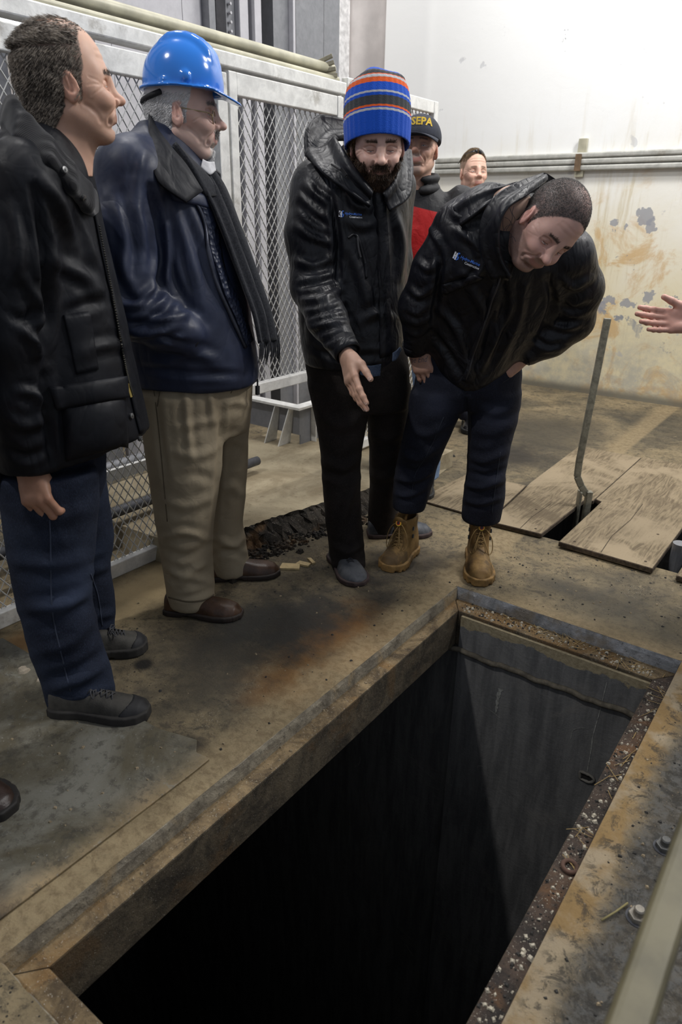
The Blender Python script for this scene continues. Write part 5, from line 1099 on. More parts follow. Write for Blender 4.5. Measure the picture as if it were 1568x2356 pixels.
patch4(su, 'pocket', (140, 930), (280, 905), (290, 1022), (150, 1060), WAX, jk, .012, .022); patch4(su, 'pocket_flap', (112, 890), (278, 866), (282, 915), (128, 940), WAX, jk, .022, .008, 16, 8)
patch4(su, 'welt_pocket', (145, 725), (205, 718), (225, 850), (175, 862), WAX, jk, .005, .004)
band(su, 'placket', [(214, 470), (240, 590), (268, 720), (292, 840), (312, 940), (335, 1030)], .032, WAX, jk, 50, .006)
MB_ = MB(); P, ns = su.path([(222, 520), (255, 690), (285, 850), (300, 910)], 90, .006)
zz = MB()
for i, (q, n) in enumerate(zip(P, ns)): zz.bar(q, q+n*.002+nrm(P[min(i+1, len(P)-1)]-P[max(0, i-1)])*.002, .006, .003)
BRS = simple('brass', (.55, .40, .12), .3, .8); zz.build('zipper', simple('zip_dark', (.03, .028, .02), .4, .6), jk)
q, n = su.hit(288, 888, .008); MB().bar(q, q-ZUP*.03+RH*.006, .006, .003).tube([q+[0, 0, .006], q, q-[0, 0, .006]], .004, 8).build('zip_pull', BRS, jk)
for x, y in ((300, 957), (320, 1008), (146, 925), (252, 912)): snap(su, x, y, jk, .0075 if x > 290 else .009)
# corduroy collar
CORD = N('corduroy'); cw = CORD.new('TexWave'); cw.inputs['Scale'].default_value = 150; CORD.link(CORD.map((.6, .6, 1.)), cw.inputs[0]); CORDM = CORD.out((.0085, .0085, .0105), .9, 0, CORD.bump(cw.outputs['Fac'], .3, .0012), .15, Sheen_Weight=.25)
f = Field(ph(110, 350, D)-[.22, .22, .2], ph(110, 350, D)+[.22, .22, .2], .006)
NK = [(30, 238, .0), (34, 250, -.06), (60, 280, -.125), (108, 330, -.15), (158, 388, -.125), (196, 432, -.06), (206, 446, -.005)]
for s in (1, -1):
    P = tri([(x, y, o*s) for x, y, o in NK], D); P2 = tri([(x+(4 if x > 60 else -14), y+42, o*s*1.35) for x, y, o in NK], D)
    for i in range(len(P)-1):
        f.cone(P[i], P[i+1], .017, .017, .012); f.cone((P[i]+P2[i])/2, (P[i+1]+P2[i+1])/2, .017, .017, .014); f.cone(P2[i], P2[i+1], .015, .015, .014)
V, Fs = f.mesh(2); co = obj('collar', V, Fs, CORDM, jk, True); su2 = Surf(V, Fs); snap(su2, 146, 392, jk)
snap(su2, 190, 455, jk)
# hiking shoes
SU = leather('grey_nubuck', (.045, .042, .036), .75); RB = simple('black_rubber', (.012, .012, .014), .7); SO = simple('dark_sole', (.022, .020, .018), .8); LC = simple('dark_lace', (.05, .05, .055), .8)
shoe('hiking_shoe', fl(342, 1650), fl(124, 1636), p, (SU, SO, RB, LC), 'hiker', .105); shoe('hiking_shoe', fl(338, 1488), fl(196, 1512), p, (SU, SO, RB, LC), 'hiker', .105)
# ================================================================== man in the blue hard hat
D = 2.42
p = empty('person', (ph(480, 1380, D)*[1, 1, 0]), 'man in a blue hard hat, navy jacket, scarf and khaki trousers, hand in pocket', 'person')
R = frame(.97*RH+.0*FH-.02*ZUP, ZUP-.02*RH); S1 = 1.05; T = (R, ear_origin(404, 262, D-.085, R, S1))
V, Fs = head(smile=1., mouth_open=.6, neck=(0, -.05, -.19), neck_r=.066, wide=1.03, jaw=1.1, nose=1.03, age=.9)
hm2 = hair_mask(.048, .09, -.035, -.075)
C = skin_colors(V, (.72, .49, .41), red=(.74, .37, .30), lip=(.44, .2, .17), browc=(.20, .17, .15), beard=(.60, .56, .52), beard_k=.8, scalp=(.75, .75, .75), scalp_k=.95, hairline=hm2, smile=1, mouth_open=.6, chin_only=True)
hv = V; hn = normals(V, Fs); HW = (hwarp(V)*S1)@R.T+T[1]
# hand half hidden in the pocket
Wr = ph(452, 790, D-.185); hV, hF, hC, hi = hand(Wr, camvec(.5, -.45, -.75), FH, 1, [(.2, .3, .2)]*4, forearm=ph(380, 745, D-.22), base=(.50, .29, .2))
bd = inner([[ph(400, 350, D), ph(420, 600, D), ph(440, 850, D)], [ph(420, 870, D-.1), ph(430, 1100, D-.14), ph(440, 1360, D-.14)], [ph(500, 880, D+.1), ph(520, 1100, D+.14), ph(525, 1290, D+.14)], [ph(300, 430, D-.15), ph(315, 700, D-.2), ph(430, 780, D-.2)]], [[.08, .12, .12], [.06, .05, .035], [.06, .05, .035], [.05, .045, .03]])
A = cat((HW, Fs, C), (hV, hF, hC), bd); obj('body', A[0], A[1], M_SKIN, p, True, col=A[2])
eye_parts((R, T[1]), p, S1, sc=.5); teeth(T, p, S1)
WH = hair_mat('white_hair', (.70, .70, .70), (.92, .92, .92)); hair_from(hv, HW, hn, R, lambda x, y, z: hm2(x, y, z)*ss(.05-z, 0, .01), p, WH, L=.013, dirl=(0, -.8, -.6), r=.0009, lift=.14, extra=1.)
hair_from(hv, HW, hn, R, lambda x, y, z: ss(.016-np.abs(x), 0, .006)*ss(z, -.133, -.125)*ss(-z, .087, .094)*ss(y, .062, .07), p, WH, 'goatee', 2.5, .012, (0, .15, -1), 4, .0007, .3, .5, 1.5)
hair_from(hv, HW, hn, R, lambda x, y, z: ss(.024-np.abs(x), 0, .004)*ss(z, -.062, -.058)*ss(-z, .040, .044)*ss(y, .08, .085), p, hair_mat('grey_moustache', (.13, .12, .11), (.5, .47, .44)), 'moustache', 2.5, .009, (0, .3, -1), 5, .0007, .3, .5, 1.5)
brows(hv, HW, hn, R, p, hair_mat('grey_brow', (.10, .09, .08), (.35, .32, .30)))
# hard hat
HB = N('hat_blue'); HBM = HB.out((.022, .20, .72), .16, 0, HB.bump(HB.noise(3, 2), .02, .01), .55, Coat_Weight=.4)
f = Field((-.16, -.20, -.05), (.16, .22, .20), .0045)
f.ell((0, .006, .028), (.108, .134, .122), k=.01)
for x0, lo_, hi_, up_ in ((0, 25, 120, .0045), (-.034, 30, 115, .002), (.034, 30, 115, .002)):
    kk = math.sqrt(1-(x0/.108)**2); P_ = [(x0, .006+(.134*kk-.010+up_)*math.cos(math.radians(a)), .028+(.122*kk-.010+up_)*math.sin(math.radians(a))) for a in np.linspace(lo_, hi_, 9)]; f.chain(P_, [.006]+[.010]*7+[.006], .02)
f.put(lambda X, Y, Z: .022-Z+0*X+0*Y, (-.2, -.2, -.05), (.2, .2, .03), .004, True) if False else None
Zc = f.ax[2][None, None, :]; Yc = f.ax[1][None, :, None]; Xc = f.ax[0][:, None, None]
rimz = .012-.05*np.clip(Yc-.02, 0, 1)+.0*Xc
f.d = np.maximum(f.d, (rimz-Zc)).astype(np.float32)
bw = 1+.0*Yc
q = np.sqrt((Xc/.120)**2+((Yc-.006-.016*np.clip((Yc+.02)/.15, 0, 1))/(.146+.030*np.clip((Yc)/.15, 0, 1)))**2); brim = np.maximum((q-1)*.12, np.abs(Zc-rimz-.002+.30*np.clip(Yc-.12, 0, 1))-.0035)
f.d = np.minimum(f.d, brim.astype(np.float32)+0*f.d)
inn = ((Xc/.100)**2+((Yc-.006)/.126)**2+((Zc-.028)/.112)**2); f.d = np.where((inn < 1) & (Zc < .1), np.maximum(f.d, .01), f.d)
for s in (-1, 1):
    for (y, z, rr) in ((.035, .034, (.010, .020, .017)), (-.028, .026, (.008, .020, .007))):
        ang = math.atan2(y/.134, 1); x = .108*math.sqrt(max(0, 1-((y-.006)/.134)**2-((z-.028)/.122)**2)); f.ell((s*(x-.002), y, z), rr, None, .004)
V, Fs = f.mesh(2); Rh = frame(.97*RH+.0*FH-.01*ZUP, ZUP); hc = T[1]+R@np.array([0, .006, .052])
hat = obj('hard_hat', (V*[1.03, .90, 1.05])@Rh.T+hc, Fs, HBM, p, True)
V, Fs = tube([hc+Rh@np.array([.094*math.cos(a), -.006-.113*math.sin(a), .010-.030*math.sin(a)]) for a in np.linspace(.35, math.pi-.35, 22)], .008, 8); obj('suspension_band', V, Fs, M_BLK, hat, True)
# glasses
GW = simple('wire_frame', (.45, .36, .20), .3, .8); GL = N('lens'); GLM = GL.out((.9, .95, 1), .05, 0, None, .5, Transmission_Weight=.0, Alpha=.16)
g = empty_like('glasses', p, 'round wire-framed spectacles')
G = lambda q: (hwarp([q])[0]*S1)@R.T+T[1]
for s in (-1, 1):
    cc = np.array([s*.033, .100, -.006]); ring = [G(cc+np.array([.022*math.cos(a), -.05*abs(.022*math.cos(a))*s*math.cos(a)*0, .019*math.sin(a)])) for a in np.linspace(0, 2*math.pi, 25)]
    b = MB(); b.tube(ring, .0016, 6, False); b.build('rim', GW, g, True); obj('lens', [G(cc)]+ring[:-1], [(0, i+1, (i+1) % 24+1) for i in range(24)], GLM, g)
    b = MB(); b.tube([G(q) for q in ((s*.055, .099, -.002), (s*.066, .090, .004), (s*.080, .02, .012), (s*.080, .0, .010), (s*.080, -.014, -.006))], .0015, 6); b.build('temple', GW, g, True)
b = MB(); b.tube([G(q) for q in ((-.011, .102, .0), (0, .106, .004), (.011, .102, .0))], .0011, 6); b.build('bridge', GW, g, True)
# trousers
KH = N('khaki'); kc = KH.mix(KH.ramp(KH.noise(5, 4), .3, .7), (.265, .216, .145), (.33, .275, .188)); KHM = KH.out(kc, .8, 0, KH.bump(KH.noise(500, 2), .1, .002, KH.bump(KH.noise(20, 3, .5, .8), .25, .012)), .25)
f = Field(ph(450, 1100, D)-[.5, .5, .75], ph(450, 1100, D)+[.5, .5, .65], .009)
f.loft(*sil([(820, 305, 585, 0, .18), (880, 308, 580, 0, .185), (940, 316, 577, 0, .18), (990, 330, 570, 0, .13)], D), k=.03)
f.loft(*sil([(900, 312, 512, -.11, .10), (1000, 330, 512, -.12, .10), (1100, 345, 507, -.13, .095), (1200, 360, 490, -.14, .09), (1270, 372, 486, -.14, .088), (1330, 380, 490, -.14, .09), (1385, 388, 492, -.14, .09)], D), k=.025)
f.loft(*sil([(900, 430, 578, .10, .10), (1000, 440, 572, .12, .10), (1100, 450, 566, .13, .095), (1200, 465, 558, .14, .088), (1260, 475, 566, .14, .085), (1312, 480, 576, .14, .088)], D), k=.025)
V, Fs = f.mesh(1); V = V+normals(V, Fs)*(.008*(ridge(V*[1.2, 1.2, .7], 7, 5)-.6))[:, None]
V = creases(V, Fs, [(a_, b_, c_*.7) for a_, b_, c_ in [([(428, 880), (430, 960), (440, 1060)], 8, .010), ([(480, 880), (486, 930), (490, 990)], 7, .010), ([(360, 900), (368, 1000), (385, 1120)], 8, -.010), ([(400, 985), (450, 975), (505, 965)], 9, .008), ([(395, 1040), (450, 1050), (505, 1030)], 10, .010), ([(400, 1100), (450, 1090), (500, 1110)], 11, -.008), ([(375, 1150), (430, 1165), (495, 1140)], 10, .010), ([(372, 1240), (420, 1225), (480, 1240)], 8, .014), ([(378, 1265), (430, 1280), (485, 1250)], 9, -.012), ([(385, 1305), (420, 1325), (480, 1290)], 8, .014), ([(400, 1350), (440, 1330), (488, 1340)], 8, .012), ([(395, 1375), (440, 1372), (488, 1355)], 6, -.008), ([(500, 1240), (535, 1255), (562, 1235)], 8, .014), ([(495, 1275), (530, 1268), (565, 1285)], 7, -.012), ([(515, 930), (545, 925), (575, 935)], 8, .010), ([(515, 1020), (540, 1010), (568, 1030)], 10, .010), ([(510, 1130), (535, 1120), (560, 1140)], 10, .010), ([(512, 900), (508, 1000), (500, 1120), (488, 1230)], 6, -.012)]])
tr = obj('trousers', V, Fs, KHM, p, True); su = Surf(V, Fs); KS = simple('khaki_seam', (.12, .095, .06), .9)
for q in ([(352, 880), (362, 960), (372, 1060), (385, 1200)], [(372, 876), (362, 935)], [(545, 880), (530, 905)]): band(su, 'seam', q, .003, KS, tr, 26, .0015)
band(su, 'cuff', [(388, 1374), (430, 1384), (470, 1380), (491, 1368)], .006, KS, tr, 20, .002)
# jacket
NV = nylon('navy_nylon', (.022, .029, .058), .48, .38, .20, 18)
f = Field(ph(420, 580, D)-[.55, .55, .62], ph(420, 580, D)+[.55, .55, .60], .0085)
f.loft(*sil([(876, 300, 592, 0, .20), (850, 296, 594, 0, .205), (800, 282, 588, 0, .215), (700, 262, 572, 0, .215), (600, 250, 548, 0, .21), (520, 246, 524, 0, .20), (450, 262, 505, 0, .185), (390, 290, 480, 0, .15), (340, 325, 450, 0, .105), (300, 345, 425, 0, .07)], D), k=.05, p=2.15)
for s in (-1, 1): f.cone(ph(350, 350, D+.04*s), ph(302, 395, D+.17*s), .07, .09, .06)
f.chain(tri([(298, 400, -.18), (278, 520, -.21), (285, 640, -.235), (318, 722, -.25)], D), [.092, .092, .088, .078], .035)
f.chain(tri([(318, 722, -.25), (380, 750, -.235), (430, 768, -.215)], D), [.078, .070, .052], .03)
f.chain(tri([(310, 400, .18), (300, 640, .22), (400, 760, .22)], D), [.09, .08, .06], .03)
V, Fs = f.mesh(1); zmin = ph(450, 868, D)[2]
V = V+normals(V, Fs)*(.012*(ridge(V*[1, 1, .6], 6, 9)-.62))[:, None]
V = creases(V, Fs, [([(345, 430), (365, 520), (372, 600), (362, 680)], 8, -.026), ([(300, 420), (320, 520), (330, 620)], 13, .016), ([(270, 470), (290, 560), (280, 640)], 13, .013), ([(240, 560), (270, 640), (300, 690)], 12, -.010), ([(255, 690), (310, 700), (362, 660)], 10, .016), ([(262, 735), (320, 745), (375, 715), (400, 690)], 9, -.014), ([(275, 690), (330, 690), (380, 660)], 9, -.010), ([(300, 770), (360, 765), (420, 745)], 9, .016), ([(330, 735), (390, 735), (440, 720)], 9, .012), ([(355, 770), (400, 785), (430, 790)], 6, -.010), ([(400, 470), (440, 600), (470, 720)], 12, .010), ([(385, 540), (400, 640), (440, 720)], 10, -.010), ([(420, 440), (470, 560), (520, 690)], 10, .008), ([(320, 845), (420, 858), (560, 862)], 8, -.009), ([(380, 830), (440, 815), (500, 830)], 12, .012), ([(330, 350), (318, 420), (330, 480)], 10, .010)])
jk = obj('jacket', V, Fs, NV, p, True); su = Surf(V, Fs)
# cuff, collar, yoke, front facing, zip
P = tri([(425, 766, -.217), (440, 778, -.21), (452, 786, -.205)], D); v_, f_ = tube(P, [.044, .042, .038], 20); obj('knit_cuff', v_, f_, simple('knit', (.010, .011, .016), .95, 0, .2, 200, .6, 300), jk, True)
LIN = nylon('collar_lining', (.012, .013, .017), .6, .35, .3, 22)
sheet('collar', tri([(345, 262, .06), (346, 266, -.06), (365, 300, -.125), (395, 340, -.15), (430, 382, -.16), (466, 440, -.17)], D), tri([(338, 318, .06), (334, 332, -.13), (344, 374, -.215), (360, 410, -.235), (378, 432, -.235), (428, 466, -.225)], D), LIN, jk, .007)
sheet('collar', tri([(345, 262, .05), (360, 290, .10), (410, 330, .115), (470, 365, .10), (505, 400, .06)], D), tri([(338, 318, .05), (345, 350, .13), (400, 380, .155), (470, 400, .14), (508, 432, .08)], D), LIN, jk, .007)
patch4(su, 'storm_flap', (382, 428), (470, 452), (478, 480), (396, 462), NV, jk, .010, .004, 12, 6)
FAC = N('quilted_facing'); vo = FAC.vor(70); FACM = FAC.out((.022, .030, .062), .5, 0, FAC.bump(vo, .8, .008), .5)
band(su, 'front_facing', [(455, 440), (482, 500), (496, 580), (520, 660), (548, 720), (572, 790)], [.050]*40, FACM, jk, 40, .006)
band(su, 'zipper', [(440, 452), (466, 505), (478, 580), (500, 660), (530, 730), (562, 800)], .010, simple('zip', (.05, .055, .075), .35, .5), jk, 60, .009)
MB().tube([ph(592, 872, D-.06), ph(592, 905, D-.06)], .003, 6).bar(ph(592, 888, D-.06), ph(592, 908, D-.06), .012, .010).build('drawcord_toggle', M_BLK, jk)
# shirt and scarf
SC = N('wool_scarf'); SCM = SC.out(SC.mix(SC.ramp(SC.noise(150, 3), .3, .7), (.011, .012, .016), (.026, .028, .034)), .95, 0, SC.bump(SC.noise(320, 3), .5, .003), .15, Sheen_Weight=.15)
sheet('shirt_collar', tri([(466, 366, -.05), (478, 372, -.045), (492, 372, .0)], D), tri([(462, 385, -.065), (482, 402, -.055), (496, 392, -.01)], D), simple('white_cotton', (.62, .62, .64), .8), p, .003, 10)
sc = empty_like('scarf', p, 'dark charcoal wool scarf with a fringe')
sheet('scarf_end', tri([(440, 400, -.10), (470, 450, -.12), (510, 540, -.13), (550, 640, -.13), (582, 720, -.125), (598, 790, -.12)], D), tri([(492, 396, .02), (520, 440, .03), (560, 540, .02), (598, 640, .01), (626, 720, .0), (640, 780, .0)], D), SCM, sc, .012, 40, .008, 2.5, 22)
sheet('scarf_loop', tri([(400, 330, -.115), (430, 372, -.13), (452, 412, -.13), (472, 452, -.125)], D), tri([(440, 372, -.07), (465, 395, -.06), (485, 420, -.05), (505, 452, -.03)], D), SCM, sc, .016, 16)
for k in range(24):
    u = k/23; a = np.array((598, 788))*(1-u)+np.array((641, 776))*u; o = -.12+.12*u; j = random.uniform(-5, 5)
    b = MB(); b.tube(spline([ph(a[0], a[1], D+o), ph(a[0]+2+j*.4, a[1]+22, D+o), ph(a[0]+j, a[1]+random.uniform(38, 58), D+o)], 6), [.0028, .0026, .0026, .0024, .002, .001], 5); b.build('fringe', SCM, sc, True)
# shoes
BR = leather('brown_leather', (.060, .030, .016), .35); BS = simple('brown_sole', (.022, .014, .010), .7)
shoe('leather_shoe', fl(556, 1418), fl(384, 1404), p, (BR, BS, None, None), 'slip', .112); shoe('leather_shoe', fl(642, 1318), fl(482, 1330), p, (BR, BS, None, None), 'slip', .112)
# ================================================================== man in the striped beanie
D = 2.75
p = empty('person', (fl(850, 1300)*[1, 1, 0]), 'bearded man in a striped beanie and black jacket, holding out one hand', 'person')
R = frame(camvec(.10, -.62, .78), camvec(.02, .78, .62)); S1 = 1.02; T = (R, anchor(878, 374, D-.24, R, (0, .126, -.027), S1))
V, Fs = head(smile=1., mouth_open=.0, neck=(0, -.05, -.19), neck_r=.062, nose=1.06, brow=1.25)
hm3 = hair_mask(.058, .088, -.02, -.075)
C = skin_colors(V, (.68, .44, .36), red=(.72, .35, .28), lip=(.40, .18, .15), browc=(.06, .038, .025), beard=(.055, .032, .020), beard_k=.95, smile=1)
hv = V; hn = normals(V, Fs); HW = (hwarp(V)*S1)@R.T+T[1]
Wr = ph(797, 818, 2.33); hV, hF, hC, hi = hand(Wr, camvec(.20, -1, .30), camvec(.86, .12, -.35), 1, [(.10, .12, .08), (.14, .14, .10), (.18, .16, .12), (.22, .2, .15)], thumb=(.35, .25, .2), spread=.012, forearm=ph(782, 785, 2.39), fore_r=.027, base=(.60, .37, .27), knuckle=(.62, .31, .21), thumb_out=.42, h=.0022, size=1.06)
bd = inner([[ph(850, 400, D), ph(820, 600, D), ph(820, 830, D)], [ph(780, 850, D-.05), ph(785, 1060, D-.06), ph(800, 1270, D-.10)], [ph(890, 850, D+.05), ph(890, 1060, D+.15), ph(880, 1210, D+.25)], [ph(725, 440, D-.05), ph(715, 660, D-.12), ph(785, 790, 2.36)]], [[.08, .1, .1], [.05, .045, .032], [.05, .045, .032], [.045, .04, .028]])
A = cat((HW, Fs, C), (hV, hF, hC), bd); obj('body', A[0], A[1], M_SKIN, p, True, col=A[2]); nail_parts(hi, p, 1.06)
eye_parts((R, T[1]), p, S1, sc=.35, z0=-.001)
BRN = hair_mat('brown_beard', (.022, .012, .007), (.11, .062, .034)); GLD = hair_mat('light_brown_hair', (.06, .035, .018), (.26, .165, .085))
jawm = lambda x, y, z: np.clip(ss(z, -.140, -.130)*ss(y, .0, .02)*np.maximum(ss(-z, .068, .080), ss(np.abs(x), .046, .054)*ss(-z, .030, .045)), 0, 1)*(1-np.exp(-((x/.022)**2+((z+.068)/.009)**2)))
hair_from(hv, HW, hn, R, jawm, p, BRN, 'beard', 1.0, .020, (0, .25, -1), 4, .0008, .5, .5, 2.0, .25)
hair_from(hv, HW, hn, R, lambda x, y, z: ss(.034-np.abs(x), 0, .004)*ss(z, -.064, -.060)*ss(-z, .041, .046)*ss(y, .078, .084), p, BRN, 'moustache', 1.2, .010, (0, .2, -1), 5, .0007, .4, .25, 1.0)
hair_from(hv, HW, hn, R, lambda x, y, z: hm3(x, y, z)*ss(.075-z, 0, .01), p, GLD, 'hair', 1., .040, (.5, -.5, -.7), 6, .0010, .7, .55, 1., .3, .05, 5)
brows(hv, HW, hn, R, p, BRN)
# beanie: ribbed, striped by height
bo = T[1]+R@np.array([0, -.004, .040]); RB_ = frame(camvec(.05, -.22, .97), camvec(-.01, .97, .22)); n_a, n_h = 132, 60; V = []; hh = []; aa = []
for i in range(n_h+1):
    t = i/n_h
    for k in range(n_a):
        a = 2*math.pi*k/n_a; prof = np.interp(t, [0, .05, .3, .55, .75, .86, .94, 1.0], [1.0, 1.015, 1.04, 1.02, .93, .82, .62, .03]); g = ss(np.array(t), .72, .98); top = 1+.10*g*math.sin(2*a+.6)+.05*g*math.sin(5*a); rib = 1+.010*math.sin(a*33)
        x = .1075*prof*top*rib*math.sin(a); y = -.116*prof*top*rib*math.cos(a); z = -.044+.232*t-.012*g*math.cos(3*a+.5)+.014*(1-t)*math.cos(a)*-1*.6-.02*g*(math.sin(a*1.5)**2)
        V.append((x, y, z)); hh.append(t); aa.append(a)
Fs = [(i*n_a+k, i*n_a+(k+1) % n_a, (i+1)*n_a+(k+1) % n_a, (i+1)*n_a+k) for i in range(n_h) for k in range(n_a)]+[list(range(n_h*n_a, (n_h+1)*n_a))]
n = N('striped_knit'); at_ = n.new('Attribute'); at_.attribute_name = 'h'; cr = n.new('ValToRGB'); cr.color_ramp.interpolation = 'CONSTANT'; n.link(at_.outputs['Fac'], cr.inputs[0])
BL, OR, GY, LG = (.012, .085, .52), (.80, .13, .03), (.055, .058, .062), (.50, .50, .52); el = cr.color_ramp.elements; st = [(0, BL), (.30, LG), (.33, BL), (.345, OR), (.372, GY), (.49, BL), (.53, LG), (.557, BL), (.67, OR), (.735, LG), (.785, OR), (.80, GY), (.885, BL)]
el[0].position = 0; el[0].color = (*BL, 1); el[1].position = st[1][0]; el[1].color = (*st[1][1], 1)
for q, c_ in st[2:]: e_ = el.new(q); e_.color = (*c_, 1)
o = obj('beanie', (np.array(V)*1.0)@RB_.T+bo, Fs, n.out(cr.outputs[0], .95, 0, n.bump(n.noise(350, 3), .6, .004), .1, Sheen_Weight=.2), p, True); attr(o, 'h', hh)
m_ = o.modifiers.new('solid', 'SOLIDIFY'); m_.thickness = .005; m_.offset = -1
# trousers
DK = denim('brown_black_denim', (.011, .0090, .0082), (.023, .0185, .0165))
f = Field(ph(830, 1060, D)-[.55, .55, .75], ph(830, 1060, D)+[.55, .6, .65], .009)
f.loft(*sil([(790, 700, 932, 0, .15), (850, 704, 940, 0, .155), (890, 712, 940, 0, .15), (940, 725, 935, 0, .11)], D), k=.03)
f.loft(*sil([(880, 708, 850, -.03, .10), (960, 724, 845, -.04, .095), (1040, 738, 830, -.05, .088), (1120, 742, 828, -.07, .085), (1200, 749, 832, -.09, .082), (1270, 758, 838, -.10, .085), (1304, 762, 840, -.11, .088)], D), k=.02)
f.loft(*sil([(880, 838, 944, .05, .10), (960, 845, 940, .08, .095), (1060, 850, 930, .14, .09), (1140, 850, 918, .20, .085), (1200, 846, 912, .25, .085), (1232, 845, 912, .26, .088)], D), k=.02)
V, Fs = f.mesh(1); V = V+normals(V, Fs)*(.007*(ridge(V*[1, 1, .8], 8, 12)-.6))[:, None]
V = creases(V, Fs, [([(745, 1060), (790, 1075), (828, 1050)], 9, .012), ([(745, 1085), (790, 1100), (826, 1080)], 8, -.010), ([(828, 1080), (800, 1160), (770, 1230)], 9, .010), ([(765, 1255), (800, 1270), (838, 1250)], 7, .010), ([(760, 1285), (800, 1292), (838, 1285)], 6, -.007), ([(850, 1000), (890, 1010), (935, 990)], 10, .010), ([(850, 1090), (880, 1100), (925, 1080)], 10, .010), ([(740, 960), (790, 980), (840, 950)], 12, .008)])
tr = obj('trousers', V, Fs, DK, p, True)
# jacket
NB = nylon('black_nylon', (.0060, .0066, .0100), .44, .40, .30, 30)
def black_jacket_mesh(f): return f
f = Field(ph(810, 580, D)-[.6, .7, .6], ph(810, 580, D)+[.6, .6, .55], .008)
f.loft(*sil([(836, 702, 916, 0, .165), (800, 694, 926, 0, .17), (720, 686, 930, 0, .17), (620, 678, 934, -.01, .165), (520, 680, 938, -.02, .16), (450, 700, 938, -.03, .15), (405, 735, 938, -.03, .13), (370, 775, 915, -.03, .10), (345, 800, 895, -.03, .08)], D), k=.05, p=2.2)
f.cone(ph(800, 385, D), ph(735, 430, D-.02), .06, .085, .06); f.cone(ph(885, 385, D), ph(905, 430, D+.03), .055, .068, .06)
f.chain(tri([(728, 432, -.02), (712, 540, -.07), (718, 660, -.14)], D), [.090, .082, .076], .035); f.chain([ph(718, 660, D-.14), ph(752, 735, D-.27), ph(788, 798, D-.38)], [.076, .066, .050], .03)
f.chain(tri([(906, 432, .03), (908, 600, .05), (895, 780, .02)], D), [.068, .06, .05], .03)
V, Fs = f.mesh(1); V = V+normals(V, Fs)*(.006*(ridge(V*[1, 1, .7], 7, 21)-.62))[:, None]
V = creases(V, Fs, [([(760, 450), (775, 540), (778, 640)], 7, -.020), ([(700, 420), (730, 450), (760, 470)], 8, .012), ([(690, 470), (720, 500), (755, 520)], 8, -.010), ([(680, 520), (715, 545), (765, 560)], 8, .012), ([(680, 600), (720, 610), (770, 590)], 9, .012), ([(690, 660), (730, 650), (775, 640)], 7, -.014), ([(690, 690), (735, 690), (785, 665)], 7, .014), ([(700, 730), (745, 715), (790, 705)], 7, -.012), ([(710, 755), (760, 745), (800, 740)], 7, .012), ([(740, 790), (775, 770), (805, 765)], 6, -.010), ([(800, 560), (830, 640), (850, 720)], 11, .010), ([(830, 740), (870, 720), (905, 735)], 10, .009), ([(880, 450), (890, 560), (882, 680)], 9, .008), ([(905, 480), (925, 560), (920, 640)], 9, .012), ([(790, 500), (830, 520), (870, 510)], 10, .007), ([(720, 800), (780, 820), (900, 815)], 8, -.008), ([(800, 440), (815, 470), (850, 480)], 8, .008)])
jk = obj('jacket', V, Fs, NB, p, True); su = Surf(V, Fs)
band(su, 'storm_placket', [(868, 430), (878, 540), (884, 660), (885, 822)], .045, NB, jk, 40, .004)
b_, ns = su.path([(822, 545), (824, 575), (828, 592)], 8, .004); bb = MB(); bb.tube(b_, .0035, 6); bb.build('zip_pull', simple('zip_tab', (.05, .05, .055), .4), jk)
band(su, 'pocket_welt', [(800, 548), (820, 542), (838, 600), (842, 640)], .008, NB, jk, 24, .004)
logo(su, (779, 497), .06, 12.2, jk)
P = [ph(786, 792, D-.375), ph(797, 808, D-.405), ph(801, 815, D-.415)]; v_, f_ = tube(P, [.0505, .047, .046], 22, False); o = obj('cuff', v_, f_, NB, jk, True); m_ = o.modifiers.new('solid', 'SOLIDIFY'); m_.thickness = .004
# hood and stand-up collar
ho = empty_like('hood', p, 'black hood bunched around the neck')
sheet('hood_shell', tri([(704, 360, -.07), (704, 300, -.03), (730, 268, .03), (790, 274, .07)], D), tri([(728, 385, -.12), (742, 350, -.06), (768, 328, .0), (802, 322, .04)], D), NB, ho, .010, 30, .006, 1.2, 14)
sheet('hood_shell', tri([(702, 352, -.08), (738, 398, -.18), (790, 436, -.215), (850, 476, -.205)], D), tri([(772, 322, -.06), (796, 360, -.16), (822, 396, -.20), (856, 436, -.20)], D), NB, ho, .012, 30, .008, 1.3, 16)
sheet('hood_shell', tri([(944, 350, .02), (946, 400, -.08), (938, 455, -.135), (896, 486, -.18)], D), tri([(924, 340, .0), (916, 375, -.10), (904, 415, -.16), (880, 446, -.19)], D), NB, ho, .010, 26, .004, 1.2, 12)
sheet('hood_lining', tri([(712, 300, .01), (720, 280, .04), (752, 272, .08), (790, 280, .10)], D), tri([(735, 345, .08), (742, 322, .12), (767, 312, .14), (797, 317, .14)], D), simple('black_fleece', (.006, .006, .008), .95, 0, .3, 90, .4, 200), ho, .008)
b = MB(); b.tube(tri([(762, 378, -.185), (790, 396, -.225), (793, 402, -.225)], D), .003, 6).bar(ph(784, 388, D-.222), ph(796, 404, D-.226), .012, .010); b.build('drawcord', M_BLK, ho)
# denim shirt hem
sheet('shirt_hem', tri([(826, 838, -.165), (850, 842, -.17), (876, 838, -.165)], D), tri([(828, 862, -.17), (850, 867, -.172), (874, 864, -.168)], D), denim('shirt_denim', (.03, .045, .08), (.10, .13, .19)), p, .004, 12, .002)
sheet('shirt_hem', tri([(903, 812, -.15), (912, 806, -.14), (920, 798, -.12)], D), tri([(902, 832, -.155), (912, 826, -.145), (922, 806, -.12)], D), denim('shirt_denim2', (.03, .045, .08), (.10, .13, .19)), p, .004, 8)
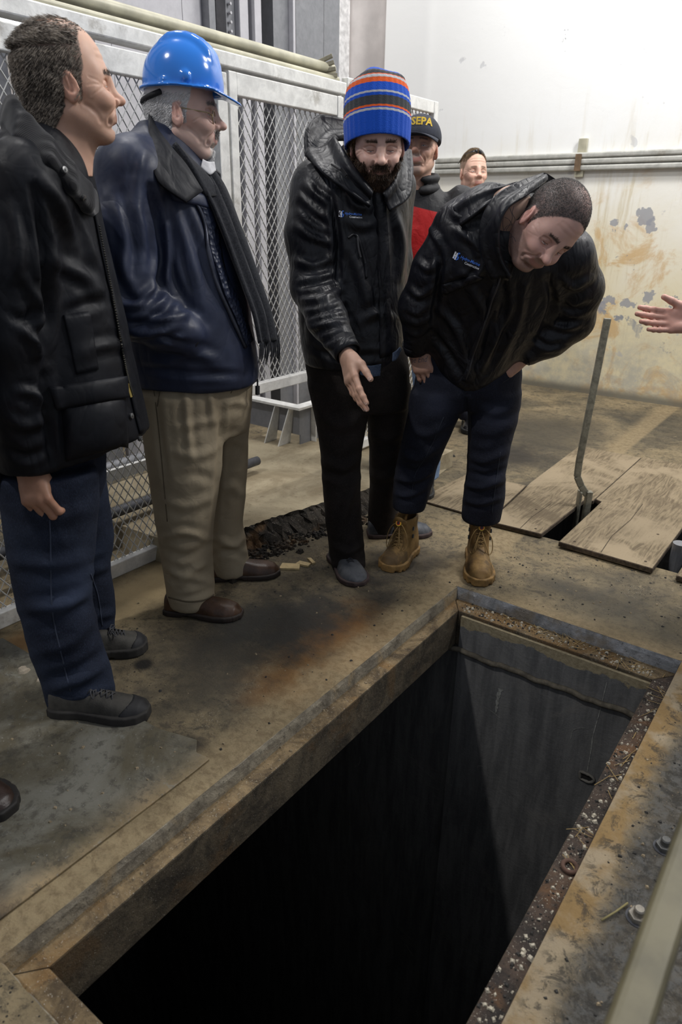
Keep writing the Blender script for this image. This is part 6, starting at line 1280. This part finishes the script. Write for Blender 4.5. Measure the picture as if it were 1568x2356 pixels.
# boots
GB = N('scuffed_grey_leather'); gc = GB.mix(GB.ramp(GB.noise(18, 5), .35, .65), (.050, .055, .066), (.105, .11, .12)); GBM = GB.out(gc, .6, 0, GB.bump(GB.noise(150, 4), .2, .003), .3); GS = simple('red_brown_sole', (.045, .028, .026), .8)
shoe('ankle_boot', fl(826, 1350), fl(772, 1280), p, (GBM, GS, None, simple('boot_stitch', (.03, .03, .035), .8)), 'slip', .118); shoe('ankle_boot', fl(990, 1228), fl(846, 1232), p, (GBM, GS, None, None), 'slip', .112)
# ================================================================== man with a shaved head bending over
D = 2.68
p = empty('person', (fl(1000, 1300)*[1, 1, 0]), 'man with a shaved head bending forward, black jacket, hands in jeans pockets', 'person')
R = frame(camvec(.09, -.90, .40), camvec(.64, .30, .70)); S1 = 1.04; T = (R, anchor(1258, 607, 2.20, R, (0, .126, -.027), S1))
V, Fs = head(smile=.9, mouth_open=.25, neck=(0, -.075, -.19), neck_r=.066, nose=1.0, brow=1.15, wide=1.02, jaw=1.08, age=.5)
hm4 = hair_mask(.062, .086, -.018, -.07)
C = skin_colors(V, (.68, .42, .35), red=(.72, .31, .26), lip=(.42, .19, .16), browc=(.09, .06, .05), beard=(.16, .11, .09), beard_k=.55, scalp=(.060, .052, .050), scalp_k=.86, hairline=lambda x, y, z: hm4(x, y, z)*(1-.55*np.exp(-((x/.03)**2+((y-.01)/.05)**2))*ss(z, .09, .11)), smile=.9, mouth_open=.25)
hv = V; hn = normals(V, Fs); HW = (hwarp(V)*S1)@R.T+T[1]
W1 = ph(957, 800, D-.06); h1 = hand(W1, camvec(.34, -.88, -.17), camvec(.55, -.1, -.8), 1, [(.35, .5, .4)]*4, thumb=(.5, .5, .4), forearm=ph(950, 720, D-.10), base=(.46, .27, .20), knuckle=(.5, .24, .17))
W2 = ph(1203, 818, D-.10); h2 = hand(W2, camvec(-.78, -.55, -.24), camvec(-.4, .1, -.9), -1, [(.4, .5, .4)]*4, thumb=(.5, .5, .4), forearm=ph(1270, 780, D-.10), base=(.50, .29, .21), knuckle=(.55, .26, .18))
bd = inner([[ph(1170, 480, 2.34), ph(1130, 620, D-.16), ph(1080, 850, D)], [ph(1010, 880, D), ph(980, 1030, D), ph(940, 1150, D+.05)], [ph(1130, 880, D), ph(1120, 1040, D-.02), ph(1105, 1180, D-.0)], [ph(1066, 530, D-.24), ph(975, 680, D-.17), ph(957, 790, D-.07)], [ph(1300, 605, D-.24), ph(1335, 720, D-.08), ph(1215, 812, D-.1)]], [[.07, .1, .1], [.06, .05, .035], [.06, .05, .035], [.035, .035, .026], [.035, .035, .026]])
A = cat((HW, Fs, C), h1[:3], h2[:3], bd); bo = obj('body', A[0], A[1], M_SKIN, p, True, col=A[2])
eye_parts((R, T[1]), p, S1, sc=.3, z0=-.001)
hair_from(hv, HW, hn, R, hm4, p, hair_mat('stubble_hair', (.03, .026, .024), (.12, .105, .10)), 'cropped_hair', 1., .0035, (0, -.4, -.2), 8, .00045, .2, 1.0, 2.5, .1, 0, 2)
brows(hv, HW, hn, R, p, hair_mat('dark_brow4', (.025, .018, .014), (.08, .06, .045)))
# tattoos
INK = simple('tattoo_ink', (.13, .11, .13), .6, 0, .1); sb = Surf(A[0], A[1])
def ink(pts, w=.0014, n=30):
    P, ns = sb.path(pts, n, .0002)
    if len(P) > 3: obj('tattoo', *ribbon(np.array(P), ns, w, .0003), INK, bo, True)
ink([(1168, 470), (1160, 490), (1156, 515), (1162, 545), (1172, 570)]); ink([(1172, 478), (1178, 500), (1170, 520), (1164, 530), (1176, 540), (1180, 560)]); ink([(1160, 500), (1170, 505), (1178, 520), (1172, 535)]); ink([(1182, 474), (1178, 490), (1184, 505), (1180, 522)]); ink([(1158, 530), (1166, 520), (1178, 516)]); ink([(1170, 548), (1180, 545), (1186, 556)])
Vt, Ft = text_mesh('The End', 1, .35, 0.); Vt = Vt*[.72, 1, 1]
decal(sb, 'tattoo', Vt, Ft, (934, 836), np.array([19.5, -1.5]), np.array([-1, -19.]), INK, bo, .0006)
# jeans
J4 = denim('indigo_denim', (.0085, .0095, .016), (.016, .0185, .030), [(tuple(ph(1140, 945, D-.1)-ORG[p]), .01, .09), (tuple(ph(1010, 930, D-.1)-ORG[p]), .01, .09)])
f = Field(ph(1060, 1000, D)-[.5, .5, .65], ph(1060, 1000, D)+[.5, .5, .5], .0085)
f.loft(*sil([(800, 965, 1192, 0, .14), (850, 958, 1198, 0, .145), (895, 952, 1197, 0, .14), (935, 946, 1195, 0, .10)], D), k=.03)
f.loft(*sil([(900, 948, 1082, -.02, .105), (960, 938, 1052, -.02, .10), (1020, 924, 1025, 0, .092), (1070, 912, 1004, .02, .085), (1120, 905, 992, .04, .082), (1168, 903, 976, .05, .08)], D), k=.02)
f.loft(*sil([(900, 1072, 1197, -.02, .105), (960, 1076, 1191, -.03, .10), (1030, 1076, 1172, -.03, .09), (1090, 1074, 1160, -.02, .085), (1140, 1066, 1160, 0, .082), (1196, 1062, 1150, .02, .08)], D), k=.02)
V, Fs = f.mesh(1); V = V+normals(V, Fs)*(.007*(ridge(V*[1, 1, .9], 8, 31)-.6))[:, None]
V = creases(V, Fs, [([(950, 990), (985, 1000), (1030, 975)], 9, .009), ([(925, 1045), (960, 1055), (1005, 1030)], 8, .014), ([(915, 1070), (955, 1085), (998, 1065)], 7, -.012), ([(908, 1100), (950, 1105), (990, 1085)], 7, .013), ([(906, 1135), (940, 1140), (980, 1120)], 6, .010), ([(1078, 1050), (1115, 1060), (1165, 1040)], 9, .012), ([(1075, 1085), (1115, 1095), (1158, 1080)], 7, -.012), ([(1068, 1115), (1110, 1120), (1158, 1105)], 7, .013), ([(1066, 1150), (1105, 1158), (1152, 1145)], 6, .010), ([(1090, 930), (1140, 950), (1190, 930)], 9, .007), ([(1085, 985), (1130, 995), (1185, 975)], 11, .007), ([(1068, 900), (1074, 960), (1076, 1020)], 6, -.010)])
jn = obj('jeans', V, Fs, J4, p, True); su = Surf(V, Fs); M_ST4 = simple('seam_thread4', (.018, .023, .036), .9)
for q in ([(1020, 960), (985, 1040), (955, 1090), (945, 1150)], [(1155, 880), (1185, 862)], [(1150, 1040), (1140, 1110), (1130, 1180)]): band(su, 'seam', q, .003, M_ST4, jn, 26, .0015)
# jacket
NB4 = nylon('black_nylon_shell', (.0060, .0066, .0105), .43, .42, .32, 32)
f = Field(ph(1140, 640, D-.2)-[.62, .65, .5], ph(1140, 640, D-.2)+[.62, .65, .52], .008)
f.loft(*sil([(896, 1052, 1098, -.07, .06), (878, 1025, 1125, -.06, .10), (850, 995, 1162, -.04, .135), (800, 982, 1212, -.05, .15), (720, 976, 1285, -.10, .165), (620, 985, 1310, -.19, .17), (540, 1022, 1318, -.23, .155), (490, 1060, 1290, -.22, .13), (455, 1095, 1250, -.22, .10), (430, 1120, 1225, -.22, .06)], D), k=.05, p=2.2)
f.cone(ph(1100, 490, D-.26), ph(1060, 520, D-.24), .075, .078, .06); f.cone(ph(1250, 530, D-.22), ph(1300, 595, D-.23), .07, .08, .06)
f.chain(tri([(1056, 526, -.24), (1000, 622, -.20), (964, 705, -.16), (958, 790, -.08)], D), [.078, .073, .066, .048], .035)
f.chain(tri([(1305, 590, -.27), (1330, 665, -.18), (1318, 735, -.12)], D), [.082, .078, .070], .035); f.chain(tri([(1318, 735, -.12), (1265, 780, -.11), (1218, 810, -.10)], D), [.070, .060, .047], .03)
V, Fs = f.mesh(1); V = V+normals(V, Fs)*(.006*(ridge(V*[1, 1, .8], 8, 41)-.62))[:, None]
V = creases(V, Fs, [([(1015, 560), (1010, 640), (995, 740)], 7, -.018), ([(985, 520), (1010, 560), (1020, 600)], 7, .011), ([(960, 600), (985, 620), (1010, 600)], 7, .010), ([(940, 660), (965, 680), (995, 660)], 7, .012), ([(930, 720), (960, 735), (985, 715)], 6, -.010), ([(935, 760), (960, 770), (985, 750)], 6, .010), ([(1080, 660), (1110, 720), (1090, 800)], 9, .010), ([(1130, 600), (1160, 680), (1150, 780)], 9, -.009), ([(1000, 700), (1050, 760), (1080, 860)], 8, .013), ([(990, 760), (1030, 810), (1070, 880)], 7, -.012), ([(1180, 700), (1140, 780), (1100, 860)], 8, .013), ([(1210, 640), (1190, 740), (1150, 830)], 9, .009), ([(1260, 640), (1270, 700), (1240, 780)], 8, -.016), ([(1290, 640), (1320, 660), (1360, 640)], 8, .011), ([(1290, 700), (1320, 715), (1355, 700)], 7, -.011), ([(1260, 745), (1300, 755), (1335, 745)], 7, .012), ([(1225, 775), (1260, 795), (1290, 790)], 6, -.009), ([(1040, 480), (1060, 500), (1110, 490)], 9, .010), ([(1050, 530), (1090, 560), (1110, 600)], 9, .009), ([(1060, 630), (1090, 640), (1110, 610)], 8, .010), ([(1020, 660), (1060, 645), (1100, 620)], 6, -.008)])
jk = obj('jacket', V, Fs, NB4, p, True); su = Surf(V, Fs)
band(su, 'storm_placket', [(1168, 600), (1150, 650), (1120, 740), (1092, 820), (1075, 880)], .045, NB4, jk, 40, .004)
band(su, 'zipper', [(1160, 610), (1142, 660), (1112, 745), (1086, 822), (1072, 872)], .006, simple('zip4', (.03, .03, .035), .35), jk, 50, .007)
patch4(su, 'chest_flap', (1018, 655), (1090, 632), (1112, 640), (1022, 678), NB4, jk, .005, .002, 14, 5)
logo(su, (1041, 592), .40, 15.0, jk)
for (x, y, o, x2, y2, o2, r) in ((955, 788, -.08, 958, 806, -.065, .047), (1220, 808, -.10, 1203, 818, -.10, .045)):
    v_, f_ = tube([ph(x, y, D+o), ph((x+x2)/2, (y+y2)/2, D+(o+o2)/2), ph(x2, y2, D+o2)], [r+.003, r, r-.002], 22, False); q = obj('cuff', v_, f_, NB4, jk, True); m_ = q.modifiers.new('solid', 'SOLIDIFY'); m_.thickness = .004
# hood around the neck
ho = empty_like('hood', p, 'black hood lying open around the neck')
sheet('hood_shell', tri([(1132, 640, -.385), (1108, 575, -.395), (1110, 510, -.40), (1138, 455, -.40), (1192, 420, -.37), (1246, 400, -.30)], D), tri([(1176, 638, -.42), (1152, 585, -.44), (1150, 525, -.46), (1168, 480, -.46), (1206, 452, -.42), (1258, 414, -.32)], D), NB4, ho, .012, 40, .004, 1.2, 16)
sheet('hood_shell', tri([(1045, 478, -.30), (1080, 455, -.33), (1135, 436, -.35), (1190, 420, -.36)], D), tri([(1060, 520, -.345), (1090, 500, -.365), (1126, 472, -.37), (1180, 442, -.33)], D), NB4, ho, .012, 26, .005, 1.2, 12)
sheet('hood_flap', tri([(1185, 445, -.34), (1215, 425, -.31), (1246, 399, -.28), (1256, 399, -.27)], D), tri([(1215, 475, -.28), (1240, 450, -.26), (1268, 422, -.25), (1276, 411, -.25)], D), simple('black_fleece4', (.006, .006, .008), .95, 0, .3, 90, .4, 200), ho, .008)
# tan work boots
def tan():
    n = N('tan_work_leather'); c = n.mix(n.ramp(n.noise(16, 6, .65), .35, .65), (.155, .088, .028), (.27, .165, .06)); c = n.mix(n.math('MULTIPLY', n.ramp(n.noise(9, 5, .6, .3, n.map((1, 1, 1), (3, 1, 2))), .5, .62), .7), c, (.06, .04, .022)); return n.out(c, .65, 0, n.bump(n.noise(140, 4), .25, .003), .3)
TB = tan(); TS = simple('gum_sole', (.20, .115, .035), .75, 0, .4, 30); TL = simple('tan_lace', (.26, .165, .06), .8)
for to, he in (((890, 1316), (945, 1266)), ((1103, 1350), (1094, 1272))):
    o, W_, M_ = shoe('work_boot', fl(*to), fl(*he), p, (TB, TS, None, TL), 'boot', .118)
    def disc(name, r, m, z, n=20):
        c0 = W_((0, .150, .190)); nn = nrm(M_@np.array([0, .94, .34])); t = M_[:, 0]; u = np.cross(nn, t); pts = [(math.cos(a)*r*(1-.25*max(0, -math.sin(a))), math.sin(a)*r*1.1) for a in np.linspace(0, 2*math.pi, n+1)[:-1]]
        obj(name, [c0+t*x+u*y+nn*z for x, y in pts]+[c0+t*x+u*y-nn*.004 for x, y in pts], [list(range(n))]+[(i, n+i, n+(i+1) % n, (i+1) % n) for i in range(n)], m, o)
    disc('tongue_badge', .0125, simple('badge_yellow', (.75, .52, .05), .5), .0025); disc('tongue_badge', .0092, simple('badge_red', (.45, .04, .02), .5), .0032); disc('tongue_badge', .0055, simple('badge_black', (.02, .02, .02), .5), .004)
    for s in (-1, 1):
        for z in (.115, .150): MB().box((0, 0, 0), (.001, .001, .001)) ; b = MB(); b.bar(W_((s*.044, .085, z)), W_((s*.046, .098, z+.004)), .006, .016); b.build('speed_hook', simple('hook_dark', (.03, .03, .03), .4, .5), o)
# ================================================================== people further off and people cut by the frame
def plain_person(label, base, face, look, skin, top, legs, shoes, hgt=1.78, up_rows=None, armR=None, armL=None, headkw=None, colkw=None, hair=None, stance=.11):
    """whole standing figure in its own frame; base = floor point, face = horizontal facing"""
    b = np.array([base[0], base[1], base[2] if len(base) > 2 else 0.]); f = nrm([face[0], face[1], 0]); r = np.array([f[1], -f[0], 0]); k = hgt/1.78; B = np.stack([r, f, ZUP], 1); W = lambda x, y, z: b+B@(np.array([x, y, z])*k)
    p = empty('person', b, label, 'person'); R = frame(look, ZUP); T = (R, W(0, .035, 1.645)); V, Fs = head(h=.0034, **(headkw or {})); C = skin_colors(V, skin, smile=(headkw or {}).get('smile', 0), mouth_open=(headkw or {}).get('mouth_open', 0), **(colkw or {})); hn = normals(V, Fs); HW = (hwarp(V)*k)@R.T+T[1]
    armR = armR or [(.20, -.01, 1.43), (.245, -.03, 1.13), (.235, .08, .88)]; armL = armL or [(-.20, -.01, 1.43), (-.245, -.03, 1.13), (-.235, .08, .88)]
    parts = [(HW, Fs, C)]; infos = []
    for a, sd in ((armR, 1), (armL, -1)):
        w = W(*a[2]); e = W(*a[1]); al = a[3] if len(a) > 3 else nrm(w-e); pm = a[4] if len(a) > 4 else -r*sd; cu = a[5] if len(a) > 5 else [(.4, .5, .3)]*4
        h = hand(w, al, pm, sd, cu, forearm=e, base=tuple(x*.95 for x in skin), h=.0032 if len(a) < 6 else .0026, thumb_out=a[6] if len(a) > 6 else .6, thumb=(.2, .1, .1) if len(a) > 6 else (.5, .4, .3), spread=.045 if len(a) > 6 else .06); parts.append(h[:3])
    parts.append(inner([[W(0, 0, 1.45), W(0, .0, 1.2), W(0, 0, .95)], [W(.09, 0, .92), W(stance, .0, .5), W(stance, -.03, .08)], [W(-.09, 0, .92), W(-stance, .0, .5), W(-stance, -.03, .08)]], [[.07, .1, .1], [.06, .05, .035], [.06, .05, .035]], .018))
    A = cat(*parts); obj('body', A[0], A[1], M_SKIN, p, True, col=A[2]); eye_parts(T, p, k, sc=.6)
    F = Field(b-[.5, .5, .05], b+[.5, .5, 1.1], .011)
    F.loft([.86*k, .95*k, 1.02*k], [b[:2]]*3, [r[:2]]*3, [.175*k, .17*k, .165*k], [.125*k]*3, .03)
    for s in (-1, 1): F.loft(np.array([.06, .1, .3, .5, .75, .92])*k, [W(s*x, y, 0)[:2] for x, y in ((stance, -.02), (stance, -.02), (stance, -.01), (stance, .01), (.10, 0), (.09, 0))], [r[:2]]*6, np.array([.075, .072, .07, .08, .095, .10])*k, np.array([.082, .08, .078, .085, .10, .115])*k, .025)
    V, Fs = F.mesh(1); V = V+normals(V, Fs)*(.010*(ridge(V*[1, 1, 1.5], 9, 2)-.6))[:, None]; obj('trousers', V, Fs, legs, p, True)
    F = Field(b+[-.75, -.75, .75], b+[.75, .75, 1.65], .010)
    F.loft(np.array([.82, .95, 1.1, 1.28, 1.40, 1.47, 1.53])*k, [b[:2]]*7, [r[:2]]*7, np.array([.205, .20, .20, .215, .20, .13, .075])*k, np.array([.15, .15, .15, .145, .12, .095, .07])*k, .04, 2.2)
    for a in (armR, armL):
        s_, e, w = W(*a[0]), W(*a[1]), W(*a[2]); F.chain([s_, e, w+(e-w)*.12], [.080*k, .066*k, .05*k], .035)
    V, Fs = F.mesh(1); V = V+normals(V, Fs)*(.012*(ridge(V*[1, 1, .8], 8, 5)-.62))[:, None]; jk = obj('jacket', V, Fs, top, p, True)
    for s in (-1, 1): shoe('boot', W(s*stance*1.05, .20, 0), W(s*stance, -.08, 0), p, shoes, 'hiker', .108)
    return p, T, W, B, jk, (head, hn, HW, R)
BKS = (leather('black_leather', (.008, .008, .009), .25), simple('black_sole', (.01, .01, .01), .7), None, None)
# --- man in the cap, behind
Dm = 3.62; hb = ph(957, 352, Dm); look = camvec(-.25, -.18, .95)
RBK = N('red_black_shell'); sz = RBK.sep()[2]; RBKM = RBK.out(RBK.mix(RBK.ramp(RBK.math('ADD', sz, RBK.math('MULTIPLY', RBK.sep()[0], .25)), 1.43, 1.435), (.42, .012, .012), (.012, .012, .014)), .55, 0, RBK.bump(RBK.noise(25, 3, .5, 1), .3, .01), .3)
hg1 = 1.80; base = hb-FH*-.0; 
p, T, W, B, jk, hh = plain_person('man in a dark cap and red and black jacket, standing behind the beanie', (hb[0]+.02, hb[1]), (.45, -1), look, (.58, .35, .26), RBKM, denim('light_denim', (.10, .15, .24), (.20, .28, .42)), BKS, hb[2]/1.645*1.78, headkw=dict(smile=1., mouth_open=.5), colkw=dict(beard=(.30, .28, .26), beard_k=.5, chin_only=True, browc=(.1, .07, .05)), stance=.12)
p['label'] = 'man in a dark lettered cap and red and black jacket, half hidden behind others'; teeth(T, p)
R = T[0]; f = Field((-.13, -.15, -.02), (.13, .24, .17), .005); f.ell((0, -.008, .055), (.092, .110, .098), k=.01); f.ell((0, .02, .045), (.088, .095, .09), k=.02)
Zc = f.ax[2][None, None, :]; Yc = f.ax[1][None, :, None]; Xc = f.ax[0][:, None, None]; f.d = np.maximum(f.d, (.038-Zc+0*Xc+0*Yc)).astype(np.float32); V, Fs = f.mesh(1)
NVY = simple('navy_cap_cloth', (.018, .022, .036), .85, 0, .2, 40, .3, 300); cap = obj('cap', (V*1.03)@R.T+T[1], Fs, NVY, p, True)
q = []; n_ = 21
for i in range(n_):
    a = -1.05+2.1*i/(n_-1)
    for rr in (.090, .115, .14, .160): q.append((math.sin(a)*min(rr, .105)*.98, .004+math.cos(a)*rr+ (rr-.09)*.15, .046-(rr-.09)*.30-.020*abs(math.sin(a))**2*(rr-.05)/.1))
o = obj('peak', np.array(q)*1.03@R.T+T[1], [(i*4+k, i*4+k+1, (i+1)*4+k+1, (i+1)*4+k) for i in range(n_-1) for k in range(3)], NVY, cap, True); m_ = o.modifiers.new('solid', 'SOLIDIFY'); m_.thickness = .004
Vt, Ft = text_mesh('USEPA', .042, 0, .0012); Vt = Vt-[Vt[:, 0].mean(), 0, 0]; YL = simple('cap_gold', (.75, .50, .03), .6); P = []
for x, y, z in Vt: a = -x/.095*1.0; P.append((math.sin(a)*.0985, -.008+math.cos(a)*.1215-.06*max(0, y)-.0, .078+y))
obj('cap_lettering', np.array(P)*1.03@R.T+T[1], Ft, YL, cap)
b = MB(); b.tube([(-.075*1.03*0+x, .0, 0) for x in (0, .001)], .001, 4)
# collar
def ring_collar(T, p, W, jk, mat, r=.018, z=1.495, rx=.085, ry=.085, gap=.35):
    pts = [W(rx*math.sin(a), .02-ry*math.cos(a), z-.012*math.cos(a+math.pi)) for a in np.linspace(-math.pi+gap, math.pi-gap, 26)]; up_ = [q+ZUP*.045 for q in pts]
    f = Field(np.min(pts, 0)-.08, np.max(pts, 0)+.12, .008); f.chain(pts, [r]*26, .01); f.chain(up_, [r*.6]*26, .02); V, Fs = f.mesh(1); return obj('collar', V, Fs, mat, jk, True)
ring_collar(T, p, W, jk, simple('black_collar', (.010, .010, .012), .7))
# --- man with sunglasses pushed up
Dm = 4.85; hb = ph(1086, 402, Dm); look = camvec(.22, -.30, .93)
p, T, W, B, jk, hh = plain_person('short-haired man with sunglasses pushed up on his head, by the wall', (hb[0], hb[1]), (.55, -1), look, (.66, .42, .32), nylon('navy_uniform', (.012, .018, .045), .7, .3, .3, 20), simple('navy_trousers', (.010, .012, .022), .85), BKS, hb[2]/1.645*1.78, headkw=dict(mouth_open=.5, wide=.98), colkw=dict(scalp=(.16, .11, .07), scalp_k=.75, hairline=hair_mask(.056, .088, -.02, -.07), browc=(.20, .13, .08)))
R = T[0]; hv = hh[2]; V0, F0 = head(h=.0034, mouth_open=.5, wide=.98); hair_from(V0, (hwarp(V0))@R.T+T[1], normals(V0, F0), R, lambda x, y, z: hair_mask(.056, .088, -.02, -.07)(x, y, z)*ss(z, .05, .09), p, hair_mat('fair_cropped_hair', (.10, .065, .035), (.26, .18, .10)), 'hair', 1., .010, (0, .3, 1), 3, .0008, .2, .6, 1.)
g = empty_like('sunglasses', p, 'dark sunglasses worn on top of the head'); SGM = simple('dark_lens', (.01, .01, .012), .12)
G = lambda q: T[1]+R@np.array(q, float)
for s in (-1, 1):
    V = [G((s*(.004+.060*u), .070-.055*u**2+.004*math.sin(v*3.1), .118-.020*u+(v-.5)*.026)) for u in np.linspace(0, 1, 9) for v in np.linspace(0, 1, 5)]; o = obj('lens', V, [(i*5+k, i*5+k+1, (i+1)*5+k+1, (i+1)*5+k) for i in range(8) for k in range(4)], SGM, g, True); m_ = o.modifiers.new('s', 'SOLIDIFY'); m_.thickness = .003
    b = MB(); b.tube([G((s*.054, .02, .100)), G((s*.068, -.03, .088)), G((s*.070, -.07, .07))], .003, 6); b.build('temple', SGM, g, True)
ring_collar(T, p, W, jk, nylon('navy_collar', (.012, .018, .05), .7, .3, .2, 20), .018)
# --- man outside the right edge, holding out a hand
wr = ph(1592, 740, 2.30); fp = wr+RH*.50-FH*.10; kx = 1.0
fdir = -RH*.9-FH*.3; f_ = nrm(fdir); r_ = np.array([f_[1], -f_[0], 0]); Bm = np.stack([r_, f_, ZUP], 1); loc = lambda q: Bm.T@(np.array(q, float)-np.array([fp[0], fp[1], 0]))
w_l = loc(wr+RH*.006); el = loc(wr+RH*.30-ZUP*.03+FH*.02); sh_ = (-.20, 0, 1.42)
armR = [(.20, 0, 1.42), tuple(el), tuple(w_l), camvec(-1, .03, .05), camvec(.05, .1, 1), [(.05, .08, .05), (.08, .10, .08), (.10, .12, .1), (.05, .1, .08)], .45]
armL = [(-.20, -.01, 1.43), (-.25, -.04, 1.13), (-.24, .06, .88)]
p, T, W, B, jk, hh = plain_person('man past the right edge, of whom only an open hand and cuff show', (fp[0], fp[1]), f_, f_-.2*ZUP, (.60, .33, .26), nylon('dark_sleeve', (.010, .011, .015), .6, .3, .3, 20), simple('dark_slacks', (.02, .02, .025), .85), BKS, 1.78, armR=armR, armL=armL, colkw=dict(scalp=(.06, .045, .03), scalp_k=.9, hairline=hair_mask()))
# --- man outside the left edge, a shoe tip in view
tp = fl(32, 1885); hl = tp-nrm(RH*.85-FH*.45)*.29; mid = (tp*.35+hl*.65)
fd = nrm((tp-hl)[:2].tolist()+[0]); rr_ = np.array([fd[1], -fd[0], 0]); base = hl+fd*.08+rr_*.115; base[2] = 0
BRN2 = (leather('dark_brown_leather', (.030, .017, .013), .4), simple('brown_black_sole', (.012, .010, .009), .7), None, None)
p, T, W, B, jk, hh = plain_person('man past the left edge, of whom only a dark brown shoe tip shows', (base[0], base[1], .008), fd, fd-.2*ZUP, (.58, .36, .28), nylon('grey_coat', (.03, .03, .034), .7, .3, .3, 20), simple('charcoal_slacks', (.02, .02, .022), .85), BRN2, 1.78, colkw=dict(scalp=(.06, .045, .03), scalp_k=.9, hairline=hair_mask()))
